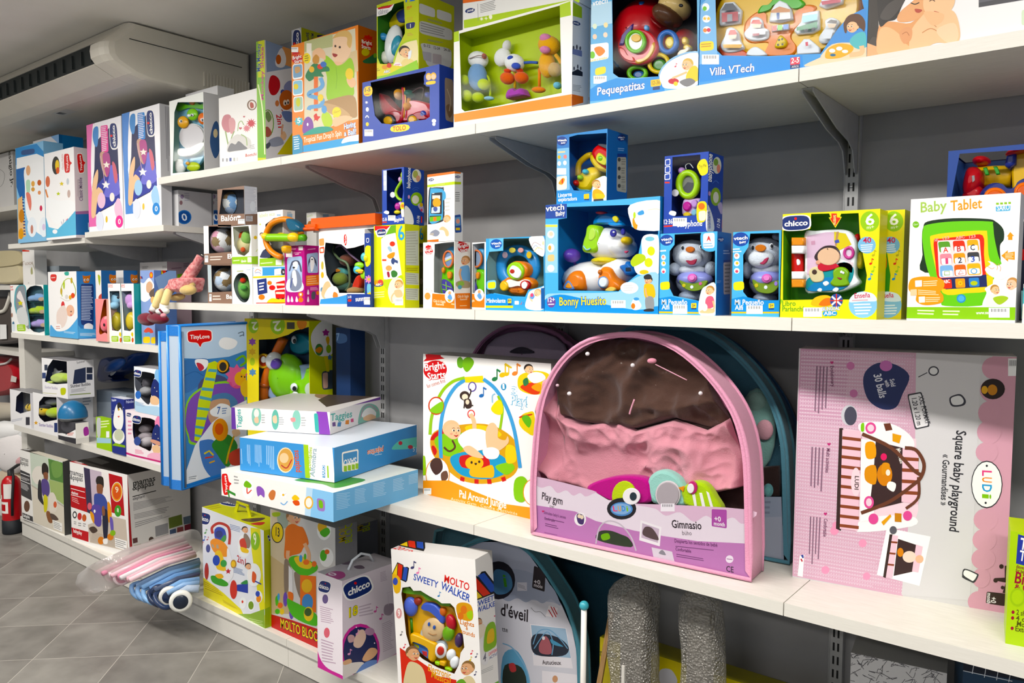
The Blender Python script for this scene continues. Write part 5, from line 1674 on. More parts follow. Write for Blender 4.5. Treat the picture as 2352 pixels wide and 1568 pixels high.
a1 = carton('bear_toy_box', 'blue box with a grey-blue talking bear, standing beside the puppy box', 'box', S3, (1513.3, 1.82), (1643.5, 1.82), 537, 1678, '59b0e4', cs='2a6cb4', hole=('I', '1090 880 1300 868 1300 990 1405 1000 1408 1270 1330 1290 1290 1350 1280 1400 1190 1380 1080 1360 1045 1290 1050 1010 1085 960'), inner='4c5268', F='''
@I
p 5ab4e8 968 875 1090 870 1088 960 1050 1010 1045 1360 965 1380
V 975 930 1078 920 1f48a0
m e8f0f8 1 970 1000 1030 995 1030 1020 970 1025
e e8eef4 1002 1060 18 22
e e8eef4 1002 1108 18 20
e e8eef4 1002 1165 18 22
e d89a8a 1000 1056 9 10
e e8c04a 1004 1104 9 10
e d8506a 1002 1172 10 10
q f0e04a .3 975 1255 1050 1245 1052 1310 978 1315
s 5ab4e8 1300 860 1410 850 1412 1000 1310 995
q f4f3f1 .2 1312 872 1402 865 1402 985 1312 990
s d04a4a 1340 935 1356 890 1372 935 1356 920
m 8fc0e0 2 1315 945 1400 942 1400 980 1315 984
p 2f8ed8 968 1380 1060 1365 1180 1390 1290 1400 1290 1500 968 1480
T f4f6fa 988 1428 1188 1428 40 Mi Pequeño
T f4f6fa 988 1466 1048 1466 36 Alfi
q f0d23a .15 1218 1418 1260 1416 1260 1455 1218 1458
T 3a4a6a 1228 1450 1252 1448 24 3+
r 22386a 1220 1456 1258 1466
p e8c02a 968 1482 1280 1488 1280 1500 968 1496
x f2f4f4 1075 1430 1188 1502
s d9ecf6 1280 1500 1295 1330 1340 1280 1410 1270 1410 1505
b f2c79a b9884a 1362 1320 34 -1
s e86a84 1330 1400 1350 1365 1390 1370 1400 1440 1340 1460
c f2c79a 14 1390 1400 1400 1450 1380 1480
s f2c79a 1290 1480 1340 1460 1400 1465 1390 1495 1300 1495
e eceef2 1325 1450 22 30''', Sd='''
@I
V 1425 920 1475 920 1b4690
m c0d4ea 2 1470 1000 1528 1000 1528 1040 1470 1040
r 1b4690 1470 1080 1530 1100
q c9b8b0 .1 1470 1100 1530 1095 1530 1345 1472 1350
m 8a8078 8 1480 1110 1525 1108 1525 1340 1480 1342
m 7a9ac8 2 1415 1240 1455 1240 1455 1262 1415 1262''')
BEAR = '''
@%s
head E %s:cloth %s .06 %s %s .045
muzzle E b9c2d2:cloth %s .03 %s %s .03
nose E c8703a:cloth %s .01 %s %s .01
eye E f4f4f4 %s .016 %s %s .006
eye E 1d1d24 %s .012 %s %s .005
eye#b E f4f4f4 %s .016 %s %s .006
eye#b E 1d1d24 %s .012 %s %s .005
mouth %s
ear E 9aa6bc:cloth %s .07 %s %s .02
ear#b E 9aa6bc:cloth %s .07 %s %s .02
arm E c2cad6:cloth %s .06 %s %s .025
body E aab3c8:cloth %s .07 %s %s .04
belly E 7f84d0 %s .045 %s %s .03
screen S 6f8a3a %s
heart %s
leg E a3aec2:cloth %s .05 %s %s .03'''
toy('bear_toy', 'grey-blue talking bear with a pink heart, in the box beside the puppy', 'toy', a1, '''
@I
head E ccd3de:cloth 1225 1040 .06 150 120 .042
muzzle E dde1e8:cloth 1215 1060 .028 90 70 .026
nose E c8703a:cloth 1212 998 .006 36 24 .01
eye D f4f4f4 1147 985 .02 13 20 .004
eye D 1d1d24 1148 985 .016 9 14 .004
eye#b D f4f4f4 1292 978 .026 12 16 .004
eye#b D 1d1d24 1294 978 .022 8 12 .004
mouth S a03048 .004 .004 .002 1170 1075 1215 1085 1258 1072 1245 1110 1215 1118 1190 1105
ear E 9aa6bc:cloth 1110 1010 .07 24 50 .02
arm E c2cad6:cloth 1100 1150 .05 50 56 .025 30
arm#b E c2cad6:cloth 1375 1150 .06 40 60 .025
body E aab3c8:cloth 1235 1250 .07 130 110 .04
collar E dfe3ea:cloth 1232 1160 .06 110 48 .035
belly E 9a9fe0 1245 1230 .05 140 70 .035
screen S 7f9a3a .019 .006 .002 1122 1240 1180 1255 1240 1262 1330 1240 1340 1260 1300 1310 1230 1325 1160 1300
screen D d8c84a 1160 1280 .018 14 14 .002
screen D e8ecf0 1222 1292 .018 13 14 .002
screen D d86a9a 1290 1265 .018 13 13 .002
heart D e070c0 1222 1220 .012 36 34 .006
heart D f090d0 1222 1220 .008 22 20 .004
leg E a3aec2:cloth 1215 1365 .06 90 50 .03''')
a2 = carton('bear_toy_box', 'blue bear box half covered by the chunky green talking book box', 'box', S3, (1679.6, 1.826), (1789.5, 1.826), 533, .13, '59b0e4', cs='2a6cb4', hole=('J', '215 735 440 730 470 1270 330 1270 200 1240 160 1190 160 900 200 840'), inner='464c60', F='''
@J
p 5ab4e8 65 725 215 720 200 840 155 900 160 1190 65 1220
V 75 785 205 775 1f48a0
m e8f0f8 2 72 850 150 845 150 885 72 890
e e8eef4 110 910 22 24
e e8eef4 110 968 22 22
e e8eef4 110 1025 22 22
e d89a8a 108 906 11 12
e e8c04a 112 966 11 11
e d8506a 110 1030 12 11
q f0e04a .3 82 1115 165 1105 168 1175 85 1180
p 2f8ed8 68 1245 160 1225 300 1255 445 1255 445 1350 68 1345
T f4f6fa 95 1290 320 1290 40 Mi Pequeño
T f4f6fa 95 1330 158 1330 36 Alfi
q f0d23a .15 358 1280 402 1278 402 1315 358 1318
T 3a4a6a 368 1310 394 1308 24 3+
r 22386a 360 1318 400 1328
p e8c02a 68 1345 440 1345 440 1358 68 1358
x f2f4f4 185 1295 312 1362''')
toy('bear_toy', 'grey-blue talking bear with a pink heart, beside the chunky green book box', 'toy', a2, '''
@J
head E ccd3de:cloth 320 890 .06 155 130 .042
muzzle E dde1e8:cloth 300 930 .026 100 76 .026
nose E d07a3a:cloth 296 848 .004 44 28 .01
eye D f4f4f4 230 845 .02 15 24 .004
eye D 1d1d24 232 845 .016 10 17 .004
eye#b D f4f4f4 378 832 .024 15 22 .004
eye#b D 1d1d24 380 832 .02 10 15 .004
mouth S b03a58 .004 .004 .002 245 935 300 945 352 920 345 950 320 975 290 970
ear#b E 9aa6bc:cloth 430 760 .06 40 30 .02
arm E c2cad6:cloth 205 1010 .06 40 80 .025 10
body E aab3c8:cloth 340 1120 .07 130 110 .04
collar E dfe3ea:cloth 345 1020 .06 120 50 .035
belly E 9a9fe0 345 1090 .05 130 76 .035
screen S 7f9a3a .019 .006 .002 228 1095 290 1115 345 1120 430 1100 440 1140 400 1190 340 1205 260 1180
screen D d8c84a 262 1140 .018 15 16 .002
screen D e8ecf0 335 1155 .018 14 15 .002
screen D a88ae0 415 1125 .018 14 18 .002
heart D e070c0 340 1085 .012 40 36 .006
heart D f090d0 340 1083 .008 25 22 .004
leg E a3aec2:cloth 330 1240 .06 90 44 .03''')
bp2 = carton('baby_phone_box', 'royal blue baby phone box with a lime mirror toy, standing on a bear box', 'box', S3 + a1.H + .001, (1523.5, 1.826), (1624, 1.826), 359, 1660, '2547a8', cs='213f94', ct='213f94', hole=('I', '1072 275 1290 255 1290 330 1270 350 1300 410 1290 600 1265 650 1265 730 1080 740 1065 690'), inner='24388a', F='''
@I
q f4f3f1 .2 1015 295 1055 288 1055 338 1015 342
q 2547a8 .2 1020 300 1050 294 1050 332 1020 336
q f4f3f1 .2 1013 350 1055 344 1055 396 1013 400
q 2547a8 .2 1018 356 1050 350 1050 390 1018 394
q f4f3f1 .2 1010 408 1055 400 1055 450 1010 455
q 2547a8 .2 1016 414 1050 407 1050 444 1016 448
r d8452e 1012 468 1050 480
e f4f3f1 1330 350 1 1
s e9dd2a 1265 345 1290 300 1330 292 1350 340 1345 400 1300 420 1275 380
t 6a5a10 1278 362 1338 350 24 Try Me
s f0f2f6 1060 695 1100 705 1090 735 1045 720
T f4f3f1 1005 800 1072 795 36 12·36
m e0402e 1 1005 805 1072 800 1072 830 1005 835
O f4f3f1 2547a8 1110 822 1305 812 46 babyphone
x f2f4f4 1075 750 1185 815
s e9d84a 1265 650 1300 620 1340 640 1335 750 1310 785 1265 770
e e87a2a 1300 660 26 26
q f0e0d0 .3 1275 700 1335 692 1330 770 1280 775
s e8e6ea 1340 700 1380 690 1410 760 1410 850 1340 850''', Sd='''
@I
T f4f3f1 1378 470 1385 255 36 babyphone
e c9ccc0 1420 340 34 66
e 7a9a4a 1412 315 18 28
e d88a7a 1432 365 14 34
c 4f74c8 4 1385 480 1410 460 1435 480
e 7fa03a 1410 585 40 72
e c8c8bc 1412 590 22 44
e b08ab8 1362 560 10 18
s a89ac0 1425 650 1455 630 1465 700 1450 720
s d6d6da 1340 650 1370 690 1395 780 1395 850 1340 850
T 2547a8 1372 830 1365 700 24 miniland
T f4f3f1 1440 830 1445 760 22 12·36
l e0402e 10 1462 830 1465 765''')
toy('baby_phone_toy', 'lime baby phone with round mirror and pink keys in the box on the bear box', 'toy', bp2, '''
@I
rim O b5e03a 1195 490 .03 72 92 26
rim D 7a7a72 1195 490 .032 70 90 .01
rim A 4a4a50 .0315 1150 520 1190 470 1250 480 1250 560 1200 580 1160 565
ear E c79ad8 1148 385 .035 26 30 .014
loop C e8e8ea 3 1180 370 .03 1175 340 .03 1205 325 .03 1235 360 .03
grip S d9b8e4 .028 .03 .008 1150 610 1215 600 1290 605 1290 740 1150 740
key D c02a94 1180 660 .02 32 38 .01
key#b D c79ad8 1240 640 .02 26 34 .01
key#c D e8c83a 1180 725 .02 30 20 .01
key#d D 8fc8e0 1240 710 .02 26 28 .01
tag D d8d4d8 1092 555 .012 28 28 .002''')
bk = carton('talking_book_box', 'lime and yellow box with a chunky toy picture book and red arrow', 'box', S3, (1791.5, 1.815), (2013, 1.815), 492, .065, 'e8e23a', cs='d9d21a', hole=('J', '470 705 680 700 690 582 830 578 880 690 925 580 1060 575 1075 740 1110 900 1125 1060 1110 1180 1060 1200 1000 1250 700 1250 470 1255'), inner='5fae1e', F='''
@J
p efe83a 450 585 690 580 685 695 620 712 450 712
K 465 658 678 645 .52
p e8e01c 828 575 905 575 908 600 930 605 880 690 828 610 845 605
p d8402e 848 578 890 578 892 608 922 612 878 678 838 618 850 612
T f4e8a0 884 665 884 590 20 PRUEBAME
p efe21c 1060 562 1215 553 1200 1390 1110 1395 1125 1200 1125 1060 1095 900 1070 740
e 9ac83a 1148 640 74 80
T f4f6e8 1115 670 1185 664 84 6
T e4f0c0 1125 700 1182 694 26 m+
e 7fb8dc 1125 825 70 66
T c02a4a 1095 810 1160 805 42 40
m e8f0f8 4 1075 820 1178 815 1165 880 1085 884
n b8b03a 1175 905 40
n d8402e 1155 970 40
n 9ac83a 1170 1030 40
n 2f8ed8 1145 1090 44
p 9ed040 445 1240 470 1255 445 1300
p e6e62c 445 1290 700 1260 980 1250 1110 1300 1200 1390 445 1385
T 6fa83a 465 1300 570 1298 38 Libro
T 6fa83a 465 1342 655 1342 38 Parlanchín
x f2f4f4 630 1312 775 1385
s f0c01c 690 1290 720 1235 800 1215 850 1235 855 1290 780 1310
s e07a1a 750 1290 790 1245 840 1240 848 1285 800 1300
e 2f4a94 888 1258 50 54
l f4f3f1 14 852 1225 924 1292
l f4f3f1 14 924 1225 852 1292
l d8402e 8 888 1206 888 1310
l d8402e 8 840 1258 938 1258
O f4f3f1 3a80c8 775 1338 915 1330 28 BILINGUAL
e 3a9ad8 805 1360 24 20
e 3a9ad8 838 1358 24 22
e 3a9ad8 870 1357 24 20
T f4f3f1 790 1372 884 1368 28 ABC
e 8fc8e8 1095 1290 112 104
m e8f4fa 4 1020 1280 1190 1275 1170 1370 1040 1375
s d9ecf4 990 1270 1010 1220 1060 1195 1120 1190 1180 1210 1200 1260 1100 1265
T c83a5a 1030 1240 1152 1232 38 Enseña
m d8a0a8 1 1010 1250 1180 1244 1180 1262 1010 1268''')
toy('picture_book_toy', 'chunky toy picture book with a baby, puppy and green octopus on its cover', 'toy', bk, '''
@J
spine C d8302c 48 585 770 .035 585 960 .035 585 1150 .035
band X f4f2ee .004 .02 .004 533 828 634 828 634 890 533 890
band#b X f4f2ee .004 .02 .004 533 1030 634 1030 634 1090 533 1090
band#c X f09a1c .005 .02 .004 533 765 634 765 634 826 533 826
band#d X f09a1c .005 .02 .004 533 1092 634 1092 634 1155 533 1155
band#e S f4f2ee .002 .003 .001 575 940 590 935 602 950 600 975 580 980
cover S f4f4f2 .02 .02 .006 634 730 720 712 880 702 980 715 1040 790 1045 900 1035 1050 1070 1120 1000 1165 900 1195 760 1195 640 1185 636 950
cover A e8c4d8 .0195 655 755 800 725 900 722 900 960 660 1060
cover A f0d83a .0194 870 720 960 735 1005 820 900 870 870 800
cover A c89a6a .0193 888 720 908 720 890 830 875 830
cover A 4a5ab0 .0192 872 790 905 780 912 805 880 812
cover A e8d0e0 .0193 940 870 1010 830 1000 960 920 930
cover O d04a94 985 885 .0185 34 40 12
cover A f0d8dc .0192 900 960 1020 960 1010 1040 900 1030
cover S 2f9aa0 .0192 .003 .001 655 1175 660 1090 780 1030 920 960 1010 980 1015 1080 940 1170 780 1180
cover S 2a86c0 .0185 .003 .001 660 1180 760 1090 880 1080 980 1140 880 1175
title#a A d8a0b8 .0191 690 795 720 790 722 820 692 824
baby S 3a2a2c .0175 .004 .002 715 930 740 870 800 830 880 835 915 890 900 950 800 985
baby D f4c8a4 825 915 .0155 88 70 .005
baby D f0b090 745 960 .0155 20 18 .004
baby S d03040 .016 .004 .002 740 1010 760 965 880 970 900 1000 790 1030
baby C 3a2a2c 3 815 850 .0145 820 858 .0145
puppy S ead8a8 .0165 .005 .002 670 1040 700 1000 760 1000 790 1070 770 1110 700 1110
puppy D 4a3428 715 1035 .0155 20 20 .003
octopus S 8ab81e .014 .012 .004 835 1120 860 1080 858 1030 890 998 950 1000 985 1040 975 1090 985 1130 960 1145 900 1150 860 1145
octopus D f4f4f0 925 1035 .012 10 12 .003
octopus D f4f4f0 940 1042 .012 9 11 .003
octopus S a03040 .0125 .003 .001 890 1075 930 1085 915 1095
star S f4f4f4 .0175 .003 .001 735 1180 755 1160 775 1170 765 1190
star#b S f4f4f4 .0175 .003 .001 855 1180 880 1155 905 1165 890 1190
star#c S f4f4f4 .0175 .003 .001 780 1120 810 1105 830 1125 800 1145
knob D d8c030 1065 945 .03 30 66 .02
knob#b D c02a2a 1045 770 .03 24 36 .02''')
F_ = bk.front; F_.fr = 'J'
carton('talking_book_box', 'second lime talking book box, showing only its yellow edge behind the first', 'box', S3, (1850, 1.89), (2069.5, 1.89), 493, .05, 'e8e23a', cs='c6cc30', F='''
@J
p 3a8a1e 1222 580 1250 570 1255 740 1290 900 1310 1060 1300 1190 1222 1190
p efe21c 1250 568 1402 560 1388 1390 1222 1395 1300 1190 1310 1060 1285 900 1262 740
e c8801e 1262 960 22 60
e b9b4b0 1240 1080 24 66
e 9ac83a 1336 640 74 80
T f4f6e8 1303 670 1373 664 84 6
T e4f0c0 1313 700 1370 694 26 m+
e 7fb8dc 1313 825 70 66
T c02a4a 1283 810 1348 805 42 40
m e8f0f8 4 1263 820 1366 815 1353 880 1273 884
n b8b03a 1363 905 40
n d8402e 1343 970 40
n 9ac83a 1358 1030 40
n 2f8ed8 1333 1090 44
e 8fc8e8 1285 1290 112 104
s d9ecf4 1210 1240 1250 1195 1310 1190 1370 1210 1390 1260 1290 1265
T c83a5a 1220 1240 1335 1232 38 Enseña
m e8f4fa 4 1220 1290 1370 1285 1350 1370 1225 1375''')
tab = carton('tablet_toy_box', 'white box with a big green and yellow toy tablet picture', 'box', S3, (2082, 1.82), (2331, 1.82), 457.7, .07, 'f2f1f0', cs='c9c9cc', F='''
@J
T a9c96a 1545 570 1750 552 78 Baby
T e0a03a 1778 558 2025 535 78 Tablet
q dfe8f0 .1 2128 520 2250 512 2248 560 2130 568
q 5ab0dc .1 2132 524 2246 516 2244 556 2134 563
T f4f6fa 2142 556 2240 548 40 SARO
r 8fc02a 2134 494 2156 510
r 8fc02a 2166 492 2188 508
r 8fc02a 2198 490 2220 506
r 8fc02a 2230 488 2250 504
e 7ab83a 1508 665 26 26
t f4f6e8 1490 672 1528 668 14 12m+
s 17301a 1565 690 1600 640 1800 615 2060 620 2130 640 2190 700 2195 780 2165 830 2170 950 2160 1000 2100 1010 1580 1040 1560 900 1555 760
s 72c81e 1565 700 1600 665 1800 640 2080 640 2110 665 2120 760 2150 900 2180 1000 2110 1100 2080 1280 1740 1300 1700 1240 1600 1020 1560 800
s f2d41c 1620 790 1650 745 1850 720 2040 712 2065 735 2075 900 2105 1000 2090 1170 1900 1200 1720 1200 1660 1000
s d83a2a 1648 790 1700 775 1900 755 2030 750 2040 900 2055 1050 2050 1060 1750 1082 1680 1082 1660 950
p 1f2a5e 1700 1085 2058 1055 2065 1150 1740 1170
q f0d8d8 .06 1675 790 2005 775 2030 1065 1690 1080
q 5f9a3a .2 1680 800 1770 795 1785 880 1695 885
q d8402e .2 1795 792 1885 788 1900 875 1805 880
q f0b02a .2 1905 785 1990 780 2005 868 1915 872
q f090a0 .2 1695 895 1785 890 1795 975 1700 980
q f0a02a .2 1800 890 1890 885 1900 965 1805 972
q 3a3a40 .2 1908 882 2000 878 2010 955 1915 962
q 7fb0e0 .2 1695 985 1795 980 1805 1072 1700 1076
q d86a2a .2 1805 980 1895 975 1905 1062 1812 1068
q f0b83a .2 1905 970 2010 965 2020 1055 1915 1060
q f4f4f2 .2 1702 842 1778 838 1782 886 1706 890
q f4f4f2 .2 1808 835 1885 832 1888 880 1810 883
q f4f4f2 .2 1915 828 1990 824 1994 870 1918 874
q f4f4f2 .2 1706 930 1785 926 1790 975 1712 979
q f4f4f2 .2 1812 925 1890 921 1893 968 1815 972
q f4f4f2 .2 1915 918 1998 914 2002 958 1918 962
q f4f4f2 .2 1712 1026 1795 1022 1800 1070 1718 1074
q f4f4f2 .2 1818 1018 1895 1014 1898 1060 1820 1064
q f4f4f2 .2 1918 1008 2005 1004 2010 1048 1922 1052
T d8402e 1722 884 1762 880 40 A
T c03a3a 1830 876 1862 873 42 B
T 2a2a40 1935 866 1970 862 42 C
T d0507a 1740 972 1762 970 44 1
T 2a2a40 1838 965 1870 962 42 2
T 2a4ab0 1940 956 1970 953 42 3
l 6fa83a 5 1732 1060 1732 1030 1770 1028 1772 1058 1732 1060
l d84a3a 5 1840 1052 1858 1020 1880 1048 1840 1052
e 3a9ad8 1962 1028 26 22
e f4f4f2 1962 1028 19 16
T e8b0b0 1655 800 1690 790 22 ABC
T e8b0b0 1720 785 1770 775 22 123
T e8b0b0 1820 780 1890 770 22 ABC
T e8b0b0 1925 772 1975 764 22 123
q d8402e .15 1708 1096 1785 1090 1792 1162 1718 1166
q f0a02a .15 1815 1088 1890 1084 1895 1156 1820 1160
q 3a80c8 .15 1920 1082 2000 1078 2006 1148 1926 1152
T f4f0f0 1725 1125 1775 1118 26 ABC
f f0d83a d8722a 1855 1122 20
e b8c83a 1962 1122 28 18
e 3a90c8 1862 1242 36 34
e 5ab0e0 1862 1242 26 24
s f0a030 1455 1120 1480 1085 1560 1070 1660 1075 1722 1100 1730 1150 1700 1185 1722 1220 1715 1270 1640 1290 1560 1290 1510 1260 1510 1210 1465 1190 1450 1160
m f4e0b8 3 1565 1105 1700 1095 1700 1145 1565 1152
m f4e0b8 3 1525 1170 1705 1185 1705 1220 1525 1215
m f4e0b8 3 1585 1230 1700 1228 1700 1270 1585 1275
q f0e8f0 .1 1502 1102 1555 1098 1556 1148 1504 1152
q f0d0a8 .1 1465 1172 1515 1168 1516 1218 1467 1220
q f0f0e0 .1 1530 1228 1580 1225 1580 1272 1532 1275
p f0a030 2245 722 2275 755 2262 755 2262 785 2228 785 2228 758 2218 758
p f0a030 2175 908 2225 865 2225 885 2280 875 2280 940 2228 935 2228 955
m f4e0b8 4 2205 890 2275 885 2275 930 2205 932
s f4f2f0 2048 1010 2090 975 2070 950 2110 960 2150 985 2200 960 2240 1000 2230 1060 2170 1095 2120 1080 2070 1050
c d9a06a 4 2060 985 2100 1010 2120 1000
c d9a06a 4 2110 960 2145 990 2140 1020
c d9a06a 4 2150 970 2170 1000 2165 1030
s f4f2f0 2040 1310 2060 1200 2050 1160 2150 1110 2220 1090 2290 1080 2290 1310
b f2c79a b98a4a 2130 1175 36 1
b f0c8a8 c8945a 2255 1130 46 -1
s e6ece0 2060 1230 2110 1210 2160 1230 2150 1290 2060 1300
s f0ece6 2200 1230 2250 1190 2290 1200 2290 1310 2220 1310
s a8c84a 2110 1240 2180 1220 2230 1240 2160 1290
p 8fc83a 1435 1308 2285 1310 2285 1410 1430 1395
m e4f0c8 2 1520 1325 1655 1328 1655 1378 1520 1372
m e4f0c8 2 1718 1330 1860 1332 1860 1382 1718 1378
T f4f6e8 1978 1365 2100 1362 24 www.saro
x f0f2f4 2077 1314 2240 1391''')
tb2 = carton('train_toy_box', 'dark box behind the tablet box, printed on a white yellow-edged band', 'box', S3, (2190, 2.0), (2460, 2.0), 510, .2, '24283a', F='''
@J
p f0e8d8 2290 485 2352 485 2352 640 2290 640
p e8c82a 2290 485 2352 485 2352 520 2290 520
T e0a03a 2320 585 2352 580 36 oo
e c02a2a 2340 900 36 44
p 8fc0c8 2330 1180 2352 1180 2352 1400 2330 1400''')
tz = S3 + tb2.H + .001
tr0 = carton('train_display_box', 'open blue display box holding a red and yellow toy train above the tablet', 'box', tz, (2172, 2.0), (2460, 2.0), 347, .2, '2c4a94', cs='2c4a94', hole=('J', '1850 112 2900 40 2900 590 1760 590'), thole=('uv', '.02 .02 .98 .02 .98 .98 .02 .98'), inner='4068b4', pane=False)
toy('toy_train', 'red and yellow toy train with blue wheel arch in the open blue box', 'toy', tr0, '''
@J
boiler C e2b81c 85 1960 300 .1 2100 290 .1 2260 290 .1
nose S b81f2c .03 .12 .02 1865 320 1890 230 1930 205 1985 215 2015 260 2012 330 1960 400 1880 440 1860 380
nose A 8a8a90 .028 1945 285 1965 280 1968 320 1950 335
cowcatcher S b81f2c .04 .12 .01 1870 450 1890 400 2000 360 2010 450
funnel E b81f2c 2022 172 .1 72 42 .04
funnel C c8222e 28 2022 230 .1 2022 175 .1
stripe X 3a9a3a .052 .01 .003 2030 220 2060 215 2080 275 2050 280
stripe#b X 3a9a3a .052 .01 .003 2110 210 2140 208 2165 270 2135 275
cab X 2a3a94 .04 .12 .01 2195 200 2220 100 2290 80 2285 190 2230 225
cab X e2b81c .06 .1 .01 2280 90 2500 60 2500 440 2260 440 2250 250
roof S b81f2c .02 .16 .012 2200 115 2240 70 2330 40 2560 20 2560 80 2350 85 2250 110
chassis S 24307a .03 .12 .01 2010 440 2030 380 2090 340 2160 340 2220 390 2290 370 2330 310 2420 290 2500 340 2500 450 2200 450
wheel D ea7a1c 2125 450 .02 92 78 .03
wheel D d8641a 2125 450 .016 70 58 .01
wheel#b D ea7a1c 2360 410 .02 90 80 .03
wheel#b D d8641a 2360 410 .016 68 60 .01''', inside=False)
carton('counting_toy_box', 'sliver of a teal and white box past the tablet box at the shelf end', 'box', S3, (2347, 1.815), (2480, 1.815), 652, .12, 'dfe9ea', F='''
@J
p 4fb0b8 2330 1160 2352 1160 2352 1280 2330 1290
p f0ecd8 2330 1300 2352 1300 2352 1400 2330 1400''')
# ------------------------------------------------------------------ short shelves at the far end
CY = 1.79
carton('mobile_box', 'blue mobile box beside the far end of the short shelf, leopard strip down its edge', 'box', S2A, (42, CY), (106, CY), 341, .1, '8fc4ea', F='''
@E
p 3f8fd0 140 550 330 510 410 600 400 700 140 700
p f2f4f6 150 640 330 600 420 640 420 740 150 740
q 3a5a90 .3 190 570 312 550 312 600 192 615
p 2f6ab0 145 740 225 720 240 1000 180 1000 150 900
p e8c08a 160 1010 200 980 235 1340 165 1370
m 2a3a80 12 200 1000 218 1000 236 1340 214 1340
e c8862a 195 1160 24 60
e e0a03a 190 1320 22 50
s f4f6f8 230 720 400 690 430 1000 420 1340 250 1200 225 900
e eab890 255 750 20 46
s b9e0c0 235 850 270 840 270 940 245 960
s e88a7a 235 960 270 960 285 1050 270 1110
e e8b060 298 870 16 26
e c8683a 355 860 18 26
e e0a85a 298 920 16 20
e e8a070 355 950 14 18
e d03a5a 370 1090 12 26
e eaf2fa 290 1260 42 90
e eaf2fa 395 1260 40 90
e c88a7a 288 1280 12 40
e d8c8e8 395 1260 14 30''')
carton('mobile_box', 'white box with red shield and blue side, set behind the classic mobile box', 'box', S2A, (83, 1.91), (142, 1.91), 325, 194, 'e2dfe2', cs='1f6aa8', ct='d0d0d4', F='''
@E
Y 345 650 345 500 .5
p 8fb9e4 440 430 560 420 560 560 540 520
m b0a0a0 3 390 490 430 485 430 560 390 560
p 1f6aa8 530 425 556 420 556 560 540 545''', Sd='''
@E
p 2a7ab8 560 420 770 430 770 560 560 560''')
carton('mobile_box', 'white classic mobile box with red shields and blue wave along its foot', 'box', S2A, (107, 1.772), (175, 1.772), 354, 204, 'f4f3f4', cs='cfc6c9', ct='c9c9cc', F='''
@E
Y 610 770 602 600 .34
e 2f2f2c 503 705 34 82
e f2d02a 515 705 18 50
e d8602a 520 750 16 30
t d05a6a 572 740 566 600 14 Classic Mobile
e d87a5a 430 850 20 50
c e0905a 14 410 920 430 990 455 1020
* e8d23a 555 870 22
* c9d83a 525 960 20
e e8c83a 520 1040 14 18
e e8c03a 565 1120 12 36
e c8d0d8 610 850 12 30
e c8b0a8 620 960 14 36
l 8a8fb0 5 545 1190 565 1250 575 1200 560 1170
p d86a8a 590 1200 610 1180 612 1200
p 6fc0e4 400 1130 440 1260 520 1280 620 1180 680 1110 690 1330 400 1360
s f4f6f8 420 1000 520 1020 640 1020 680 1080 600 1160 520 1230 460 1180
e f4f4f8 495 1300 22 20''', Sd='''
@E
Y 738 770 718 600 .34
T 6a4a78 745 1025 738 815 30 Classic Mobile
m a8a0a4 3 722 830 725 1000 695 1000 690 830
p 9a6a98 675 1120 830 1110 830 1150 675 1145
p 2f6aa8 675 1145 830 1140 830 1330 680 1330
m d8e4f0 1 800 1220 803 1300 790 1300 788 1220''')
NIGHT = '''
@E
p %s
s 141a4e %s
s 4a4fb0 %s
%s'''
def night(label, L, R, top, dx, A, B_, Cc, d):
 f = lambda x, y: f'{x + dx[0]} {y + dx[1]}'
 art = f'''
@E
p f0eff4 {f(0, 80)} {f(330, -40)} {f(370, 930)} {f(40, 1000)}
p {A} {f(0, 85)} {f(90, 40)} {f(60, 600)} {f(80, 780)} {f(130, 990)} {f(40, 1000)}
s f6f4f8 {f(80, 60)} {f(110, 300)} {f(90, 600)} {f(80, 770)} {f(120, 950)} {f(75, 770)} {f(60, 400)}
p 151b50 {f(95, 240)} {f(230, 100)} {f(262, 90)} {f(300, 300)} {f(320, 720)} {f(260, 800)} {f(150, 860)} {f(85, 900)} {f(70, 640)} {f(90, 480)}
p 2f3a9c {f(85, 660)} {f(200, 520)} {f(310, 520)} {f(322, 740)} {f(250, 800)} {f(150, 850)} {f(80, 900)}
s 6f6fd0 {f(180, 720)} {f(220, 560)} {f(240, 440)} {f(290, 520)} {f(315, 700)}
s 4f8fd0 {f(85, 110)} {f(125, 105)} {f(120, 260)} {f(95, 270)} {f(75, 190)}
q {B_} .1 {f(145, 90)} {f(210, 80)} {f(218, 320)} {f(155, 335)}
m f0e6f4 14 {f(150, 95)} {f(205, 90)} {f(212, 310)} {f(160, 325)}
K {f(270, 290)} {f(258, 65)} .3
s c9a08a {f(140, 340)} {f(190, 330)} {f(215, 450)} {f(200, 550)} {f(160, 480)}
s b04a8a {f(165, 345)} {f(220, 335)} {f(235, 440)} {f(210, 550)} {f(180, 470)}
* f0e8dc {f(200, 440)} 34
c d8b0c8 5 {f(145, 360)} {f(170, 500)} {f(190, 640)}
* f4f0f0 {f(195, 620)} 40
s d06a7a {f(250, 420)} {f(280, 440)} {f(300, 560)} {f(275, 600)}
s f0c8a0 {f(70, 680)} {f(85, 560)} {f(120, 480)} {f(125, 560)} {f(110, 660)} {f(130, 640)} {f(170, 690)} {f(120, 760)} {f(100, 900)} {f(65, 900)}
e {Cc} {f(155, 760)} 36 72
e f2e8e0 {f(250, 730)} 22 40
e dfe4f4 {f(140, 950)} 34 90
s {Cc} {f(270, 830)} {f(300, 740)} {f(330, 780)} {f(345, 900)} {f(300, 930)}
e e8c85a {f(200, 930)} 10 30
e {B_} {f(315, 950)} 34 56
T f4f3f1 {f(305, 975)} {f(330, 968)} 44 0'''
 return carton('night_projector_box', label, 'box', S2B, L, R, top, d, 'f0eff4', cs='c4c4c8', F=art, Sd='''
@E
m 8a8a90 3 1525 180 1530 790 1500 790 1480 170''')
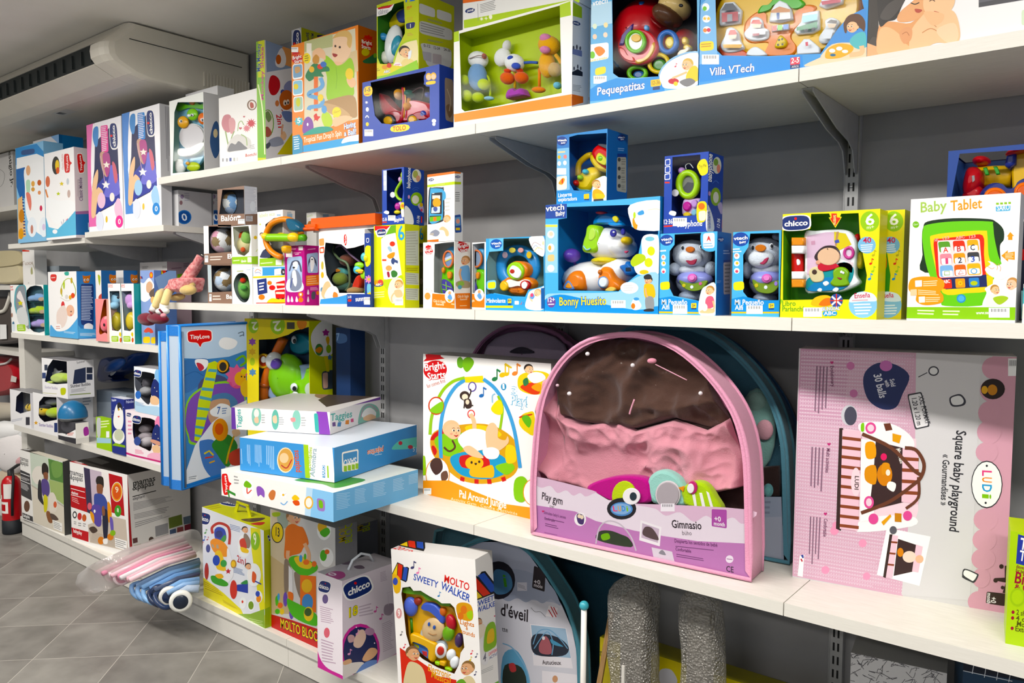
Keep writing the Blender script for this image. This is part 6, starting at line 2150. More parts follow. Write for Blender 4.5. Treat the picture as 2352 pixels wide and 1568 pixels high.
night('tall pink-edged night-sky projector box with boy reaching for a globe', (205, 1.81), (284, 1.81), 288, (760, 260), 'e878b4', 'e84a9a', 'eac4dc', .045)
night('tall blue-edged night-sky projector box with boy reaching for a globe', (286, 1.815), (372, 1.815), 262, (1092, 145), '5a8fd8', '3a8ad4', 'a8d0f0', .05)
for (y0, y1, dx, l) in ((1.88, 2.045, 0, 'white mobile carton end with blue zero disc, nearer the front of the short shelf'), (2.055, 2.215, 285, 'white mobile carton end with blue zero disc, against the wall on the short shelf')):
 X1 = -3.446
 kx = lambda y: 1176 + FPX * RX.dot(Vector((X1, y, S2B - CAM_H))) / RZ.dot(Vector((X1, y, S2B - CAM_H)))
 carton('crib_mobile_box', l, 'box', S2B, (kx(y0) - 60, y0), (kx(y0), y0), 0, y1 - y0, 'd6d6d9', h=.165, Sd=f'''
@E
e 2f6fb8 {1658 + dx} 1170 66 64
e 1f4f9a {1658 + dx} 1170 56 54
T dfe8f4 {1642 + dx} 1205 {1690 + dx} 1198 64 0
s 4a4f90 {1500 + dx} 960 {1530 + dx} 935 {1560 + dx} 950 {1550 + dx} 1000 {1515 + dx} 1010
c 7a7a98 5 {1560 + dx} 970 {1620 + dx} 980 {1650 + dx} 990
e 8a7a98 {1640 + dx} 985 16 20
e 8a6a70 {1630 + dx} 1040 14 20
m a8a8b8 4 {1660 + dx} 950 {1710 + dx} 950 {1710 + dx} 1030 {1660 + dx} 1030''', cs='c6c6ca')
# mirror toy pack at the end of the highest shelf
mp = carton('mirror_toy_pack', 'clear-fronted pack with a round baby mirror and worm faces on a leafy card', 'toy pack', S1, (392, FY), (470, FY), 233, .1, 'e9ece8', cs='c9c9cc', hole=('A', '1560 1420 1570 1010 1600 920 1880 905 1890 1100 1845 1310 1840 1555 1555 1560'), inner='8fb9a8', Sd='''
@A
s 3a5a8a 1890 1280 1920 1120 1960 1100 1985 1250 1970 1380 1930 1420
e d8c8a0 1940 1200 20 40''')
toy('baby_mirror_toy', 'round mirror toy with yellow, green and orange worm faces inside a clear pack', 'toy', mp, '''
@A
card S 86b8d0 .04 .01 .003 1575 1400 1580 980 1620 930 1860 920 1880 1100 1840 1400 1700 1540
leaf S 6ab52a .03 .008 .003 1580 960 1620 925 1700 945 1760 920 1800 940 1850 930 1840 980 1700 970 1600 1000
leaf#b S e8832a .025 .008 .003 1700 930 1715 880 1730 920 1745 870 1740 940
mirror D e8e6e4 1725 1230 .028 118 122 .008
mirror D cfc6c4 1725 1230 .022 108 112 .004
worm E f0b01f 1650 1100 .018 48 56 .012
worm E 8ed02a 1735 1030 .018 48 56 .012
worm E ef7a1f 1828 1068 .018 40 54 .012
eye E f4f4f0 1628 1090 .006 14 14 .004
eye E f4f4f0 1700 1040 .006 14 14 .004
eye E f4f4f0 1730 1036 .006 14 14 .004
eye E f4f4f0 1822 1080 .006 16 16 .004
pupil E 222 1630 1090 .003 6 8 .002
pupil#b E 222 1726 1038 .003 7 9 .002
pupil#c E 222 1822 1080 .003 8 9 .002
bow S f2f0e6 .015 .012 .004 1600 1340 1700 1330 1810 1280 1840 1300 1780 1370 1700 1400 1610 1400
plush E e8e4dc 1620 1500 .03 50 70 .015
plush#b E c8d84a 1740 1500 .025 60 44 .012
plush#c E 8fbfe0 1680 1470 .02 26 40 .01
plush#d E e8a83a 1690 1470 .012 16 16 .006''')
carton('rabbit_toy_box', 'white box with dark word tag, behind the round mirror pack on the highest shelf', 'box', S1, (430, 1.93), (503, 1.93), 217, .08, 'd9d9dc', F='''
@A
q 3a3a3a .2 1865 890 1965 870 1965 925 1868 938
m d8d8d8 1 1880 895 1955 882 1955 910 1880 922
c 55555a 5 1780 930 1800 900 1825 915 1850 930''')
# ------------------------------------------------------------------ plush and mobile shelf
pl = carton('plush_bears_box', 'teal-sided box with three hooded sleeping plush bears on little decks', 'box', S3L, (27, CY + .02), (103, CY + .02), 654, 116, 'f0f0ee', cs='2a9a9c', hole=('F', '300 572 510 565 545 990 335 998', 0), inner='4f6f78', F='''
@F
T d83a3a 90 548 150 540 26 Fisher
T d83a3a 95 578 150 570 26 Price
s 5fa8b4 160 700 175 560 230 505 290 530 300 700 340 1000 200 860 170 780
s 8a929a 175 720 190 570 235 520 280 540 300 720 330 1010 220 860
s e8e0e0 190 650 215 580 240 600 285 740 300 940 285 945 250 720
* e0d84a 230 715 34
s d0d4d4 190 800 280 770 320 960 220 950
e 3a4a5a 122 735 10 30
e b08a7a 135 850 10 26
e 4a7a9a 150 960 14 40
q a9d04a .15 190 955 285 955 290 1030 195 1030
m eaf4c8 3 200 965 275 965 280 1020 205 1020
r d8e4ea 135 950 170 1030''', Sd='''
@F
p 3aa8a8 460 505 545 500 565 1050 515 1055''')
dk = ['8fb8dc', 'c3d83a', 'b9a4dc']
for i, (yy, col, nm) in enumerate(((660, '8fb4dc', 'blue'), (800, 'c0d838', 'lime'), (950, 'b7a2dc', 'lilac'))):
 toy('plush_bear', f'sleeping plush bear in a {nm} hood lying in the teal-sided box', 'plush toy', pl, f'''
@F
body E {col}:cloth {400 + i * 8} {yy} .03 80 36 .025
foot E {col}:cloth {350 + i * 8} {yy + 18} .025 34 20 .015
hood E {col}:cloth {450 + i * 10} {yy - 8} .028 56 46 .025
face E c9a988:cloth {470 + i * 12} {yy + 12} .008 34 24 .012
nose E 26262a {505 + i * 10} {yy + 18} .004 10 8 .004
ear E {col}:cloth {420 + i * 10} {yy - 38} .024 18 16 .01''', 'hooded bears in the teal-sided box' if 0 else None)
mb = MB(); F_ = pl.front; F_.fr = 'F'
for yy in (708, 855):
 a, c = F_.at(325, yy, .004), F_.at(548, yy, .004); mb.hexa(a, c - a, pl.n * .06, pl.up * .003, mat('24504f'))
clamp(mb.v, pl); mb.build('deck', pl.obj)
carton('leaf_print_box', 'narrow tall white box with a faint leaf print, behind the plush bears box', 'box', S3L, (57, 1.97), (84, 1.97), 574, .07, 'f1efec', F='''
@F
p d8402e 240 112 330 122 330 135 240 135
T c9b9b0 240 290 375 280 44 Tuxx
c c0b8a8 8 400 440 390 340 360 250
s b0b080 350 390 345 340 360 310 370 380
e 55555a 322 488 5 4''')
carton('window_toy_box', 'pale blue window box with slanted lid, tucked behind the deer box', 'box', S3L, (92, 2.06), (140, 2.06), 612, .12, 'aab4bd', F='''
@F
p e8e8ea 430 500 440 360 520 275 520 300 470 370 460 500
s 5a9ac0 460 500 480 390 540 370 540 500
p d0d0d4 690 320 740 270 760 270 720 330''')
carton('baby_mobile_box', 'large white and blue box, leafy baby mobile on front and a deer head on side', 'box', S3L, (114, 1.795), (179.6, 1.795), 624.5, 223.5, 'f1f0f0', cs='3a7cc0', ct='4a4a50', F='''
@F
s d84a44 570 400 600 390 635 400 632 455 605 472 572 452
m f0c8c4 1 575 420 630 415 630 440 578 445
s 4fb0a0 725 370 770 362 772 400 735 402
c a8c048 8 700 640 690 540 740 450 800 450 850 560 840 640
e c9b04a 690 580 12 40
e c9b04a 805 460 12 34
e b8d04a 720 510 10 50
c c9c4b8 5 680 650 760 690 840 640
e d8d4d0 750 645 18 26
e d84a4a 708 740 20 46
e e05a3a 820 630 22 30
e e8b04a 790 650 16 24
e f0c0a4 790 800 46 66
e 7a5a4a 800 810 10 8
e d86a6a 800 850 10 8
s e9d8d0 640 820 720 740 760 860 720 980 650 980
q f4f3f4 .4 620 950 690 945 695 1075 625 1075
m d89a8a 2 630 970 680 968 682 1010 632 1010
s 62aee4 560 1100 570 960 640 1030 760 1010 860 900 885 860 885 1115 560 1095
m d0e4f4 2 720 1030 850 1040 850 1070 720 1050''', Sd='''
@F
s c8742a 930 400 950 410 1000 405 1020 395 1010 440 1000 485 945 485 935 440
e f0ece4 955 455 12 14
e f0ece4 988 452 12 14
e 26262a 958 456 6 8
e 26262a 988 454 6 8
q 223a78 .12 905 500 1055 500 1055 970 910 960
m c8d4ec 22 915 520 1048 520 1048 920 915 910
s f0f0f4 950 960 1000 940 1045 965 1040 1010 1000 1030 950 1010
p 5aa8e0 880 960 910 1000 1080 1010 1095 1095 880 1110
m d0e4f4 3 900 1050 1080 1050 1080 1090 900 1085''')
for i, (y0, x0, x1, l) in enumerate(((1.86, 223, 236, 'blue-sided deer box with white front edge, behind the seahorse boxes'), (1.985, 300, 312, 'second deer box end, blue with a cropped deer head'))):
 carton('baby_mobile_box', l, 'box', S3L, (x0 - (30 if i else 0), y0), (x1 if not i else 287, y0), 621, .075, 'e9e6e4', cs='2a62a0', F='''
@F
s c8503a 1110 640 1160 600 1165 660 1120 700
s b0c040 1100 400 1130 420 1120 520
p 8fb9e4 1140 350 1160 350 1165 470 1140 470''', Sd=f'''
@F
s c8742a {1232 + i * 240} 395 {1280 + i * 240} 402 {1325 + i * 240} 395 {1310 + i * 240} 480 {1240 + i * 240} 480
e f0ece4 {1262 + i * 240} 450 11 12
e f0ece4 {1292 + i * 240} 448 11 12
e 26262a {1264 + i * 240} 451 6 7
e 26262a {1292 + i * 240} 449 6 7
r 223a78 {1215 + i * 240} 490 {1340 + i * 240} 620''')
for i, (x0, x1, l, col, c2) in enumerate(((251, 279.5, 'seahorse night-light box with a pale blue seahorse', 'a9d4ea', 'e8d05a'), (281, 310, 'seahorse night-light box with a pink seahorse', 'd8a4dc', 'ecd05a'))):
 dx = i * 135
 sb = carton('seahorse_box', l, 'box', S3L, (x0, 1.80), (x1, 1.80), 651, .085 if i else .08, 'f2f2f0', cs='1f8f94', hole=('F', f'{1232 + dx} 580 {1345 + dx} 578 {1365 + dx} 1000 {1330 + dx} 1030 {1262 + dx} 1020'), inner='8a9aa4', F=f'''
@F
T d83a3a {1222 + dx} 522 {1272 + dx} 518 18 Fisher
T d83a3a {1222 + dx} 542 {1270 + dx} 538 18 Price
q a9d04a .15 {1252 + dx} 1085 {1332 + dx} 1085 {1335 + dx} 1150 {1256 + dx} 1148
m eaf4c8 3 {1260 + dx} 1095 {1325 + dx} 1095 {1328 + dx} 1140 {1262 + dx} 1138
e d86a3a {1358 + dx} 1130 12 28
s e8d04a {1340 + dx} 1070 {1350 + dx} 1040 {1365 + dx} 1060 {1360 + dx} 1095''')
 toy('seahorse_toy', f'{"pink" if i else "pale blue"} plush seahorse with a yellow glowing belly in its window box', 'plush toy', sb, f'''
@F
head E {col}:cloth {1290 + dx * 1.5} 680 .04 62 84 .03
snout E {col}:cloth {1285 + dx * 1.5} 740 .02 40 44 .02
belly E {c2} {1302 + dx * 1.35} 920 .04 46 110 .028
eye E 1d1d24 {1330 + dx * 1.5} 652 .008 12 16 .004
fin E {col}:cloth {1290 + dx * 1.4} 1010 .05 34 30 .02''')
sd = carton('seahorse_box', 'orange-lined open box with a coral pink seahorse, nearest the big deer box', 'box', S3L, (221, 1.79), (247, 1.79), 686, .05, 'ef9a9a', cs='e8b8a8', hole=('F', '1115 1040 1170 680 1225 672 1222 1030 1180 1045', 0), inner='ea8a1c', pane=False)
toy('seahorse_toy', 'coral pink seahorse peeking from the orange-lined box', 'plush toy', sd, '''
@F
head E ef7080:cloth 1190 950 .022 50 90 .02
head E f0a0a0:cloth 1200 900 .02 20 40 .012
eye E 222 1170 958 .003 8 18 .003''')
carton('toddler_bike_box', 'light blue box with slanted colour bands, behind the rag doll shoes', 'box', S3L, (326, 1.83), (357, 1.83), 621, 406, '8fa6d8', cs='6a8ad0', F='''
@F
G 1575 440 1605 440
G 1840 440 1915 440
e e05a3a 1702 400 20 36
e f0b84a 1702 400 12 22
s f0f2f6 1570 490 1620 490 1680 430 1740 520 1740 600 1640 700 1570 650
s d8b090 1650 500 1690 470 1720 520 1690 600 1650 580
s 6a5a50 1680 600 1740 540 1770 560 1750 640 1700 650
e f0c080 1720 680 24 40
s d85a4a 1620 1040 1660 990 1710 1010 1720 1050
q f0d21c .3 1610 1095 1690 1090 1690 1165 1610 1165
q f0d21c .3 1700 1100 1755 1095 1755 1170 1700 1170
s 6fa8d8 1630 1060 1680 1040 1690 1080 1640 1085''', Sd='''
@F
G 1815 430 1925 430
p 8fb0e4 1740 430 1900 350 1990 345 1990 420 1800 600
s d8b090 1745 600 1790 560 1800 640 1760 660''')
carton('wall_clock_box', 'white box with grey print and dark side, at the back behind the blue bike box', 'box', S3L, (325, 2.06), (387, 2.06), 603, .13, 'd2cfcd', cs='b29aa4', F='''
@F
m 8a8684 2 1600 300 1670 298 1670 330 1600 332
m 8a8684 2 1825 295 1885 292 1885 325 1825 328''', Sd='''
@F
m 6a5a64 3 2065 265 2135 258 2135 310 2065 318
m 8a6a7a 1 1930 315 2060 305 2060 330 1930 340
p 8ac03a 1995 390 2080 380 2080 440 1995 440''')
# ------------------------------------------------------------------ night-light shelf
def buddy(label, L, R, top, d, z, hole, col, art, side='', **k):
 return carton('night_light_box', label, 'box', z, L, R, top, d, 'efeef0', cs='dedde2', ct='8a8a90', hole=('K', hole), inner='1f2c5a', F=art, Sd=side, **k)
g1 = buddy('white window box with a sleepy bee, hanging past the far shelf end', (25, 1.80), (72, 1.80), 893, .1, S4L, '175 800 185 640 240 570 400 610 410 700 350 800 230 830', 'e8c22a', '''
@K
r 3a3a44 290 870 335 960
m b0b4c4 2 130 900 280 870 280 900 130 930''')
toy('bee_night_light', 'yellow and black bee plush in the box at the far shelf end', 'plush toy', g1, '''
@K
body E e8c020:cloth 380 760 .03 80 55 .03
stripe E 26262a:cloth 350 755 .02 14 48 .02
stripe#b E 26262a:cloth 395 750 .02 14 52 .02
leg E f0ece4:cloth 180 850 .03 50 30 .02''')
g2 = buddy('white window box with a bee and a lime turtle beneath the turtle box', (78, 1.80), (132.6, 1.80), 900, 214, S4L, '435 850 440 700 490 640 700 650 760 680 760 860 640 900 500 925 450 880', 'c8d83a', '''
@K
T 8a7ab0 440 970 600 990 34 Slumber Buddies
* e8b04a 405 935 26
r 2a3a70 610 935 650 1040''', '''
@K
m 9aa0b0 3 930 650 1030 640 1030 740 930 750''')
toy('bee_night_light', 'yellow bee plush with black eye beside a lime turtle under glass', 'plush toy', g2, '''
@K
head E e8c41c:cloth 490 800 .025 56 54 .025
stripe E 26262a:cloth 500 760 .03 60 30 .025
eye E 1d1d20 468 785 .006 10 10 .004
turtle E c3d84a:cloth 620 820 .035 90 60 .03
hat E b0b0b4 590 700 .06 70 40 .03''')
g3 = buddy('white window box with a lime turtle night light, topmost on the far pile', (98, 1.80), (156, 1.80), 821, 216, S4L + g2.H + .001, '505 470 540 300 595 215 760 225 820 330 780 495 640 500 560 490', 'c8d83a', '''
@K
r 3a4254 500 280 535 345
r 3a4a7a 475 370 515 435
T b0a8c4 505 545 650 560 28 Slumber Buddies
s c8d03a 680 560 700 540 740 550 735 610 690 620
m c8c890 1 480 590 660 605 660 620 480 605''', '''
@K
T 77777c 865 270 960 250 26 Summer
p 2a3350 840 340 965 310 965 480 820 500
r 2a2f40 975 310 1040 375
r 2a3350 975 385 1040 450
T 4a4a54 795 540 1020 510 34 Slumber Buddies
m 9a9aa0 3 800 560 1000 530 1000 570 800 600
m 8a9a5a 1 785 610 1050 590 1050 615 785 635''')
toy('turtle_night_light', 'lime turtle plush with dark eyes in the topmost window box', 'plush toy', g3, '''
@K
shell E cfe07a:cloth 690 430 .03 100 60 .035
star S d8d8dc .05 .008 .003 555 370 600 360 610 320 640 350 690 350 650 385 650 420 610 400 580 420 585 385
foot E cfe07a:cloth 570 480 .025 40 18 .02
head E c3da5a:cloth 780 430 .03 60 50 .03''')
dm = carton('dome_lamp_box', 'small black and white stand box carrying the glossy blue dome', 'box', S4L, (134, 1.772), (174.5, 1.772), 962, 204, '35343a', cs='d3d0cc', ct='55555a', F='''
@K
s 4a4a50 690 1000 700 930 760 900 830 920 830 1000 760 1040
p f0eeee 740 1070 850 1010 855 1110 740 1090
m d86a5a 2 760 1050 840 1040 840 1080 760 1080
p f0eeee 650 1050 700 1050 740 1060 740 1090 650 1070''', Sd='''
@K
p e9e6e2 830 900 990 880 1000 1090 858 1115
m b0a8a4 1 870 915 935 905 935 925 870 935
s a03a9a 940 1000 985 980 1000 1060 950 1080''')
dt = thing('dome_night_light', 'glossy blue dome night light sitting on the black and white stand box', 'night light', dm.base + Vector((0, 0, dm.H)))
mb = MB(); c = dm.base + Vector((0, 0, dm.H + .019)); R_ = .085
F_ = dm.front; F_.fr = 'K'; R_ = .072
mb.lathe(c, [(R_, 0), (R_ * .98, .025), (R_ * .86, .05), (R_ * .62, .072), (R_ * .3, .086), (0, .09)], mat('2f6f9e', 'toy'), n=28); mb.build('dome', dt)
mb = MB(); mb.lathe(c, [(0, -.0175), (R_ * .8, -.0175), (R_, -.004), (R_, 0), (0, 0)], mat('6a6e72', 'toy'), n=28); mb.build('base_ring', dt)
gp = carton('card_toy_pack', 'lime green card pack leaning beside the dome stand box', 'toy pack', S4L, (222, 1.80), (256, 1.80), 957, .03, 'a3cf3a', F='''
@K
m e8f4c0 3 1130 910 1230 900 1230 990 1130 1000
r f0f2f4 1195 1030 1230 1100
p a8cfe0 1090 1100 1250 1110 1250 1165 1090 1160
s c0c4c4 1090 900 1130 870 1130 1080 1095 1080''')
carton('penguin_lamp_box', 'navy box printed with a white penguin night lamp', 'box', S4L, (258, 1.795), (288, 1.795), 911.6, 309, '2a3684', cs='232c78', ct='dfe2f0', F='''
@K
T dfe4f4 1260 695 1310 688 26 Pabobo
s f2f2f0 1275 900 1300 760 1340 710 1375 760 1390 900 1370 1000 1330 1010 1290 980
s 26262e 1320 720 1345 705 1370 740 1378 800 1350 760 1335 800 1322 770
p e8b83a 1330 770 1355 785 1335 800
h d84a3a 1336 865 24
e f2f2f0 1335 1090 68 84
e c9cfb4 1338 1070 52 66
p 8fb83a 1268 1180 1300 1160 1410 1190 1410 1215 1268 1190
e dfe4f4 1275 800 3 4
e dfe4f4 1262 840 3 4
e dfe4f4 1390 760 3 4''', Sd='''
@K
T c8d0f0 1420 715 1505 705 30 Pabobo''')
CH = '''
@K
K %s
q d84a5a .1 %s
'''
pk = carton('cuddle_toy_box', 'pale pink box with a window onto a grey plush beside a printed elf', 'box', S4L, (289, 1.80), (374, 1.80), 940, .11, 'f3e6ec', hole=('K', '1512 895 1740 905 1720 1080 1700 1240 1640 1230 1515 1140', 0), inner='7a6a6c', F='''
@K
K 1425 838 1475 848 .8
K 1492 888 1585 905 .9
e 3a4f94 1545 1140 38 50
m e8a0bc 4 1440 900 1490 905 1490 1080 1440 1080
s f090b8 1740 930 1830 800 1840 1000 1800 1040
s 232f6e 1710 1150 1720 1020 1770 950 1830 1060 1830 1180 1760 1190
e f4f0d0 1750 1060 4 6
e f4f0d0 1780 1110 4 6
s f0c8a0 1710 1210 1760 1180 1800 1210 1800 1270 1740 1280
s d8a08a 1700 1150 1800 1190 1800 1150 1710 1120
m e86a9a 4 1520 1230 1620 1250 1620 1290 1520 1280
s f4b8d0 1660 1300 1720 1270 1830 1290 1830 1380 1680 1340
p c83a7a 1415 1285 1500 1310 1830 1388 1830 1368 1500 1290 1415 1262''')
toy('elf_plush', 'grey and pink plush inside the pale pink window box', 'plush toy', pk, '''
@K
body E a89a9c:cloth 1640 1090 .05 60 50 .03
body E c0b4b4:cloth 1660 1150 .04 50 60 .03
head E b4a6a6:cloth 1640 1000 .06 46 50 .03''')
bl = carton('cuddle_toy_box', 'pale blue box with a window onto a grey plush, stacked on the pink one', 'box', S4L + pk.H + .001, (310, 1.80), (374, 1.80), 841, .1, 'e9eef6', ct='9a9aa0', hole=('K', '1525 370 1735 385 1720 480 1690 700 1640 710 1530 560', 0), inner='6a6a72', F='''
@K
K 1506 370 1588 386 .9
e 3a6fc0 1555 620 32 46
s 8fc0ea 1760 330 1830 300 1830 560 1790 500 1740 420
s 232f6e 1700 600 1705 520 1740 440 1800 520 1800 680 1720 640
e f4f0d0 1740 540 4 6
e f4f0d0 1765 580 4 6
s f0c8a0 1695 650 1740 630 1790 670 1780 730 1700 720
s b8d8f0 1520 690 1620 740 1800 760 1800 860 1530 800
m 9ab0d0 4 1530 690 1640 720 1640 760 1530 740''')
toy('elf_plush', 'grey plush inside the pale blue window box above the pink one', 'plush toy', bl, '''
@K
body E a8a4a4:cloth 1630 580 .05 60 56 .03
head E 8a8488:cloth 1630 480 .06 46 60 .03''')
bp = thing('plush_pack', 'dark blue shiny toy pack lying at the back of the turtle shelf', 'toy pack', (-4.5, 2.05, S4L))
carton('storage_carton', 'grey patterned carton at the back of the night-light shelf', 'box', S4L, (224, 2.02), (292, 2.02), 895, .16, '8a96a4', cs='7f8894', F='''
@K
s 4a6a8a 1330 500 1370 460 1400 510
p 6a7684 1060 560 1260 590 1260 700 1060 700''')
F_ = yface(2.06); F_.fr = 'K'
model(bp, F_, '''
pack S 1d3f8a .06 .1 .03 1075 470 1090 250 1180 200 1300 270 1480 150 1470 220 1380 340 1290 380 1200 430 1260 470
fin E 24509c 1290 290 .0 130 60 .03 -30
tag S dfe2e8 .02 .004 .001 1240 380 1285 340 1295 365 1250 405''')
# ------------------------------------------------------------------ waist-height shelf: zip bags and the pile of flat boxes
from mathutils import noise
def zipbag(label, L, R, top, w, d, nd, art):
 b = carton('zip_bag', label, 'bag', S4, L, R, top, d, 'aebdce', cs='5a93cc', w=w, nd=nd, hole=None, Sd=art)
 o = b.obj; r = thing('zip_bag', label, 'bag', b.base)
 o.name = 'pouch'
 for k in ('label', 'category'): del o[k]
 o.parent = r; o.location = (0, 0, 0); r.name = 'zip_bag'
 mb = MB(); m = mat('2f7fd0', 'toy'); up = b.up
 for q in (b.P0, b.P1):
  z = Vector((0, 0, .006)); mb.tube([q + z + b.n * b.D, q + z, q + up * b.H, q + up * b.H + b.n * b.D], .006, m, 8)
 for f in (0, .94): mb.hexa(b.P0 + up * b.H * f - b.n * .001, b.u * b.W, up * b.H * .06, b.n * .003, mat('2a72c0', 'cloth'))
 mb.build('piping', r)
 mb = MB(); zx = b.P1 + b.n * .0 + b.u * .003
 mb.tube([zx + b.n * .01 + up * .01, zx + b.n * .01 + up * (b.H - .02)], .004, mat('6f7f92', 'toy'), 6); mb.build('zip', r)
 return b
ndv = on_z(506, 1099, S4) - on_z(420, 1126, S4)
bagB = zipbag('front blue zip bag with red shield, holding a striped arch and purple play mat', (402, 1119), (420, 1126), 748, .055, 568, ndv, '''
@M
p bcd6ee 190 112 665 75 665 290 540 335 380 352 210 345
s eef2f4 470 230 500 200 560 205 600 230 580 270 530 285 480 265
Y 250 200 418 192 .58
c 5a6a7a 6 605 170 640 160 645 190
c 5a6a7a 6 615 190 645 180
p 4a86c0 200 345 380 352 540 335 665 290 665 1100 205 1270
s 3f72b0 215 380 300 350 400 360 380 480 300 560 220 580
c 2f5f9a 5 225 470 300 440 360 470
s eef0f2 305 355 385 357 390 400 350 435 310 400
s c03a4a 310 380 345 385 365 415 335 435
e 4c4f78 440 560 120 100
s 8fd04a 225 780 260 620 420 520 600 520 660 640 640 940 300 960 250 900
s 7d4fb0 235 780 270 630 420 535 590 535 650 640 640 930 310 945 255 880
s 4f7fb0 400 630 520 590 600 650 560 700 400 760
s c9a080 400 660 540 640 520 780 410 800
p d0e04a 395 380 440 365 465 380 430 560 400 700 365 830 330 935 295 925 300 850 325 640
p 5aa8c0 398 420 455 425 450 445 390 440
p 5aa8c0 375 480 442 490 438 508 368 500
p 5aa8c0 350 550 430 560 427 580 345 572
p 5aa8c0 335 610 420 630 416 648 330 632
p 5aa8c0 318 690 405 700 400 718 315 706
p 5aa8c0 310 760 385 765 380 782 308 776
p 5aa8c0 302 820 368 830 362 846 300 838
p 5aa8c0 298 880 345 890 340 905 296 896
e 2a2420 500 405 46 50
e e8b02a 495 400 40 44
e 33302c 497 405 26 32
c 7ab52a 16 590 360 640 330 660 370 620 400
e d85a8a 595 490 62 70
* e06a9a 595 470 84 9 .7
e f0b83a 620 490 42 50
e e8d83a 645 440 22 22
e f0c83a 660 560 40 60
e 2a2420 628 475 5 6
e 2a2420 650 478 5 6
p e6e9ee 235 1150 300 960 420 800 560 690 665 640 665 1100 225 1240
s 4f7fc4 330 950 350 925 440 930 520 1060 500 1140 430 1190 370 1130 340 1040
l e8d23a 12 365 1020 400 1000 430 1030
l d84a3a 10 370 1050 430 1040
l e8b03a 10 400 1085 440 1070
s 3f8a3a 420 950 520 880 600 960 560 1080 520 1110 460 1030
s c84a3a 540 1020 640 980 660 1080 560 1100
e e89a2a 478 850 56 80
e d8602a 470 845 30 42
c d8b02a 12 520 1090 540 1000 580 880
s f0c8a0 560 860 600 840 620 880 580 900
s eef2f6 405 720 440 690 480 665 540 680 560 730 520 760 430 755
T 2f5fa8 455 740 478 738 50 7
m 6f8fc0 3 490 695 530 692 530 740 490 745
p 2f7ac8 205 1270 225 1240 480 1160 665 1090 665 1300 205 1300
r eef0f2 250 1178 320 1210
m 8a9098 2 255 1182 315 1170 315 1200 255 1206''')
zipbag('rear blue zip bag, seen as a thin strip beside the front bag', (371, 1106), (398, 1117), 762, .05, .3, ndv, '''
@M
p bcd6ee 100 140 140 130 140 340 110 345
p 3f78b4 95 345 190 345 190 1250 90 1250''')
yb = carton('musical_toy_box', 'tall yellow box with round green age marks and a frog toy window', 'box', S4, (566, 2.075), (713, 2.075), 731, 764, 'f0df20', cs='c3cf3a', hole=('M', '752 215 860 210 960 180 1010 150 1110 125 1112 640 752 655'), inner='38506e', F='''
@M
e a3d030 714 118 36 52
e a3d030 885 112 52 66
T f4f6e0 742 90 700 92 56 2
T f4f6e0 905 82 850 88 70 2
r 4a4a44 950 92 1005 140
s e8923a 1020 90 1060 70 1090 90 1080 130 1040 140
* 8a4ab0 706 230 30 6 .6
* d8b02a 706 300 28 6 .6
e b0c83a 706 370 18 28
* 5a8ab8 708 445 30 6 .6''', Sd='''
@M
s e8ecee 1125 170 1200 80 1280 80 1280 300 1180 330 1130 270
* b03a9a 1225 165 28 5 .6
s e8b83a 1225 210 1240 190 1252 215 1240 255
e e8ecee 1175 270 36 56
e 4a8a4a 1178 285 28 42
s e8923a 1150 290 1180 265 1200 280 1180 310
e 9ac83a 1245 280 18 30
* 4a7ab0 1252 340 22 5 .6
q 3a4a5a .2 1195 440 1290 425 1290 560 1200 570
q d8b0a0 .2 1202 450 1240 445 1240 555 1206 560
p e9dc2a 1210 330 1240 330 1250 440 1230 440''')
toy('frog_music_toy', 'lime frog and turtle toy with orange arm inside the yellow box', 'toy', yb, '''
@M
turtle E 8fd41a 950 480 .06 120 170 .05
turtle S a9c0e4 .05 .04 .01 830 640 840 520 960 510 990 420 1060 390 1140 410 1170 500 1120 640
arm C e8781c 34 790 640 .05 800 500 .045 850 370 .045 930 200 .06
joint C b85a14 38 795 545 .044 797 520 .044
ball E f2f0ee 860 365 .03 48 66 .03
ball E 6a4ab0 875 385 .016 34 40 .02
badge O f0c02a 785 365 .022 40 46 8
badge D e0502a 785 365 .022 36 42 .006
badge E f4f0ea 785 355 .014 18 24 .006
frog S 9ae02a .02 .03 .008 975 640 970 560 1000 510 1060 490 1080 440 1100 420 1125 430 1130 470 1160 465 1165 520 1140 540 1145 600 1120 640
frog E 9ae02a 1108 435 .03 20 22 .012
frog E 9ae02a 1150 470 .03 18 18 .012
mirror D d8e6d0 1108 565 .012 34 46 .006
eye E f6f6f4 1000 550 .01 24 30 .008
eye E 1d1d20 1003 560 .004 14 18 .005
eye#b E f6f6f4 1008 610 .01 24 30 .008
eye#b E 1d1d20 1012 614 .004 14 16 .005
whale S 2f8aa0 .09 .03 .01 960 240 990 180 1050 170 1110 220 1100 290 1040 320 980 300
whale E f4f4f4 1000 215 .075 16 30 .008
whale E 1d1d20 1003 225 .068 10 16 .005''')
carton('play_mat_bag', 'dark blue flat bag leaning at the back beside the yellow frog toy box', 'bag', S4, (774, 2.12), (806, 2.12), 752, .08, '1c3560', F='''
@M
s 4a6a9a 1290 190 1330 170 1370 185 1370 230 1310 240
T 8fb0d8 1300 220 1325 218 50 7''')
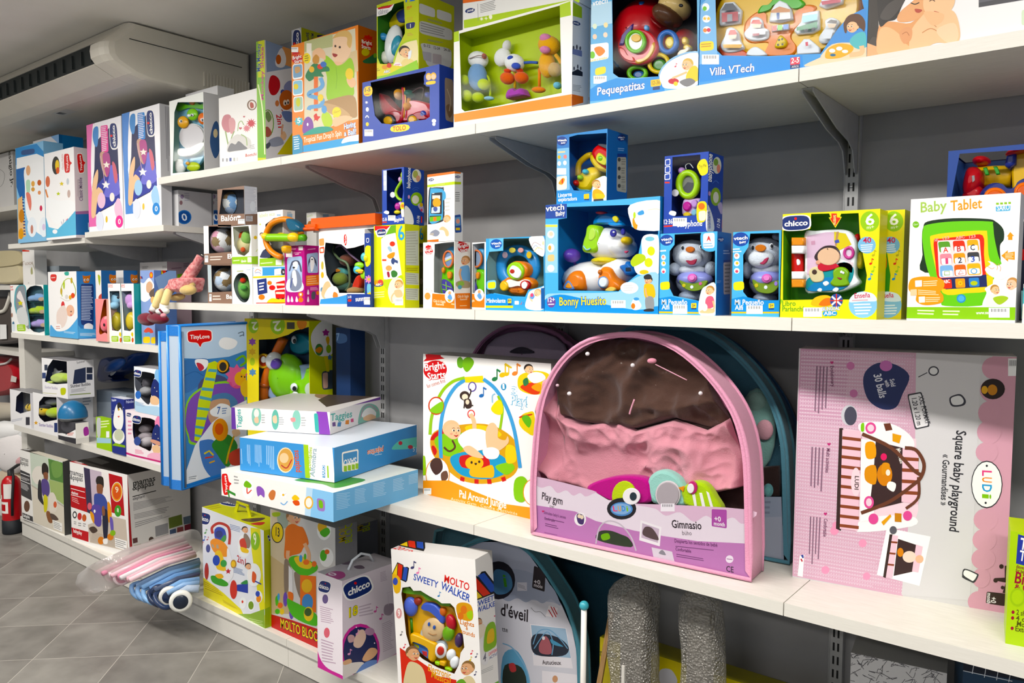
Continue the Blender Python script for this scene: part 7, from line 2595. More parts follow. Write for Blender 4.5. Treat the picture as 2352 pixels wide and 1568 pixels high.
st1 = carton('flat_toy_box', 'white and blue flat box with a row of toys, bottom of the leaning pile', 'box', S4, (509, 1137), (766, 1199), 1077, .40, 'efeae8', cs='6fb0e0', ct='d3d8d4', T='''
@M
s 4f8f3a 1000 1205 1200 1235 1290 1262 1420 1235 1500 1200 1250 1180''', F='''
@M
p 8fc4ec 1130 1240 1280 1270 1280 1520 1110 1480
p b9d8f0 1090 1230 1135 1240 1115 1480 1075 1470
Y 528 1310 512 1160 .36
T 3f8a3a 590 1325 575 1255 50 7
m 9a9a9a 3 575 1170 612 1180 612 1240 578 1240
e f4f4f2 675 1270 40 70
s 7ab53a 645 1235 665 1210 700 1240 690 1260 655 1255
c d84a3a 8 668 1260 672 1300 700 1275
s 8a5ab8 735 1260 760 1250 790 1280 790 1330 765 1310 745 1320
s c87a4a 820 1310 845 1275 870 1290 860 1340 835 1345
f f4f6fa f0c02a 925 1310 26
c 7ab0e0 8 905 1365 930 1380 955 1355
s f0c83a 985 1330 1010 1310 1040 1340 1000 1350
s d85a2a 990 1355 1030 1350 1040 1380 1010 1385
e e8b85a 1105 1365 32 46
e f0e8e0 1105 1365 22 34
q 9a7ac0 .3 1160 1330 1218 1345 1220 1430 1165 1420
s 7ab53a 1175 1350 1200 1355 1205 1400 1180 1400''', Sd='''
@M
m a0cdf0 10 1300 1300 1400 1290 1400 1400 1300 1420
m a0cdf0 10 1430 1270 1520 1255 1520 1360 1430 1380
m a0cdf0 9 1560 1230 1660 1210 1660 1310 1560 1330
m a0cdf0 8 1700 1200 1780 1180 1780 1270 1700 1290
m a0cdf0 7 1810 1170 1890 1150 1890 1220 1810 1240''')
z2 = S4 + st1.H + .002
st2 = carton('flat_toy_box', 'sky blue flat box lying upside down in mid-pile, white stripe and green band', 'box', z2, (551.6, 1079), (768, 1108), 1004, 957, '4a93d2', cs='4a93d2', ct='d2dbe8', F='''
@M
p f2f2ee 1100 940 1270 960 1290 1230 1110 1195
p a9cf4a 1065 930 1100 935 1112 1195 1080 1190
T 8fa8b8 1145 1185 1160 985 34 Alfombra
T a9c84a 1115 1190 1128 975 26 de actividades
q 4a90cc .1 1200 1100 1220 1103 1222 1190 1200 1187
T f4f6fa 1218 1182 1218 1105 18 SARO
l 9ac83a 10 1238 1105 1242 1190
e e8d8b8 940 1065 60 90
e d0a05a 942 1065 54 82
e f0c8a0 930 1050 32 36
c b03a3a 8 910 1100 950 1120 985 1060
T d05a2a 1042 1150 1030 995 40 pajaritos
m a8cdf0 4 690 957 695 1120 668 1115 665 955
m a8cdf0 6 770 960 775 1125 722 1120 720 955
m a8cdf0 5 860 968 862 1140 802 1130 800 960
l c8dff4 3 628 985 632 1090''', Sd='''
@M
q f2f2ee .1 1338 1010 1455 985 1455 1130 1340 1150
q 4a90cc .1 1346 1020 1447 998 1447 1075 1348 1095
T f4f6fa 1440 1045 1350 1065 46 SARO
r 9ac83a 1352 1105 1374 1145
r 9ac83a 1380 1100 1402 1138
r 9ac83a 1408 1095 1430 1132
r 9ac83a 1434 1088 1455 1126
O d05a2a f4f3f1 1632 975 1518 998 36 pajaritos
l c8dff4 4 1570 1030 1620 1022
s 6fd0c0 1690 985 1740 930 1820 910 1900 905 1905 970 1820 985 1740 990
e c03a4a 1752 945 14 14
e c03a4a 1822 972 18 14
e c03a4a 1888 940 12 16
T dceaf8 1840 1005 1895 995 30 5 jug''', nd=None)
z3 = z2 + st2.H + .002
st3 = carton('flat_toy_box', 'white flat box with purple edges on top of the leaning pile', 'box', z3, (532, 985), (758, 998), 935, .43, 'eeebea', cs='efecec', ct='cfcbca', F='''
@M
p 6a3fa0 552 690 582 690 592 850 560 848
p 8a4ab0 1155 700 1230 700 1258 890 1178 885
q 4fb0a8 .2 1140 735 1168 735 1178 870 1150 868
T 4fb0a8 630 840 622 705 30 Taggies
e 8fc8b8 735 755 34 70
e f0e8e0 735 735 18 30
s f0c8a8 720 770 745 760 750 800 725 800
e 6fb8a8 868 780 26 72
s f0c8a8 850 760 875 750 880 800 855 800
e 8fc8b8 1018 780 30 70
s e89a9a 975 770 1005 765 1010 790 985 795
m a8a8a8 4 770 740 798 740 800 810 772 810
m a8a8a8 4 892 760 928 760 930 820 894 820
m a8a8a8 4 1050 760 1085 760 1088 830 1052 830''', Sd='''
@M
p 7d4aa8 1225 700 1905 545 1905 580 1230 715
T 5fb8b0 1258 790 1410 760 50 Taggies
q 6a4a8a .1 1270 800 1292 795 1295 825 1272 828
q 4a8ac0 .1 1310 798 1335 796 1330 828 1305 828
q e8923a .1 1365 785 1390 780 1388 812 1362 812
q d85a8a .1 1400 775 1420 770 1422 795 1402 798
s 8fc8b8 1452 800 1475 700 1530 665 1590 690 1605 760 1560 800 1480 815
s f0f0ee 1480 760 1500 710 1540 695 1580 730 1560 770
s f0c8a0 1490 765 1540 740 1580 760 1550 785 1500 785
c c890b0 5 1470 770 1490 700 1535 675 1590 720
m b0b0b0 6 1640 670 1780 635 1780 720 1640 750
m b0b0b0 6 1810 625 1900 605 1900 690 1810 710''', T='''
@M
s 9a7a6a 1150 600 1300 560 1420 570 1380 600 1200 630
p 4a4038 1170 640 1330 560 1900 520 1900 545 1230 690''')
# ------------------------------------------------------------------ jungle mat box, arched bags, ball-pit box
carton('play_mat_box', 'white square box printed with a baby under a jungle play arch', 'box', S4, (972, 1133), (1262, 1202), 812, .13, 'f0eeec', ct='9a9896', cs='d8d4d0', F='''
@N
B 112 385 262 365
t c0504a 130 505 262 462 28 fun comes first
s 6aa83a 345 300 370 280 395 320 380 360 350 350
s 7ab53a 390 300 430 280 465 310 455 350 415 390 385 350
n 2f7a4a 615 440 70
n e0c02a 672 410 80
n e0c02a 702 405 60
n e08a4a 760 400 70
n 2f6ab0 520 560 60
e 3a90c0 680 495 20 26
T f4f3f1 673 510 687 510 36 1
O f4f3f1 5fb0d8 735 555 780 560 60 3
O f4f3f1 5fb0d8 730 620 855 640 66 Play!
s e8d04a 780 470 800 410 900 380 1000 400 1010 460 960 540 880 550 800 520
s d84a2a 800 500 850 470 930 470 940 540 880 548
b f0c8a0 2a201c 865 370 34
s f4f4f2 850 420 900 390 960 400 980 440 900 470
s 3a7a4a 820 450 850 430 860 470 830 490
s e8a42a 880 500 920 470 950 480 940 530
s e8d04a 790 740 810 700 850 680 900 685 900 840 840 820 800 780
s c8402e 795 720 805 705 880 690 880 700
s 6ab53a 810 720 850 700 880 740 860 790
s d8a42a 150 900 180 820 300 780 500 760 640 790 760 880 790 1000 770 1110 680 1170 520 1195 380 1170 280 1100 180 1000
s c8302e 155 880 180 830 250 800 230 860
s c8302e 160 930 178 920 200 960 180 990
s e9d02a 400 790 500 770 620 800 660 850 500 880
s 8ac83a 180 880 260 830 400 830 420 900 330 990 240 980
c 5a3a26 14 250 930 290 960 330 930 310 880
s 3a9ac8 300 1000 420 960 600 960 720 1040 690 1120 560 1160 400 1140 320 1080
s c8302e 360 1020 380 990 480 985 560 1000 580 1060 520 1090 400 1080 370 1060
e f0b82a 470 1045 66 50
s f0b82a 440 1090 520 1080 600 1060 610 1140 560 1150 450 1140
e 3a2a1e 450 1040 8 10
e 3a2a1e 505 1035 8 10
s 3a2a1e 470 1045 490 1045 480 1060
s 8ac83a 620 1070 720 1040 760 1080 700 1130
s e9d02a 700 920 760 930 770 1030 700 1040
p c8302e 560 1160 590 1160 595 1195 565 1195
p c8302e 660 1150 690 1140 700 1170 672 1180
p c8302e 470 1160 500 1162 500 1195 470 1192
p c8302e 370 1140 400 1150 396 1180 365 1170
c 4fa0d8 26 230 1010 225 800 260 620 330 500 405 445
c 9ac83a 22 150 840 165 700 230 540 310 460 400 430
p e8d84a 400 425 530 415 540 465 405 465
c 4fa0d8 26 535 440 620 510 700 640 760 820 800 1080
c 9ac83a 18 640 560 672 650 655 800
e c84a2a 195 632 58 66
e f4f2ee 195 632 48 56
s 8ac83a 150 660 240 600 240 670 190 688
e 5a4aa0 455 495 30 36
e f4f2ee 455 495 22 28
e 3a2a26 400 560 36 34
e f0e0c8 402 568 22 22
s 3a2a26 395 590 440 585 450 640 410 650
c 3a2a26 9 430 570 445 530 440 510
c 3a2a26 9 400 610 395 650
c 3a2a26 9 440 630 462 630
e e8d8c0 420 605 14 18
e d84a4a 446 692 28 32
e f4f2ee 446 692 20 24
s f2e02a 590 650 640 590 672 620 670 690 620 690
c 8fc0e0 8 600 610 600 560 620 545
c f2c8a0 30 470 800 465 740 440 690
s f6f6f4 350 870 440 800 560 820 580 920 520 950 420 960
s f2c8a0 550 840 570 770 610 755 640 800 640 860 690 880 710 850 715 900 640 960 570 960
s f6f6f4 530 950 600 930 650 960 630 1010 560 1010
s f2c8a0 390 940 440 920 520 980 530 1010 440 990
b f2c8a0 eac49a 315 810 64
e e89a3a 205 1125 88 120
e f4f2ee 205 1125 82 114
s 4a3028 150 1060 180 1010 230 1020 240 1090 190 1130
s f4f2ee 140 1120 170 1110 230 1190 240 1230 190 1220
s 6a4a3a 230 1120 270 1100 280 1150 240 1180
p f4a01e 95 1170 290 1170 500 1260 700 1340 880 1365 880 1470 95 1270
s 9ac83a 95 1010 115 1000 120 1120 95 1120
T f4f3f1 362 1290 700 1372 52 Pal Around Jungle
t f4e4c0 300 1310 780 1420 20 Activity Gym . Centre d'activités
s 8ac83a 760 1170 820 1140 860 1200 830 1320 760 1300
e e89a3a 900 1255 80 100
e f4f2ee 900 1255 74 94
x f0f0ee 105 1225 160 1270''')
def puff(mb, F, x0, x1, yt, yb, t0, amp, m, nx=90, ny=44, seed=0, sc=9):
 """padded quilt seen through film: a creased sheet between two outlines"""
 rows = []
 for j in range(ny + 1):
  r = []
  for i in range(nx + 1):
   x = x0 + (x1 - x0) * i / nx; a, b = yt(x), yb(x); y = a + (b - a) * j / ny
   p = F.at(x, y, t0); q = p * sc + Vector((seed, 0, 0))
   h = 1 - abs(noise.noise(q)) * 2.2; h += .3 * (1 - abs(noise.noise(q * 2.1)) * 2.4) + .12 * (1 - abs(noise.noise(q * 4.6 + Vector((3, 1, 2)))) * 2.6)
   e = min(i, nx - i, 4) / 4 * min(j, ny - j, 3) / 3
   r.append(p + F.n * (t0 - .02) * (.5 + .5 * math.tanh(amp * (h - .75))) * math.sqrt(max(e, 0)))
  rows.append(r)
 mb.grid(rows, m, closed=False)
def lerp_fn(P):
 def f(x):
  for (a, ya), (b, yb) in zip(P, P[1:]):
   if x <= b: return ya + (yb - ya) * max(0, (x - a)) / (b - a)
  return P[-1][1]
 return f
def arch_bag(label, L, R, z, fr, outline, th, edge, film='f2f0f4', group=None, zmax=S3 - .04):
 P0, P1 = [Vector((col_x(q[0], q[1], z), q[1], z)) if q[1] < 12 else on_z(*q, z) for q in (L, R)]; u = (P1 - P0); W = u.length; u.normalize(); n = Vector((-u.y, u.x, 0)); up = Vector((0, 0, 1))
 F = Face(P0, u, up, W, .7); F.fr = fr
 pts = [F.at(*q) for q in spline(outline[:], False, 3)]
 for p in pts: p.z = min(max(p.z, z + .007), zmax)
 pts[0].z = pts[-1].z = z + .007
 r = thing('arched_zip_bag', label, 'bag', P0 + u * (W / 2) + n * (th / 2), group)
 N = len(pts); mb = MB(); e = mat(edge, 'cloth')
 mb.grid([pts, [p + n * th for p in pts]], e, closed=True, smooth=True)
 mb.poly([p + n * th for p in pts], e); mb.build('gusset', r)
 for k in (0, th):
  mb = MB(); mb.tube([p + n * k for p in pts] + [pts[0] + n * k], .0055, e, 8); mb.build('piping', r)
 c = sum(pts, Vector()) / N
 mb = MB(); inn = [c + (p - c) * .95 + n * .0005 for p in pts]
 for i in range(N - 1):  mb.add([pts[i] + n * .0004, pts[i + 1] + n * .0004, inn[i + 1], inn[i]], [(0, 1, 2, 3)], e)
 mb.build('border', r)
 mb = MB(); mb.poly([p + n * .001 - Vector((0, 0, 0)) for p in pts], mat(film, 'crinkle')); mb.build('clear_front', r)
 b = Box(); b.obj, b.front, b.n, b.th, b.pts, b.base, b.z = r, F, n, th, pts, r.location, z
 return b
def insert(b, t, outline, col, art, name='insert_card'):
 F = b.front; q = Face(F.o + b.n * t, F.e1, F.e2, 3, 3); q.o = q.o - q.e1 * 1 ; q.fr = F.fr
 mb = MB(); pp = [q.at(*p) for p in outline]
 for p in pp: p.z = max(p.z, b.z + .006)
 mb.poly(pp, mat(col)); Art(mb, q).run(art)
 if q.stk.f: q.stk.build('price_sticker', b.obj)
 return mb.build(name, b.obj)
OUT = [(57, 1238), (52, 1000), (62, 800), (90, 530), (150, 350), (250, 210), (380, 125), (560, 90), (720, 105), (880, 170), (1030, 290), (1150, 430), (1230, 570), (1280, 740), (1300, 950), (1310, 1512)]
pinkb = arch_bag('big pink arched zip bag with brown and pink quilts and owl toys', (1223, 1229), (1726, 1338), S4, 'O', OUT, .095, 'e0a0bc')
F_ = pinkb.front; F_.fr = 'O'
mb = MB(); puff(mb, F_, 215, 1195, lerp_fn([(215, 420), (330, 190), (420, 130), (640, 120), (860, 170), (1050, 330), (1130, 460), (1200, 590)]), lerp_fn([(215, 545), (400, 600), (660, 630), (880, 570), (1080, 625), (1200, 620)]), .088, 1.6, mat('574238', 'cloth'), seed=3, sc=6); mb.build('brown_quilt', pinkb.obj)
mb = MB(); puff(mb, F_, 92, 1265, lerp_fn([(92, 560), (130, 350), (240, 355), (250, 560), (400, 605), (560, 585), (660, 640), (880, 578), (1060, 640), (1190, 570), (1265, 800)]), lerp_fn([(92, 850), (200, 930), (360, 975), (520, 1080), (700, 1000), (780, 900), (960, 990), (1100, 1000), (1265, 960)]), .082, 1.8, mat('e2a2ac', 'cloth'), nx=120, ny=52, seed=11, sc=6.5); mb.build('pink_quilt', pinkb.obj)
mb = MB(); mb.poly([F_.at(*q, .09) for q in ((75, 540), (250, 200), (560, 110), (900, 190), (1200, 560), (1280, 900), (1280, 1250), (70, 1100))], mat('3c2c28', 'cloth')); mb.build('inner_lining', pinkb.obj)
model(pinkb.obj, F_, '''
owl_toy S c0228a:cloth .012 .03 .01 360 975 420 935 560 905 700 920 740 990 720 1060 540 1060 420 1010
owl_toy D c8e02a:cloth 580 1020 .006 70 88 .005
owl_toy D f4f4f2 622 1020 .0035 50 48 .003
owl_toy D 2a3a40 632 1020 .002 20 24 .002
mirror_toy S a3dccd:cloth .014 .03 .01 710 940 760 880 830 880 900 930 940 1010 930 1080 740 1060
mirror_toy D d8d4d4 830 1010 .008 72 80 .004
mirror_toy D b0aaac 830 1010 .006 64 72 .003
bird_toy S b9e04a:cloth .01 .03 .01 905 985 960 940 1040 950 1100 1030 1130 1110 940 1080 910 1030
bird_toy D c83a78 970 970 .006 28 38 .004
bird_toy D f4f4f2 960 975 .0035 20 28 .003
bird_toy X f4f6f0 .0085 .002 .001 970 1010 985 1005 1000 1090 985 1090
bird_toy X f4f6f0 .0085 .002 .001 1010 1000 1025 1000 1050 1095 1030 1095
bird_toy X f4f6f0 .0085 .002 .001 1050 990 1065 1000 1095 1095 1078 1095
bird_toy X f0a02a .008 .003 .001 890 970 925 960 920 995
tie E f2a8b8:cloth 740 245 .012 26 16 .01
tie C f0b4c4 3 760 265 .01 850 310 .01 940 355 .01
tie C f0b4c4 5 640 465 .012 620 520 .012 612 550 .012
snap E f4f2ee 372 205 .01 12 12 .005
snap E f4f2ee 630 270 .01 12 12 .005
snap E f4f2ee 268 432 .01 12 12 .005
snap E f4f2ee 1018 430 .01 12 12 .005
snap E e8c8d0 200 385 .006 9 9 .004''')
insert(pinkb, .004, [(72, 905), (200, 935), (400, 985), (490, 1040), (640, 1060), (800, 1072), (1000, 1090), (1295, 1095), (1305, 1500), (62, 1232)], 'e8dfe6', '''
@O
s e0c0d4 72 905 400 985 400 1005 360 1020 330 1000 290 1015 250 985 200 1000 160 960 110 970 75 950
s e0c0d4 660 1062 1295 1095 1295 1160 1250 1175 1200 1140 1120 1170 1050 1130 980 1165 900 1110 820 1130 760 1090
p c487bd 65 1068 300 1105 420 1160 640 1215 800 1245 1000 1275 1302 1290 1305 1500 62 1232
T 3a3038 110 1035 228 1068 40 Play gym
t 55484f 155 1082 180 1088 18 owl
e 26262a 567 1090 84 62
e 5a90c8 567 1092 64 40
s 8fb8e0 510 1092 530 1066 570 1060 610 1072 620 1100 580 1122 530 1115
T f0507a 520 1104 544 1104 30 L
T f0b02a 548 1104 566 1104 30 U
T 3a90d8 570 1104 590 1104 30 D
T 8ad03a 596 1104 606 1104 30 i
T 2f262c 855 1198 1025 1208 44 Gimnasio
t 55484f 915 1240 968 1242 26 bùho
T 6a3a68 122 1118 248 1148 16 Stimulate baby's senses
m 7a4a78 1 128 1140 265 1170 265 1182 128 1150
T 6a3a68 125 1152 185 1166 16 Comfortable
m 7a4a78 2 130 1170 215 1190 215 1212 130 1192
m 8a5a88 1 125 1222 210 1240 210 1248 125 1230
h d03a6a 118 1105 14
e f4f2f0 330 1150 34 38
s 4a3a6a 312 1120 350 1130 348 1178 318 1170
e f0e0c0 325 1132 10 12
e f0e0c0 340 1138 10 12
s 35402f 440 1220 500 1215 560 1235 610 1260 620 1310 430 1270
s 7ab53a 450 1240 490 1230 500 1260 460 1270
c c8c0c8 8 420 1290 440 1200 490 1160 560 1180 620 1250 650 1330
p f0eeee 675 1155 795 1195 785 1305 668 1270
p c9b8c8 685 1172 782 1205 775 1285 680 1255
s 5a4a4a 690 1240 700 1195 740 1200 775 1250 770 1270
p ddd6de 738 1310 855 1335 870 1395 750 1372
s 8a8a90 780 1345 800 1325 820 1355
T 6a3a68 870 1282 1115 1308 20 Despierta los sentidos de bebé
m 7a4a78 1 875 1300 1110 1325 1110 1335 875 1310
T 6a3a68 875 1328 965 1342 18 Confortable
m 7a4a78 2 880 1345 1050 1375 1050 1395 880 1368
q b05aa8 .08 1082 1092 1168 1096 1168 1202 1082 1190
T f4f3f1 1098 1160 1135 1164 28 +0
T f4f3f1 1095 1184 1158 1192 22 month
e f0e8f0 1184 1378 22 22
l a070a0 4 1168 1376 1200 1380
T 4a3a4a 1165 1448 1208 1455 32 CE
x f0eef0 790 1060 870 1105''')
SH = lambda dx, dy, k=1.0, c=(680, 1300): [(c[0] + (x - c[0]) * k + dx, c[1] + (y - c[1]) * k + dy) for x, y in OUT]
tl_ = [(x + 235, y - 85) for x, y in OUT]
teal1 = arch_bag('teal arched zip bag just behind the big pink bag, mint quilt inside', (1318, 1199), (1812, 1298), S4, 'O', [(p[0] + 218, p[1] - 60 if p[1] < 1100 else p[1] - 90) for p in OUT], .06, '5a8a9c')
F_ = teal1.front; F_.fr = 'O'
model(teal1.obj, F_, '''
mint_quilt E 8fc0b4:cloth 1340 640 .035 110 240 .02
mint_quilt E a9d4c4:cloth 1340 480 .03 60 60 .02
pink_fold E d8a8b0:cloth 1385 640 .012 50 60 .01
brown_fold X 3a2c28:cloth .02 .02 .006 1370 855 1460 850 1470 1020 1370 1020
flower_toy E 6fa8a8:cloth 1405 985 .006 30 40 .006''')
insert(teal1, .004, [(1100, 1020), (1480, 1022), (1495, 1395), (1100, 1330)], 'a9b8c8', '''
@O
p b9c4d0 1370 1140 1480 1135 1480 1390 1370 1380
m 8f9cac 3 1385 1040 1420 1040 1420 1130 1385 1130''')
arch_bag('dark blue arched zip bag at the back of its row, behind the teal one', (1345, 2.17), (1828, 2.17), S4, 'O', [(p[0] + 265, p[1] - 40 if p[1] < 1100 else p[1] - 280) for p in OUT], .05, '3a5f88')
pur_b = arch_bag('mauve arched zip bag standing behind the jungle play mat box', (1052, 2.17), (1295, 2.17), S4, 'N', [(370, 1030), (400, 420), (470, 250), (560, 140), (700, 62), (860, 55), (1040, 100), (1130, 170), (1195, 300), (1200, 1200)], .04, '8a5f7e')
F_ = pur_b.front; F_.fr = 'N'
model(pur_b.obj, F_, '''
grey_quilt E a397a8:cloth 830 260 .03 320 170 .015
arch_hole S 33303a:cloth .006 .006 .001 725 250 770 215 830 212 890 250''')
bpit = carton('ball_pit_box', 'very large pink and white box printed sideways with a striped ball-pit mat', 'box', S4, (1820, 1325), (2308, 1408), 800, .12, 'cfcdd0', cs='2a2a2e', F='''
@Q
p d8aec4 75 78 590 95 585 560 530 1180 38 1090
p cfa0ba 75 78 300 86 260 420 60 400
m dcbccf 60 80 90 580 105 530 1170 45 1085
d e6dae2 42 74 2.4 82 90 578 108 525 1165 48 1078
p d3d1d5 590 95 880 105 860 600 830 1200 525 1175 585 560
p d8a4b6 930 112 1071 118 1030 1265 860 1240 900 700
e d8a4b6 935 165 52 50
e d8a4b6 928 265 54 52
e d8a4b6 920 365 54 54
e d8a4b6 915 450 54 52
e d8a4b6 905 540 50 46
e d8a4b6 900 840 54 50
e d8a4b6 895 930 54 50
e d8a4b6 890 1015 54 48
e d8a4b6 880 1100 40 44
e d8a4b6 872 1205 52 48
s 2c3562 355 240 365 180 420 142 500 150 560 200 530 280 500 340 440 348 380 310
e c878b8 456 155 28 24
T e4e4ee 400 195 428 300 34 30 balls
T e4e4ee 472 215 480 248 20 Sold
T e4e4ee 448 220 458 250 18 with
e cf7fb0 298 155 18 18
e cf7fb0 312 278 18 18
e f0a0c0 236 865 19 18
e f0a0c0 226 890 19 18
e f0a0c0 352 945 18 18
e f0a0c0 186 1064 18 18
e f0a0c0 370 1092 17 17
c 3a3a44 4 600 205 640 185
e 3a3a44 668 178 24 22
e e4e4e6 668 178 18 16
s 3a3a44 738 300 760 285 790 282 812 310 800 332 750 335
s e4e4e6 745 302 765 290 788 290 802 310 792 326 755 328
q 3a3a40 .1 550 282 615 270 652 425 585 440
q e6e4e8 .1 556 288 611 277 645 420 590 433
T 3a3a40 600 290 632 415 22 XXL FORMAT
T 3a3a40 570 300 595 420 22 1.20 x 1.20 m
e 2a1c18 932 258 54 46
e c8883a 930 262 22 24
e e8b04a 895 262 14 18
T 2a2a30 770 442 738 890 44 Square baby playground
T 2a2a30 710 548 700 775 30 « Gourmandises »
e 2a2a30 905 683 70 106
e f4f4f2 905 683 66 101
T e8508a 885 620 885 645 42 L
T f0902a 885 650 885 672 42 U
T 3aa0d8 885 682 885 715 42 D
T 8ac83a 885 724 885 745 42 i
e 2a2a30 905 600 5 5
e 2a2a30 900 765 5 5
h c03a7a 215 140 16
T 6a3a58 208 155 212 248 16 Evolutionary
m 8a6a80 4 200 158 190 415 130 370 140 155
h c03a7a 202 504 16
T 6a3a58 192 522 186 630 16 Multi activities
m 8a6a80 4 182 520 172 735 112 720 118 515
h c03a7a 186 814 16
T 6a3a58 180 835 176 915 16 Comfortable
m 8a6a80 4 168 830 158 1050 105 1040 112 825
p f0d4e0 245 430 590 480 600 800 580 860 330 895 350 470
s f4f0f4 340 410 470 410 560 460 580 520 500 560 360 470
s f4f0f4 350 840 480 820 585 830 570 870 330 895
p 3a2a28 248 432 265 432 255 890 233 880
p f4c8d8 262 440 345 445 330 890 250 880
p 8a4a32 262 468 345 478 344 492 261 482
p 8a4a32 260 510 344 520 343 534 259 524
p 8a4a32 258 552 343 562 342 576 257 566
p 8a4a32 257 596 342 606 341 620 256 610
p 8a4a32 256 640 341 650 340 664 255 654
p 8a4a32 255 684 340 694 339 708 254 698
p 8a4a32 254 728 339 738 338 752 253 742
p 8a4a32 253 772 338 782 337 796 252 786
p 8a4a32 251 816 336 826 335 840 250 830
p 8a4a32 250 858 335 868 334 882 249 872
e f6d8e2 322 672 22 64
T 3a2a2a 318 645 316 705 18 LUDI
p f8f4f4 345 480 420 490 400 840 340 850
p 3c2a2a 410 490 530 520 540 760 380 800 400 640
e d88a2a 450 640 34 50
s e0983a 365 610 410 600 410 680 365 665
s e0983a 440 590 470 590 470 620 440 640
e f4ead8 465 630 10 14
s f4f2f0 470 670 500 680 490 715 460 695
e e03a6a 446 560 14 16
s f0a83a 365 500 405 498 410 560 370 565
T f4f0ea 500 525 520 590 20 Miam Miam
p f4c8d8 530 520 600 540 600 770 525 760
p 8a4a32 530 560 602 565 602 580 530 576
p 8a4a32 528 610 602 615 602 630 528 626
p 8a4a32 527 660 602 665 602 680 527 676
p 8a4a32 526 710 602 715 602 730 526 726
c 6a4030 16 350 458 480 520 580 620 615 640
c 6a4030 16 345 810 470 760 570 690 612 650 625 590 590 530 540 520
c 6a4030 13 600 650 600 740 545 790
e e05a9a 388 432 24 26
e f4d0e0 388 432 15 16
e e05a9a 380 762 22 28
e f4d0e0 380 762 13 18
e e05a9a 400 836 22 24
p 6a3a2a 445 412 475 410 485 440 455 445
p e8a83a 485 455 525 465 515 500 485 490
p e8a83a 435 850 475 815 480 825 445 865
p c8883a 495 810 525 812 525 850 495 848
e e05a9a 552 822 20 22
s 8ad03a 345 415 358 410 358 445 345 445
e c8c8d0 292 375 36 46
e 4a4a5a 298 378 28 42
p f6f4f6 460 876 655 915 605 1135 415 1085
p 3a2a28 472 905 485 905 455 1100 443 1095
p f4c8d8 485 908 510 912 485 1100 455 1098
p 3c2a2a 510 925 600 955 580 1070 490 1090
p f4c8d8 590 950 620 960 600 1075 572 1070
p 8a4a32 480 935 508 938 506 946 478 943
p 8a4a32 472 985 500 988 498 996 470 993
p 8a4a32 465 1035 493 1038 491 1046 463 1043
e f4d8c8 560 1005 30 26
e f0c0a0 605 1015 18 18
e d88a2a 520 985 14 20
e 5a5a62 488 886 16 18
p f8f8f8 72 1000 92 995 85 1095 62 1090
p c03a4a 74 1015 80 1013 86 1025 80 1028
p 3a4a9a 76 998 88 996 90 1010 84 1012
s 3a3a3e 795 1090 805 1058 860 1078 868 1090 850 1120 830 1115 800 1100
s f0f0f2 802 1086 810 1064 855 1082 860 1090 845 1112 830 1106
p 3a2a26 985 1045 1010 1045 1005 1170 975 1165 990 1120 940 1110 940 1100 985 1098
e 3a2a26 970 1048 10 10
e 3a2a26 944 1110 10 10
e 3a2a26 975 1142 8 8
q 3a2a26 .1 905 1160 995 1170 985 1225 900 1212
T f4f0f0 925 1182 922 1208 24 +0
T f4f0f0 908 1165 905 1212 18 month
x f4f4f6 1000 122 1052 200
p 3a3034 985 1260 990 1225 995 1262''')
gb = carton('shape_toy_box', 'bright lime box with red and blue words at the near end of the shelf', 'box', S4, (2309, 1477), (2440, 1503), 1219, .12, 'b4d62c', ct='c8e04a', F='''
@Q
p 2a3a9c 1045 905 1130 930 1130 1060 1035 1035
T f4f3f1 1050 970 1120 985 50 TO
T f4f3f1 1048 1020 1118 1035 44 Tou
T 7a2a2a 1035 1055 1110 1072 16 developed
T 7a2a2a 1033 1072 1090 1085 16 for babies
T 9a2038 1028 1120 1120 1142 50 Bird
T 9a2038 1028 1148 1110 1165 22 & Up
e a3c83a 1042 1185 34 42
e b4d62c 1042 1185 26 32
e 9a2038 1022 1252 7 8
e 9a2038 1020 1278 7 8
e 9a2038 1018 1324 7 8
T 5a5a1a 1036 1262 1120 1280 22 2 shapes
T 5a5a1a 1034 1288 1120 1305 22 4 cups
T 5a5a1a 1038 1312 1120 1330 22 Mozart
T 5a5a1a 1032 1335 1120 1352 22 Extends''')
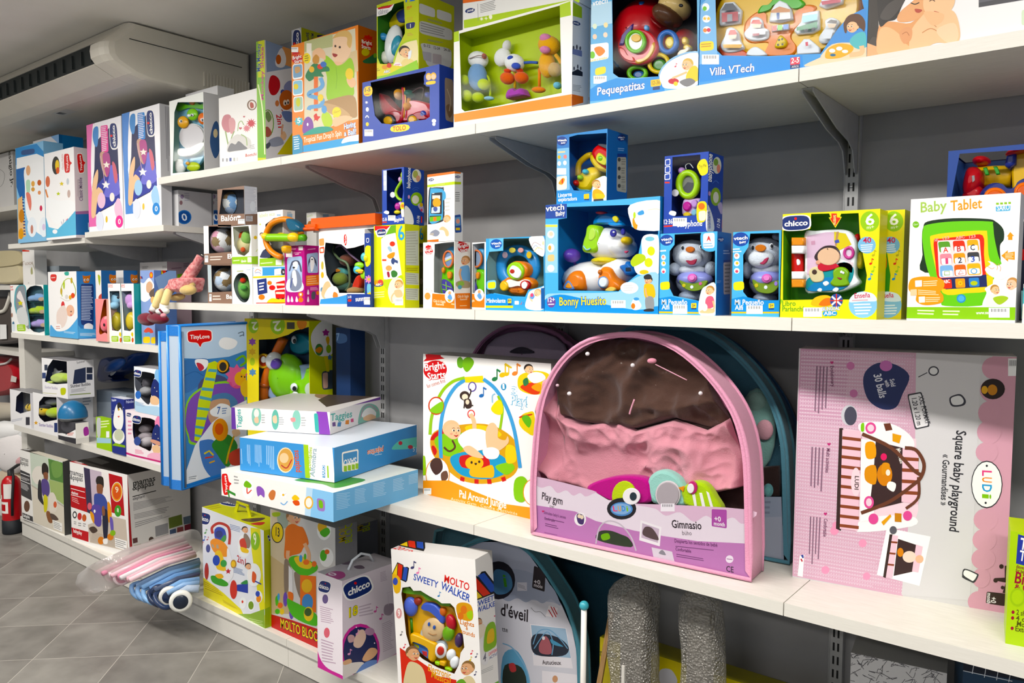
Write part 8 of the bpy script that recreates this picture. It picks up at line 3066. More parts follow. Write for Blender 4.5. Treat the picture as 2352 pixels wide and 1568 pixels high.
# ------------------------------------------------------------------ on the low plinths
BZ = BASE_Z
mp1 = carton('ride_on_box', 'white and charcoal box with a photo of a child on a ride-on outdoors', 'box', BZ, (50.5, 1.79), (148.7, 1.81), 1032, 166, 'eeece8', cs='3a3a3a', ct='33312e', F='''
@L
T 5a5a5a 158 268 232 292 34 mamas
T 5a5a5a 165 305 232 322 34 &papas
p 3c3c3e 155 345 245 385 262 605 175 560
l f0f0f0 5 162 375 242 405
l f0f0f0 5 166 435 246 468
m c8c8c8 3 166 400 240 428 242 455 168 425
m c8c8c8 5 168 450 235 480 240 540 172 500
e 6a4a3a 220 650 24 46
p 3c3c3e 182 700 268 735 272 778 188 745
T f4f3f1 192 735 245 752 24 babyplay
p c9d4c4 245 205 520 290 540 885 275 780
p 5f8a4a 395 260 515 295 520 460 410 430
s 7aa05a 420 300 470 280 510 320 500 400 440 410
p a8bc7a 400 430 522 460 525 640 420 560
p dcd4c4 262 480 420 570 530 660 540 885 275 780
p b9b0a4 255 470 530 650 530 662 258 484
s e6e0d6 260 400 290 330 340 330 350 420 300 470
s 2a2422 345 380 345 310 370 295 395 330 395 380 370 400
s 8a5a42 355 380 390 375 392 430 370 445
s 5a4a8a 340 440 380 430 405 480 400 560 350 560
s 2a2a2e 315 450 335 440 345 560 360 640 320 600 310 560
s d8d04a 360 560 390 580 385 680 362 690
s e4dccf 400 560 440 540 470 620 460 690 410 690
e d86a4a 452 636 14 26
s 8a5a3a 385 690 410 700 430 780 400 780 380 720
s 5a4a42 410 710 450 720 480 760 430 760
p f4f2ee 435 760 510 790 510 860 440 830
m 9a9a9a 4 440 770 505 798 505 852 442 825''', T='''
@L
p d8d2c4 250 205 370 195 560 270 510 290
T e8e8e8 170 180 235 192 14 mamas&papas''')
mp2 = carton('ride_on_box', 'red and white box with a child on a purple elephant ride-on', 'box', BZ, (165, 1.805), (297, 1.86), 1060, 437, 'efecea', cs='cfcdcb', ct='2a2826', F='''
@L
T 55555a 572 385 680 415 40 mamas
T 55555a 575 428 678 448 40 &papas
p b8272c 562 470 700 500 715 700 582 655
l f4f3f1 5 580 503 695 535
l f4f3f1 5 582 555 698 585
T f4f3f1 585 545 640 560 22 elephant
m e8b0b0 3 588 570 650 590 650 640 590 610
p 3a3450 685 330 735 345 760 720 715 700
p c4b4c4 735 345 835 370 850 700 760 720
p efe9e8 830 365 892 385 905 640 850 660
p b8272c 890 380 1000 410 1020 730 915 700
e efe6d8 958 532 46 82
e e8a23a 958 532 42 76
e d8602a 958 532 34 62
T f4e0c0 945 535 972 542 46 9
e 4a9a3a 966 688 28 48
T e8f4d8 958 695 974 700 30 8
p c9bcae 720 800 910 730 1030 760 1050 1020 735 945
m b0a294 12 760 860 1030 920 1040 1010 740 940
s 2a2422 785 440 800 405 840 410 850 450 845 500 800 480
s 8a5a42 795 470 840 480 840 540 815 560 795 530
s 3f4f9a 770 570 800 545 850 560 880 620 885 700 790 720
s 23243a 840 690 885 700 880 900 850 905
s 5a4aa0 755 650 790 635 825 660 830 800 790 810 755 740
s e89a2a 880 620 905 640 915 740 890 780
s e8a02a 740 690 770 720 770 790 745 740
s 6a5ab0 900 740 925 760 930 860 910 850
s 8a5a42 835 660 855 650 860 720 840 720
e f4f2f0 776 690 8 14
e d8823a 828 930 26 32
e d8823a 905 900 26 28
e 8ab83a 925 868 22 24
s 4a3a32 730 830 770 815 800 850 760 870
s f0eeec 845 920 880 915 880 955 850 955
e d86a7a 735 650 18 30
e 3a3a3e 612 720 18 30
e c83a3a 652 733 18 30
e c8623a 690 745 18 30
e f4f2f0 612 720 10 18
m 8a8a8a 2 605 770 630 775 630 805 605 800
m 8a8a8a 2 640 780 670 785 670 820 640 815
m 8a8a8a 2 680 785 705 790 705 825 680 820
p c02a30 585 822 725 860 725 942 592 900
T f4f3f1 602 862 672 885 28 babyplay
p f2f0ee 940 905 1040 935 1040 1015 945 985
m 9a9a9a 4 945 915 1035 942 1035 1008 948 980''', Sd='''
@L
p a01f26 1032 400 1045 400 1085 1010 1065 1015
T 3a3a3a 1090 485 1272 440 46 mamas
T 3a3a3a 1085 522 1262 478 46 &papas
l 222222 7 1085 572 1278 522
T 55555a 1088 602 1185 575 24 elephant
m 8a8a8c 6 1090 620 1410 560 1420 600 1092 690
m 8a8a8c 4 1098 715 1420 640 1420 690 1100 760
m 8a8a8c 3 1105 780 1410 700 1400 730 1105 830
p 6a7a3a 1380 745 1488 715 1495 800 1385 835
p 8a8a8e 1270 815 1375 785 1380 870 1275 900
p 5a6a7a 1500 740 1560 725 1560 790 1505 800
p 4a5a7a 1390 845 1440 830 1445 885 1392 895
p 8a4a4a 1450 825 1500 815 1505 870 1450 880
p 5a3a3a 1085 915 1125 905 1128 945 1090 955
p a8a0a0 1285 905 1380 875 1385 920 1290 945
p 7a2a3a 1510 805 1562 790 1562 855 1512 865
e 4a3a32 1240 925 22 26
p b0a898 1095 970 1155 955 1158 985 1098 1000''', T='''
@L
p b8272c 548 285 600 270 720 315 690 325
p 8a8a88 660 255 760 240 900 290 830 310
T e8e8e8 600 285 665 302 14 mamas&papas''')
w9 = carton('walker_toy_box', 'yellow and white walker toy box with a carry handle, printed with a bright push toy', 'box', BZ, (467.7, 1367), (608.8, 1443), 1163.5, .12, 'dfe2ea', cs='c3cb1e', ct='d3d626', F='''
@S
p e6e02a 520 290 600 300 640 960 600 980 560 700 530 480
p eadf3a 120 690 300 830 440 960 460 1000 640 1010 640 1120 135 850
p 8fb04a 400 1000 520 1000 635 960 640 1120 480 1040
K 92 205 186 228 .95
c b84038 22 210 340 205 290 260 255 330 280 350 340 345 430
s 2f4ab0 225 310 260 285 310 310 320 390 270 415 230 380
e 24387a 262 345 30 30
s 4a9a4a 270 400 310 350 320 390 290 420
s ee9a2a 190 410 230 380 300 410 340 470 335 520 300 530 220 490
p b0a088 200 425 215 430 225 460 205 450
p b0a088 240 430 256 432 262 465 240 460
s f0c83a 230 500 280 490 320 640 300 660 240 620
e 2f4ab0 240 560 30 44
e 4aa04a 300 585 26 30
s e8e8ec 330 460 370 560 380 680 340 740 300 760 240 640 320 640
e c0903a 382 590 24 36
e f2c83a 380 590 16 24
* c0353a 338 650 26
e b04038 160 650 18 70
s 4aa03a 195 690 240 690 330 740 330 770 280 770 210 740
s f0b83a 230 680 280 670 300 700 260 710
e c84038 382 800 30 78
p 2a3fa0 410 760 500 750 500 830 410 810
s 3a8a4a 440 750 490 720 495 755
T b83238 410 570 482 605 50 2in1
m 7a90b8 4 350 260 455 290 455 340 355 310
m 7a90b8 5 380 610 470 640 475 690 382 660
e e8ecee 470 440 54 96
b e9b890 3a2a22 478 310 26
s 8a7a6a 465 350 490 345 520 400 510 460 470 440
s c84a3a 430 400 470 380 490 460 450 470
s f0c83a 440 450 500 470 500 500 450 490
e e8ecee 550 680 58 96
b e9b890 3a2a22 505 610 26
s f0ece8 500 650 530 640 540 700 510 720
s d8623a 540 650 570 680 560 740 535 730
l 2a3fa0 10 560 730 610 755
e 8fbf2a 560 400 38 76
T f0f4d8 548 430 572 436 90 9
n 4a9a4a 148 335 30
n 4a6ab8 135 395 34
n b83a4a 165 390 24
n b83a4a 122 430 24
e 3a4a8a 172 462 18 34
e e8ecee 458 910 28 48
e d84a3a 455 900 8 12
e e8ecee 525 930 30 48
e 7a9a3a 525 930 22 34
e e8ecee 585 860 34 52
e e8922a 588 875 20 30
e 2f4ab0 580 835 18 24
m b8a02a 4 135 725 260 795 300 860 150 800
m b8a02a 3 290 880 420 960 430 975 300 910
m c0d890 3 500 1030 630 1060 630 1100 560 1090''', Sd='''
@S
K 665 380 680 375 3
p 8fae3a 600 1020 640 960 680 940 680 1130 640 1120''', T='''
@S
K 270 70 405 95 .4
m b8b020 3 110 115 250 85 340 120 180 150
s 5a4a3a 440 225 520 215 640 210 600 235 520 245
s c84038 520 260 600 245 640 250 600 272''')
mb = MB(); F_ = w9.top; F_.fr = 'S'; hp = [F_.p3(F_.p2(x, y)) for x, y in ((385, 155), (525, 205))]
up = Vector((0, 0, .048)); m = mat('d8d626')
mb.hexa(hp[0], up * .9 + (hp[1] - hp[0]) * .15, (hp[1] - hp[0]) * .16, w9.n * .004, m); mb.hexa(hp[0] + (hp[1] - hp[0]) * .84, up * .9 - (hp[1] - hp[0]) * .15, (hp[1] - hp[0]) * .16, w9.n * .004, m)
mb.hexa(hp[0] + up * .8 + (hp[1] - hp[0]) * .14, (hp[1] - hp[0]) * .72, up * .22, w9.n * .004, m)
o = w9.obj; r = thing('walker_toy_box', o['label'], 'box', w9.base); lab = o['label']; del o['label']; del o['category']; o.parent = r; o.location = (0, 0, 0); o.name = 'carton'; r.name = 'walker_toy_box'; mb.build('carry_handle', r)
BLK = '''
@S
T d8c02a %s 58 MOLTO
T b8c83a %s 58 BLOCK'''
ml = carton('activity_walker_box', 'tall box printed with a toddler in an orange shirt pushing a green walker', 'box', BZ, (624, 1.83), (772, 1.83), 1168, 821, 'cfcdca', cs='8f8f92', ct='9a9a9a', F='''
@S
p d3c4a8 690 145 860 160 860 640 690 620
p c8b28a 686 520 860 640 870 1000 686 1000
s 9aa89a 740 190 800 150 830 200 820 290 760 280
s a8c03a 700 170 760 165 760 195 710 200
e e8cc1c 742 332 52 86
e 222222 742 332 52 86
e e8cc1c 742 332 46 78
T 222222 728 355 760 368 66 13
b e6b48e 9a7048 880 210 58 1
s e27a1c 810 300 860 260 920 280 960 300 1000 420 960 450 930 500 860 520 800 540 805 400
c e6b48e 30 830 480 830 540 870 570
c e6b48e 30 965 420 1000 500 1000 570
s 8a7a6a 800 560 850 600 830 800 800 820
s 8a7a6a 880 660 940 700 940 880 900 800
s 5ab82e 835 550 900 520 1000 560 1070 600 1060 650 960 690 870 630
s e8c82a 880 540 950 530 1030 590 1000 630 920 610
e e8762a 980 575 26 22
e e8762a 1045 590 20 24
e 4a9ad8 935 545 14 30
e 5ab82e 970 530 10 26
p e4e4e6 835 600 865 640 870 860 835 830
p e87a1c 930 680 1060 690 1060 990 930 960
e e8b82a 985 770 44 56
e 4a8ac8 990 905 46 70
s e87a1c 830 820 870 830 870 890 840 890
e 6a4ab0 808 880 18 60
e 6a4ab0 858 985 20 60
s 5ab82e 820 880 880 900 1060 1000 1060 1100 870 1020
e e8c82a 1000 1000 40 60
e 3a5a2a 995 985 30 34
s 5ab82e 725 870 745 850 750 920 730 930
e 4a9ad8 752 860 10 30
e e8762a 765 930 22 24
e 5ab82e 742 980 20 22
e e8c82a 780 980 18 26
e f0f0ee 1125 310 58 84
e e8b82a 1110 285 38 50
s 5ab82e 1090 330 1150 290 1175 330 1130 370
e f0f0ee 1145 535 58 80
e 5ab82e 1120 520 28 46
e e8762a 1150 490 20 20
p c02a22 685 1000 860 1050 1065 1120 1225 1180 1225 1390 685 1110
O f2d41c 222222 770 1110 1110 1240 70 MOLTO BLOCK''', Sd=BLK % ('1305 400 1305 190', '1355 405 1355 200'))
carton('activity_walker_box', 'second grey-sided walker box, standing behind the orange-shirt toddler box', 'box', BZ, (690, 2.02), (822, 2.02), 1168, 868, 'b0aeac', cs='6a6c74', ct='9a9a9a', Sd=BLK % ('1445 310 1445 100', '1500 310 1500 110'))
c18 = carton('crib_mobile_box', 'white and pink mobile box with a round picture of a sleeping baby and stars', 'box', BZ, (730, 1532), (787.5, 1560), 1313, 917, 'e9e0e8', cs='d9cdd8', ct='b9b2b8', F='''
@S
K 1083 765 1175 790 .95
e 6a5a8a 1135 878 24 38
e d86a7a 1148 1155 24 42
m c0a8bc 8 1090 930 1200 960 1205 1090 1100 1070
m c0a8bc 8 1100 1200 1215 1240 1225 1420 1110 1400
s c83a96 1065 1290 1100 1380 1160 1450 1280 1510 1280 1545 1075 1440''', Sd='''
@S
K 1296 835 1506 738 .62
O e8d83a 8a8a4a 1330 1030 1405 1000 70 18
m b8a8b8 4 1410 935 1530 900 1530 1010 1415 1030
m b8a8b8 7 1585 660 1640 640 1660 720 1590 740
m b8a8b8 16 1600 1080 1690 1040 1700 1280 1610 1320
s 9a8a98 1625 930 1690 915 1700 960 1670 1010 1620 1000
n c85a9a 1545 980 40
n c85a9a 1590 1040 40
c c8b8c8 4 1640 830 1700 810 1740 815
c c8b8c8 3 1650 840 1655 930
e c83a96 1425 1300 160 220
e 1f2758 1425 1310 142 204
s c8a0a4 1320 1190 1345 1170 1375 1185 1370 1225 1330 1235
s e0c0b0 1365 1250 1400 1150 1450 1130 1470 1190 1440 1260 1400 1280
e b08aa8 1500 1145 40 32
n e8a0c8 1330 1330 40
n e8a0c8 1395 1165 36
e f0e8f0 1540 1240 5 6
e f0e8f0 1390 1110 5 6
s e0b08a 1440 1370 1490 1290 1540 1280 1565 1310 1530 1360 1470 1390
s dcd4d0 1285 1420 1360 1400 1450 1400 1430 1460 1350 1500 1290 1520
s 6a8ac8 1380 1500 1460 1400 1560 1380 1530 1440 1440 1490
s e0b08a 1285 1390 1340 1370 1350 1400 1290 1420
p c83a96 1540 1430 1745 1310 1745 1340 1500 1470''', T='''
@S
s b0508a 1135 680 1200 650 1280 655 1300 690 1250 715 1180 710
T e8d8e4 1195 690 1240 675 34 0
s 6a5a6a 1260 580 1340 565 1350 590 1290 595
s 6a5a6a 1370 610 1430 600 1460 625 1400 630''')
mb = MB(); mb.tube([c18.base + c18.n * q + Vector((0, 0, c18.H + z)) for q, z in ((-.05, 0), (-.03, .03), (.01, .045), (.05, .03), (.07, 0))], .005, mat('dfe4ea'), 6)
o = c18.obj; r = thing('crib_mobile_box', o['label'], 'box', c18.base); del o['label']; del o['category']; o.parent = r; o.location = (0, 0, 0); o.name = 'carton'; r.name = 'crib_mobile_box'; mb.build('carry_handle', r)
sw = carton('musical_walker_box', 'white box with coloured bands and a leafy window onto a doll-faced musical toy', 'box', BZ, (918, 1628), (1112, 1692), 1263.5, .1, 'efecea', cs='e6e3e2', ct='d8d5d3', roll=.065, hole=('U', '215 720 225 660 300 650 330 690 400 690 480 740 560 780 600 810 680 810 720 850 745 950 800 1100 815 1230 780 1280 760 1400 720 1480 560 1420 420 1340 300 1240 260 1100 240 900'), inner='e6ae28', F='''
@U
G 125 540 255 600
T d8321e 622 605 860 690 66 MOLTO
T 2f4fae 330 585 565 665 58 SWEETY
T 2f4fae 588 668 865 800 66 WALKER
n 3a3a6a 320 470 60
n e88ab8 370 520 50
n 4a8ac0 570 740 40
s e8b82a 130 540 180 545 210 600 200 700 150 700
e 3a4fb0 158 600 24 36
s d8a02a 740 830 800 800 880 830 900 940 860 980 760 940
e d87a3a 810 870 30 40
e d87a3a 780 930 28 36
s a8c83a 840 900 890 880 890 960 850 950
T d8862a 775 1005 910 1035 40 Lights
T d8862a 830 1060 850 1065 40 &
T d8862a 780 1090 915 1135 40 sounds
e d89a9a 192 905 28 50
T f4f3f1 182 930 204 935 60 9
p d03a2a 200 1230 480 1420 560 1568 220 1568
p d03a2a 440 1470 740 1540 740 1660 440 1660
T e8a81e 470 1450 685 1530 60 Electronic
T e8a81e 500 1510 680 1590 60 Musical
b d8a880 7a5a3a 330 1290 66 1
s d8c8a0 270 1400 340 1370 430 1450 440 1660 240 1660
b d8a880 8a6a42 840 1430 66 -1
s d8c8a0 800 1530 870 1500 920 1560 920 1660 760 1660
s 6aa03a 740 1560 800 1530 840 1600 740 1640
n 4a4a4a 210 1110 34
n d83a4a 240 1230 34
n d83a4a 880 1290 34
n 4a4a6a 925 1320 34
n d8c03a 870 1350 34
n 4a4a6a 915 1490 34''', Sd='''
@U
G 905 780 1130 690
T 2f4fae 920 850 1130 760 46 SWEETY
T 2f4fae 925 905 1140 820 46 WALKER
b d8a880 7a5a3a 955 985 34
s e8dcc8 940 1030 1000 1010 1020 1080 950 1150
s 8ab83a 1020 1040 1100 990 1120 1180 1080 1240 1000 1260
s e8c03a 1040 1080 1090 1050 1095 1160 1030 1190
e 3a4fb0 1135 1120 16 24
e e4e2e6 1005 1340 40 56
T 6a6a7a 990 1370 1020 1355 70 4
T d84a5a 1048 1310 1165 1240 24 DIFFERENT
T 4a5a9a 1052 1345 1165 1280 24 ACTIVITIES
m b0b0b0 3 970 1450 1120 1380 1120 1430 975 1490
p 6ab03a 1100 1568 1205 1510 1205 1600 1100 1660
n c84a6a 1105 930 30
n 4a4a6a 1120 970 26''', T='''
@U
G 195 250 420 300
T d8321e 130 285 275 330 36 2019
T d8321e 840 420 1070 490 40 MOLTO
T 2f4fae 715 465 960 545 40 SWEETY
T 2f4fae 655 495 890 585 40 WALKER
s c8a878 430 390 500 350 620 380 560 420
e 4a6ab0 470 385 30 20''')
toy('doll_music_toy', 'yellow musical toy with a doll face in a blue cap behind the leafy window', 'toy', sw, '''
@U
panel S f2b81c .03 .02 .006 250 700 330 690 480 750 640 810 730 900 800 1150 790 1300 700 1450 450 1330 300 1230 270 1000
leaf S 6aa02a .012 .008 .003 215 700 260 650 330 690 420 700 480 750 560 760 600 810 680 815 670 840 590 830 540 790 460 780 400 730 300 720
balloon E 5a6fd0 305 840 .022 62 95 .016 -10
balloon C 4a8a2a 14 310 950 .03 320 1100 .03
face E eec99a 520 1060 .02 110 115 .014
cap S 4a64c8 .014 .014 .006 395 850 430 810 520 820 580 880 610 960 605 1010 560 960 480 890 410 870
eye E 2f5ab0 478 1008 .004 10 20 .004
eye#b E 2f5ab0 528 1038 .004 12 20 .004
mouth C b07a4a 3 470 1090 .005 510 1110 .005 550 1105 .005
fruit E c8303a 690 990 .02 44 80 .014 -15
fruit#b E 7ab02a 665 1095 .016 56 76 .014
fruit#c E 4a2f5a 765 1160 .016 36 70 .014
fruit#d E d8722a 610 890 .024 36 46 .01
fruit#e E a03a2a 370 790 .025 40 40 .01
body S b8c4cc .02 .012 .004 390 1100 430 1050 520 1150 620 1180 640 1260 560 1260 430 1180
frame S f4bc1c .008 .016 .006 290 1120 330 1105 500 1180 540 1220 520 1370 480 1350 470 1240 320 1170 300 1200
screen X 5a8ad8 .018 .004 .001 310 1160 470 1240 470 1340 350 1240
screen X d8d84a .0175 .002 .001 320 1185 380 1210 385 1245 330 1200
screen X d84a4a .0175 .002 .001 410 1260 460 1270 460 1320 420 1300
flower E f2f0ee 590 1260 .014 56 76 .008
flower E c83a30 588 1262 .007 34 44 .005
knob E f2f0ee 690 1300 .014 44 56 .012
knob#b E f2f0ee 725 1370 .012 44 60 .012
key X f2b81c .008 .012 .004 575 1360 625 1370 625 1415 575 1400
key#b X a8d82a .008 .012 .004 530 1365 575 1380 575 1410 530 1390
key#c X a8d82a .008 .012 .004 625 1420 690 1440 690 1465 625 1440''')
ev = arch_bag('pale blue arched zip bag printed with a kite and tent pictures, below the shelf', (1010, 1.93), (1370, 2.04), BZ, 'U', [(660, 2100), (640, 1400), (640, 700), (650, 420), (720, 330), (860, 240), (1060, 180), (1260, 215), (1420, 310), (1560, 470), (1700, 680), (1800, 850), (1880, 1100), (1920, 1350), (1935, 2100)], .07, '4a7f90', zmax=S4 - .04)
insert(ev, .004, [(660, 2050), (650, 500), (740, 330), (950, 225), (1250, 225), (1420, 330), (1600, 580), (1750, 840), (1840, 1050), (1900, 1350), (1915, 2050)], 'b9c3d2', '''
@U
p d9dde2 650 720 1150 740 1300 760 1480 780 1660 800 1740 830 1840 1050 1900 1350 1915 2050 660 2050
s aab6c8 1150 720 1230 790 1320 760 1400 800 1480 770 1560 810 1640 770 1730 830 1640 640 1400 500 1100 500
e 24242c 1140 590 160 182
s 5a90b8 1100 500 1200 500 1260 560 1270 660 1200 720 1100 700
T 5ab03a 1195 650 1225 650 120 i
q 2a2428 .08 1480 450 1590 500 1580 700 1460 660
T f0eef0 1480 622 1540 630 40 +0
T f0eef0 1478 648 1560 668 32 mois
T 2a2428 1160 920 1420 985 110 d'éveil
T 55555a 1175 1075 1230 1085 44 tte
r dfe2e8 1320 610 1412 690
m 9a9aa4 3 1325 620 1405 650 1405 685 1325 655
p f2f0f0 1620 830 1705 855 1690 945 1590 930
l c0303a 9 1640 840 1690 940
l c0303a 9 1665 845 1700 915
l c0303a 9 1618 870 1660 940
c 5a5a5a 4 1450 850 1490 890 1540 890 1590 940
p efeff0 1440 1005 1785 1045 1850 1430 1475 1400
p a8c8dc 1450 1015 1780 1050 1830 1330 1480 1300
s 2f3540 1450 1180 1500 1100 1700 1130 1810 1230 1750 1310 1500 1300
c 7fb0d0 9 1470 1200 1520 1080 1620 1060 1720 1140 1800 1240
c 7fb0d0 9 1480 1240 1600 1080 1660 1180 1650 1300
s b06a70 1530 1200 1590 1120 1640 1200 1640 1290 1540 1280
e e8e4e0 1570 1140 14 18
s 5aa0c0 1640 1150 1760 1220 1660 1200
T 3a3034 1560 1390 1740 1395 40 Astucieux
p efeff0 1555 1450 1900 1490 1900 1700 1560 1700
e d8a880 1680 1530 26 34
s 6fb0d0 1180 1320 1300 1250 1400 1400 1440 1568 1440 1700 1190 1700
c 8fc0dc 12 1180 1190 1280 1240 1400 1420 1440 1560
s 2f3a30 1200 1400 1360 1420 1400 1600 1200 1650
s c04a4a 1240 1390 1290 1380 1310 1450 1260 1460''')
arch_bag('teal arched zip bag half hidden behind the musical walker box', (1000, 2.12), (1180, 2.12), BZ, 'U', [(500, 1500), (520, 250), (600, 110), (700, 60), (850, 120), (1000, 300), (1000, 1500)], .05, '55808a', zmax=S4 - .04)
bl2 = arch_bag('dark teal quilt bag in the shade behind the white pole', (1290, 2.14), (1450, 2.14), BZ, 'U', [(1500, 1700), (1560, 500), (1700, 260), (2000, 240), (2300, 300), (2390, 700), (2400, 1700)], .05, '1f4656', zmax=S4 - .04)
po = thing('wooden_pole', 'white pole topped by a teal ball beside the pale blue arched bag', 'pole', Vector((col_x(1337, 1.86, BZ), 1.86, BZ)))
pb_ = Vector(po['_b']); hz = row_z(pb_, 1395) - BZ
mb = MB(); mb.tube([pb_, pb_ + Vector((0, 0, hz))], .0085, mat('f0ece6'), 12); mb.build('pole', po)
mb = MB(); R3 = .014; q = pb_ + Vector((0, 0, hz + .006)); mb.ell(q, Vector((R3, 0, 0)), Vector((0, R3, 0)), Vector((0, 0, R3)), mat('4fa8b8', 'toy'), 18, 12); mb.build('ball_finial', po)
mb = MB(); a = Vector((col_x(1345, 1.90, BZ + .02), 1.90, BZ + .02)); c = on_y(1398, 1405, 2.02); mb.hexa(a, Vector((.016, 0, 0)), Vector((0, .008, 0)), c - a, noisy('raw_wood', '8a6a42', 'a5855a', 30, .6, (8, 1, 1)))
tag(mb.build('wooden_stick', None, a), 'thin brown wooden stick leaning beside the bubble-wrapped posts', 'stick')
MBUB = bpy.data.materials.new('bubble_wrap'); MBUB.use_nodes = True; nt = MBUB.node_tree; N_, K_ = nt.nodes.new, nt.links.new
nt.nodes.remove(nt.nodes['Principled BSDF'])
tc = N_('ShaderNodeTexCoord'); vo = N_('ShaderNodeTexVoronoi'); vo.inputs['Scale'].default_value = 150
nz = N_('ShaderNodeTexNoise'); nz.inputs['Scale'].default_value = 22; nz.inputs['Detail'].default_value = 6
ad = N_('ShaderNodeMath'); ad.operation = 'ADD'; bu = N_('ShaderNodeBump'); bu.inputs['Strength'].default_value = 1; bu.inputs['Distance'].default_value = .012
tr = N_('ShaderNodeBsdfTransparent'); df = N_('ShaderNodeBsdfDiffuse'); gl = N_('ShaderNodeBsdfGlossy'); gl.inputs['Roughness'].default_value = .12; df.inputs[0].default_value = rgb('a9a6a0')
m1, m2 = N_('ShaderNodeMixShader'), N_('ShaderNodeMixShader'); m1.inputs[0].default_value = .42; m2.inputs[0].default_value = .13
for s_ in (vo, nz): K_(tc.outputs['Object'], s_.inputs['Vector'])
K_(vo.outputs['Distance'], ad.inputs[0]); K_(nz.outputs['Fac'], ad.inputs[1]); K_(ad.outputs[0], bu.inputs['Height'])
for s_ in (df, gl): K_(bu.outputs[0], s_.inputs['Normal'])
K_(tr.outputs[0], m1.inputs[1]); K_(df.outputs[0], m1.inputs[2]); K_(m1.outputs[0], m2.inputs[1]); K_(gl.outputs[0], m2.inputs[2]); K_(m2.outputs[0], nt.nodes['Material Output'].inputs['Surface'])
def wrap(label, x0, x1, ytop, Y, seed):
 a = Vector((col_x(x0, Y, .5), Y, BZ)); b = Vector((col_x(x1, Y, .5), Y, BZ)); c = (a + b) / 2; r = (b - a).length / 2 * .82; H = row_z(c, ytop) - BZ
 mb = MB(); rows = []
 for j in range(29):
  t = j / 28; k = 1 if t < .9 else math.sqrt(max(0, 1 - ((t - .9) / .1) ** 2 * .8)); row = []
  for i in range(28):
   th = 2 * PI * i / 28; sq = 1 / max(abs(math.cos(th)), abs(math.sin(th))) ** .7
   n_ = 1 + .09 * noise.noise(Vector((math.cos(th) * 2, math.sin(th) * 2, t * 7 + seed)))
   row.append(c + Vector((math.cos(th) * r * k * sq * n_ + .01 * math.sin(t * 5 + seed), math.sin(th) * r * .75 * k * sq * n_, H * t)))
  rows.append(row)
 mb.grid(rows, MBUB, cap=True)
 root = thing('wrapped_post', label, 'wrapped post', c)
 mb.build('bubble_wrap', root)
 mb = MB(); mb.hexa(c + Vector((-r * .55, -r * .35, .002)), Vector((r * 1.1, 0, 0)), Vector((0, r * .7, 0)), Vector((0, 0, H * .9)), mat('6f6a64', 'matte')); mb.build('post', root)
 mb = MB(); mb.hexa(c + Vector((-.004, -r * .98, .02)), Vector((.009, 0, 0)), Vector((0, -.006, 0)), Vector((0, 0, H * .55)), mat('c9c6c0', 'matte')); mb.build('tape', root)
wrap('bubble-wrapped post beside the brown wooden stick', 1404, 1520, 1326, 1.93, 1)
wrap('bubble-wrapped post, the one farther from the brown wooden stick', 1556, 1663, 1356, 1.93, 5)
tf = carton('fold_toy_box', 'long yellow box with dark words lying behind the bubble-wrapped posts', 'box', BZ, (1375, 2.02), (1900, 2.02), 1462, .08, 'b5a81c', ct='8a8420', F='''
@V
T 3a3a18 400 495 500 520 60 Two
T 3a3a18 750 565 970 605 64 Fold
T 4a4a20 760 592 830 602 26 you
T 4a4a20 85 522 180 535 34 infantino
e c9be5a 1090 600 95 46
m 8a8030 4 1010 580 1160 600 1160 640 1020 620
s 4a7a7a 860 640 900 610 1030 630 1000 669 860 669
s c9b84a 940 650 1020 640 1010 690 930 690
s 3a3a30 1160 640 1220 610 1290 640 1280 690 1150 690
e 6a2a4a 1355 620 34 26
T e0c8d8 1345 625 1370 628 22 0
s a8a8b0 410 600 470 600 500 669 410 669''')
dd = carton('doodle_print_box', 'white doodle-patterned box under the shelf below the pink ball-pit box', 'box', BZ, (1940, 1.99), (2156, 2.02), 1498, .13, 'c9c9cb', ct='8a8c8e', F='@V\n' + '\n'.join(f'{"c" if k % 3 else "l"} 55555a 3 {x} {y} {x + random.randint(-40, 40)} {y + random.randint(-30, 30)} {x + random.randint(-50, 50)} {y + random.randint(-30, 30)}' for k in range(110) for x, y in [(random.randint(1400, 1890), random.randint(510, 760))]))
carton('dark_print_box', 'dark blue box with white strokes beside the doodle-patterned box', 'box', BZ, (2190, 1.97), (2420, 2.02), 1512, .14, '223c56', ct='24405c', F='''
@V
c 7fa0b8 6 1905 560 1950 540 2000 560
c 7fa0b8 6 1905 600 1960 580 2000 610
c 7fa0b8 6 1905 640 1950 630 1990 655
p 151c2c 2005 530 2352 600 2352 660 2000 600
l c9d0d8 4 2020 550 2010 600
l c9d0d8 4 2085 565 2075 620
l c9d0d8 4 2150 580 2140 640
l c9d0d8 4 2215 600 2205 655
l c9d0d8 4 2280 615 2270 665
l c9d0d8 4 2010 600 2290 660''')
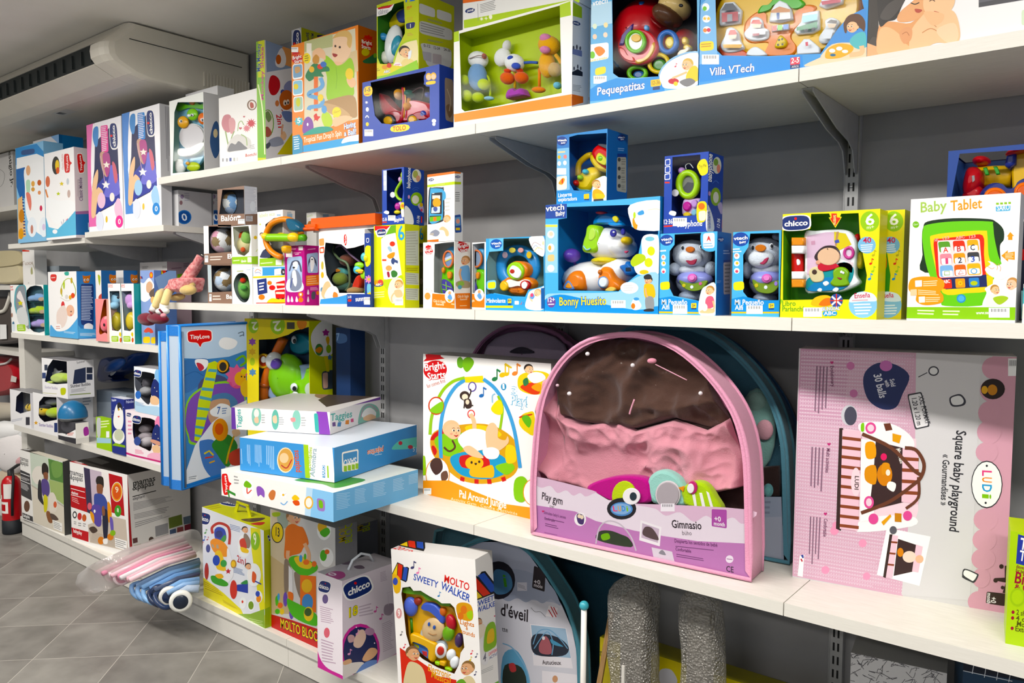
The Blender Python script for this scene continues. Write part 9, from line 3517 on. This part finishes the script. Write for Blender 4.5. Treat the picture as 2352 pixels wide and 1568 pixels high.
# ------------------------------------------------------------------ rag doll on the end of the eye-level shelf
F_ = yface(1.80); dp = on_y(430, 690, 1.84)
dl = thing('rag_doll', 'rag doll in a red flowered dress, legs dangling off the shelf end', 'doll', (dp.x, 1.84, S3))
mfl = noisy('flowered_cotton', 'b8505a', 'e8b0ac', 70, .9)
MATS[('fl0', 'cloth')] = mfl
model(dl, F_, '''
@Y
torso C fl0:cloth 78 740 610 .06 900 470 .08 1020 280 .1
sleeve C fl0:cloth 62 850 560 .02 930 400 .03 1050 190 .05
sleeve#b C fl0:cloth 60 800 540 .06 880 420 .07 960 320 .08
skirt S fl0:cloth -.03 .1 .03 440 690 510 600 530 530 600 510 780 510 770 640 740 710 620 725 530 700
hand E d9bc83:cloth 860 690 .0 100 80 .028
hand C d9bc83:cloth 52 930 600 .02 900 650 .008
hand#b E d9bc83:cloth 700 800 .025 96 52 .026 -15
hand#b C d9bc83:cloth 46 800 600 .04 770 720 .03
leg C ecd6a0:cloth 60 600 690 .02 560 740 -.03 500 920 -.055
leg#b C ecd6a0:cloth 56 480 720 .02 430 770 -.035 365 960 -.05
sock C f1eeea:cloth 66 505 905 -.055 490 980 -.055
sock#b C f1eeea:cloth 62 370 930 -.05 340 1000 -.05
shoe E 6b1a2c:cloth 410 1120 -.06 140 80 .03 12
shoe C 6b1a2c:cloth 16 430 980 -.092 480 1040 -.085
shoe#b E 6b1a2c:cloth 250 1130 -.05 120 96 .03 20
shoe#b C 6b1a2c:cloth 15 280 1010 -.08 330 1050 -.075
instep E f1eeea:cloth 480 1010 -.06 76 56 .024
pompom E d8909a:cloth 492 1072 -.1 34 34 .01
bracelet C f2e6d8 6 1060 160 .02 1090 175 .03''')
# ------------------------------------------------------------------ folded strollers lying on the plinth
def stroller(label, rows, bag, c1, c2, wheels, z0, z1, hooks=()):
 P = lambda x, y, z: on_z(x / 3.565, 980 + y / 3.565, z)
 A = P(*rows[0][:2], z0); r = thing('folded_stroller', label, 'stroller', Vector((A.x + .3, 1.95, BZ)))
 for i, (xa, ya, xb, yb, ra, c) in enumerate(rows):
  mb = MB(); a, b = P(xa, ya, z0 + .012 * (i % 3)), P(xb, yb, z1 + .012 * (i % 3)); q = (a + b) / 2 + Vector((0, 0, .015)); mb.tube([a, q, b], ra, mat(c, 'cloth' if ra > .012 else 'toy'), 8)
  mb.build('fabric_roll' if ra > .012 else 'frame_tube', r)
 for x, y, c in hooks:
  mb = MB(); mb.tube([P(a, b, z0 + d) for a, b, d in spline([(x + 60, y - 25, .012), (x, y, .01), (x + 10, y + 60, -.01), (x + 70, y + 105, -.03), (x + 120, y + 100, -.035)], False, 3)], .0105, mat(c, 'toy'), 8); mb.build('handle', r)
 for x, y, R_, c, ch in wheels:
  w_ = P(x, y, z0); ax = Vector((.85, -.5, 0)).normalized(); mb = MB()
  mb.lathe(w_, [(0, -.014), (R_ * .8, -.014), (R_, -.008), (R_, .008), (R_ * .8, .014), (R_ * .6, .012)], mat(c, 'toy'), ax, 22); mb.lathe(w_, [(R_ * .66, .0125), (R_ * .6, .016), (0, .016)], mat(ch, 'toy'), ax, 22); mb.build('wheel', r)
 if bag:
  mb = MB(); ring = []
  for (x, y, ry, rz, z) in bag:
   c = P(x, y, z); ring.append([c + Vector((.35 * ry * math.cos(t), .5 * ry * math.cos(t), 0)) * (1 + .2 * noise.noise(Vector((x, t * 2, 0)))) + Vector((-.6, .3, 0)) * .0 + Vector((0, 0, rz * math.sin(t) * (1 + .3 * noise.noise(Vector((t * 3, y, 1)))))) for t in [2 * PI * i / 24 for i in range(24)]])
  mb.grid(ring, mat('f4efec', 'bag')); mb.build('plastic_bag', r)
lp = lambda a, b, t: [a[k] + (b[k] - a[k]) * t for k in (0, 1)]
rows = lambda f0, f1, b0, b1, n, cs: [(*lp(f0, f1, i / (n - 1)), *lp(b0, b1, i / (n - 1)), (.009, .016, .011)[i % 3], cs[i % len(cs)]) for i in range(n)]
stroller('folded pink baby stroller in a clear plastic bag, lying across the plinth', rows((790, 1190), (1060, 1255), (1490, 905), (1600, 1050), 12, ('e8b8c4', 'efccd4', 'd98fa8', 'dcd4d8', 'f0dde2')),
   [(690, 1290, .03, .02, .2), (740, 1260, .09, .06, .22), (850, 1215, .1, .07, .24), (1050, 1140, .1, .075, .25), (1300, 1040, .09, .07, .26), (1580, 940, .07, .06, .27)], 'e6b4c2', 'f0e6ea', [(1000, 1228, .036, 'e9d3d8', 'e6a3b4'), (925, 1212, .032, 'e9d3d8', 'e6a3b4')], .225, .25)
br = rows((1095, 1300), (1440, 1380), (1628, 1085), (1630, 1325), 11, ('7fa6d4', '8fb0d8', '86aedc', 'a9b8cc', '6f98cc', '4a5670', 'b9c4d4'))
stroller('folded light blue stroller with dark wheels, beside the pink one', br, None, '7fa6d4', '22304f', [(1480, 1425, .046, 'e6e6e0', '1c2638'), (1385, 1385, .042, 'dcdcd8', '22304f'), (1300, 1365, .04, '22304f', '1c2638')], .175, .2, [(1080 + 48 * k, 1300 + 18 * k, c) for k, c in enumerate(('7fa6d4', '86aedc', '8fb8e4', '22304f', '2a3a5c'))])
# ------------------------------------------------------------------ fire extinguisher
e0 = Vector((-5.312, 1.795, .001)); ex = thing('fire_extinguisher', 'red fire extinguisher with dark foot standing on the floor at the shelf end', 'fire extinguisher', e0)
mb = MB(); mb.lathe(e0, [(.052, .085), (.052, .30), (.046, .325), (.03, .345), (.018, .352)], mat('b3202a', 'toy'), n=28); mb.build('cylinder', ex)
mb = MB(); mb.lathe(e0, [(0, 0), (.053, 0), (.055, .01), (.054, .085), (.052, .0852)], mat('1d2126', 'matte'), n=28); mb.build('foot_ring', ex)
mb = MB(); mb.lathe(e0, [(.018, .35), (.018, .385), (0, .386)], mat('2a2a2c', 'matte'), n=16); mb.hexa(e0 + Vector((-.01, -.012, .385)), (.02, 0, 0), (0, .024, 0), (0, .05, .03), mat('2a2a2c', 'matte')); mb.build('valve', ex)
mb = MB(); mb.tube([e0 + Vector((.015, 0, .38)), e0 + Vector((.07, -.01, .36)), e0 + Vector((.066, -.02, .2)), e0 + Vector((.062, -.02, .12))], .008, mat('1d1d20', 'matte'), 8); mb.build('hose', ex)
mb = MB()
for a0, a1, z0_, z1_, c in ((-1.9, -.7, .13, .2, 'e9e4e0'), (-1.2, -.3, .22, .31, 'e4dfdc'), (-1.7, -1.0, .145, .185, 'b3202a'), (-2.3, -1.5, .215, .24, 'efe9e6')):
 r_ = .0524 if c != 'b3202a' else .0528
 mb.grid([[e0 + Vector((r_ * math.cos(a0 + (a1 - a0) * i / 8), r_ * math.sin(a0 + (a1 - a0) * i / 8), z)) for i in range(9)] for z in (z0_, z1_)], mat(c), closed=False)
mb.build('instruction_label', ex)
# ------------------------------------------------------------------ neighbouring shelf unit past the end
def far_board(z, l):
 b = MB(); b.box(-7.0, 1.98, z - .03, -5.5, WALL_Y - .002, z, M_SHELF); tag(b.build('shelf_board', None, (-6.2, 1.98, z)), l, 'shelf')
zb = [row_z(Vector((-5.75, 1.98, 0)), y) for y in (473, 655, 806)]
for z, l in zip(zb, ('far white shelf board under the white drawing-printed box', 'far white shelf board under the beige bag', 'far white shelf board above the red cushion')): far_board(z, l)
mb = MB(); mb.box(-7.0, 2.08, .002, -5.46, WALL_Y - .002, .16, M_SHELF); tag(mb.build('shelf_plinth', None, (-6.2, 1.98, 0)), 'far low white plinth beyond the fire extinguisher', 'plinth')
carton('drawing_print_box', 'white box with a line drawing and sideways dark word on the far shelf', 'box', zb[0], (-20, 2.03), (33, 2.03), 302, 66, 'dcdad8', h=2.385 - zb[0], cs='cfcdcb', F='''
@E
T 222222 70 505 100 900 26 Prestigio Jr.
c 77777a 3 0 740 40 780 30 860 0 900
c 77777a 3 0 500 10 540 0 580''')
def soft(name, label, cat, base, src, Y=2.06):
 r = thing(name, label, cat, base); f = yface(Y); f.fr = 'Z'; model(r, f, src, 'cloth')
bx = -5.85
soft('shoulder_bag', 'beige fabric bag on the far shelf', 'bag', (bx, 2.1, zb[1]), '''
body S d2c7a6 .0 .12 .03 -40 645 -40 590 0 580 42 582 45 610 43 648
flap S c9bd98 -.012 .02 .006 -40 612 -40 582 0 576 42 578 44 606''')
soft('carry_case', 'dark brown case with a white strap below the beige bag', 'bag', (bx, 2.1, zb[2]), '''
body S 33261f .0 .12 .03 -50 782 -50 690 0 684 40 692 48 750 44 783
strap C e8e4da 4 -20 715 -.01 8 714 -.01 20 690 -.01 24 672 -.01
tag X f2f2f2 -.012 .002 0 0 745 14 745 15 778 0 779''')
soft('seat_cushion', 'round red cushion under the far shelf board', 'cushion', (bx, 2.1, .8), '''
pad S a8182a .0 .14 .04 -40 905 -40 825 0 822 28 840 36 870 26 895 0 905
piping C d8d4d0 2.5 -10 838 -.004 14 834 -.004 26 824 -.004
tie X d8d0c8 -.004 .002 0 26 862 38 866 36 878 24 876''')
soft('wrapped_roll', 'pale fabric roll in clear film stacked under the red cushion', 'roll', (bx, 2.1, .68), '''
roll E c9c0ae -10 945 .05 75 22 .06
film_end E d8d2c6 55 947 .04 16 16 .04''')
soft('wrapped_bundle', 'crumpled grey clear-wrapped bundle between the far plinth and the fabric roll', 'bundle', (bx, 2.1, .17), '''
sheet E e2e4e4 10 1010 .02 70 44 .05
sheet E e9e4e4 30 1040 .0 44 48 .05
sheet E a9bcc4 5 1080 .04 60 40 .05
sheet E c9b8a0 20 1130 .02 42 60 .06
sheet E dcdcd8 15 1165 .01 48 40 .06
fold E d8a8ac 55 1055 .0 26 18 .04
fold E f0f0f0 12 990 .0 40 20 .04''', 1.93)
for o in bpy.data.objects:
 if '_b' in o: del o['_b']
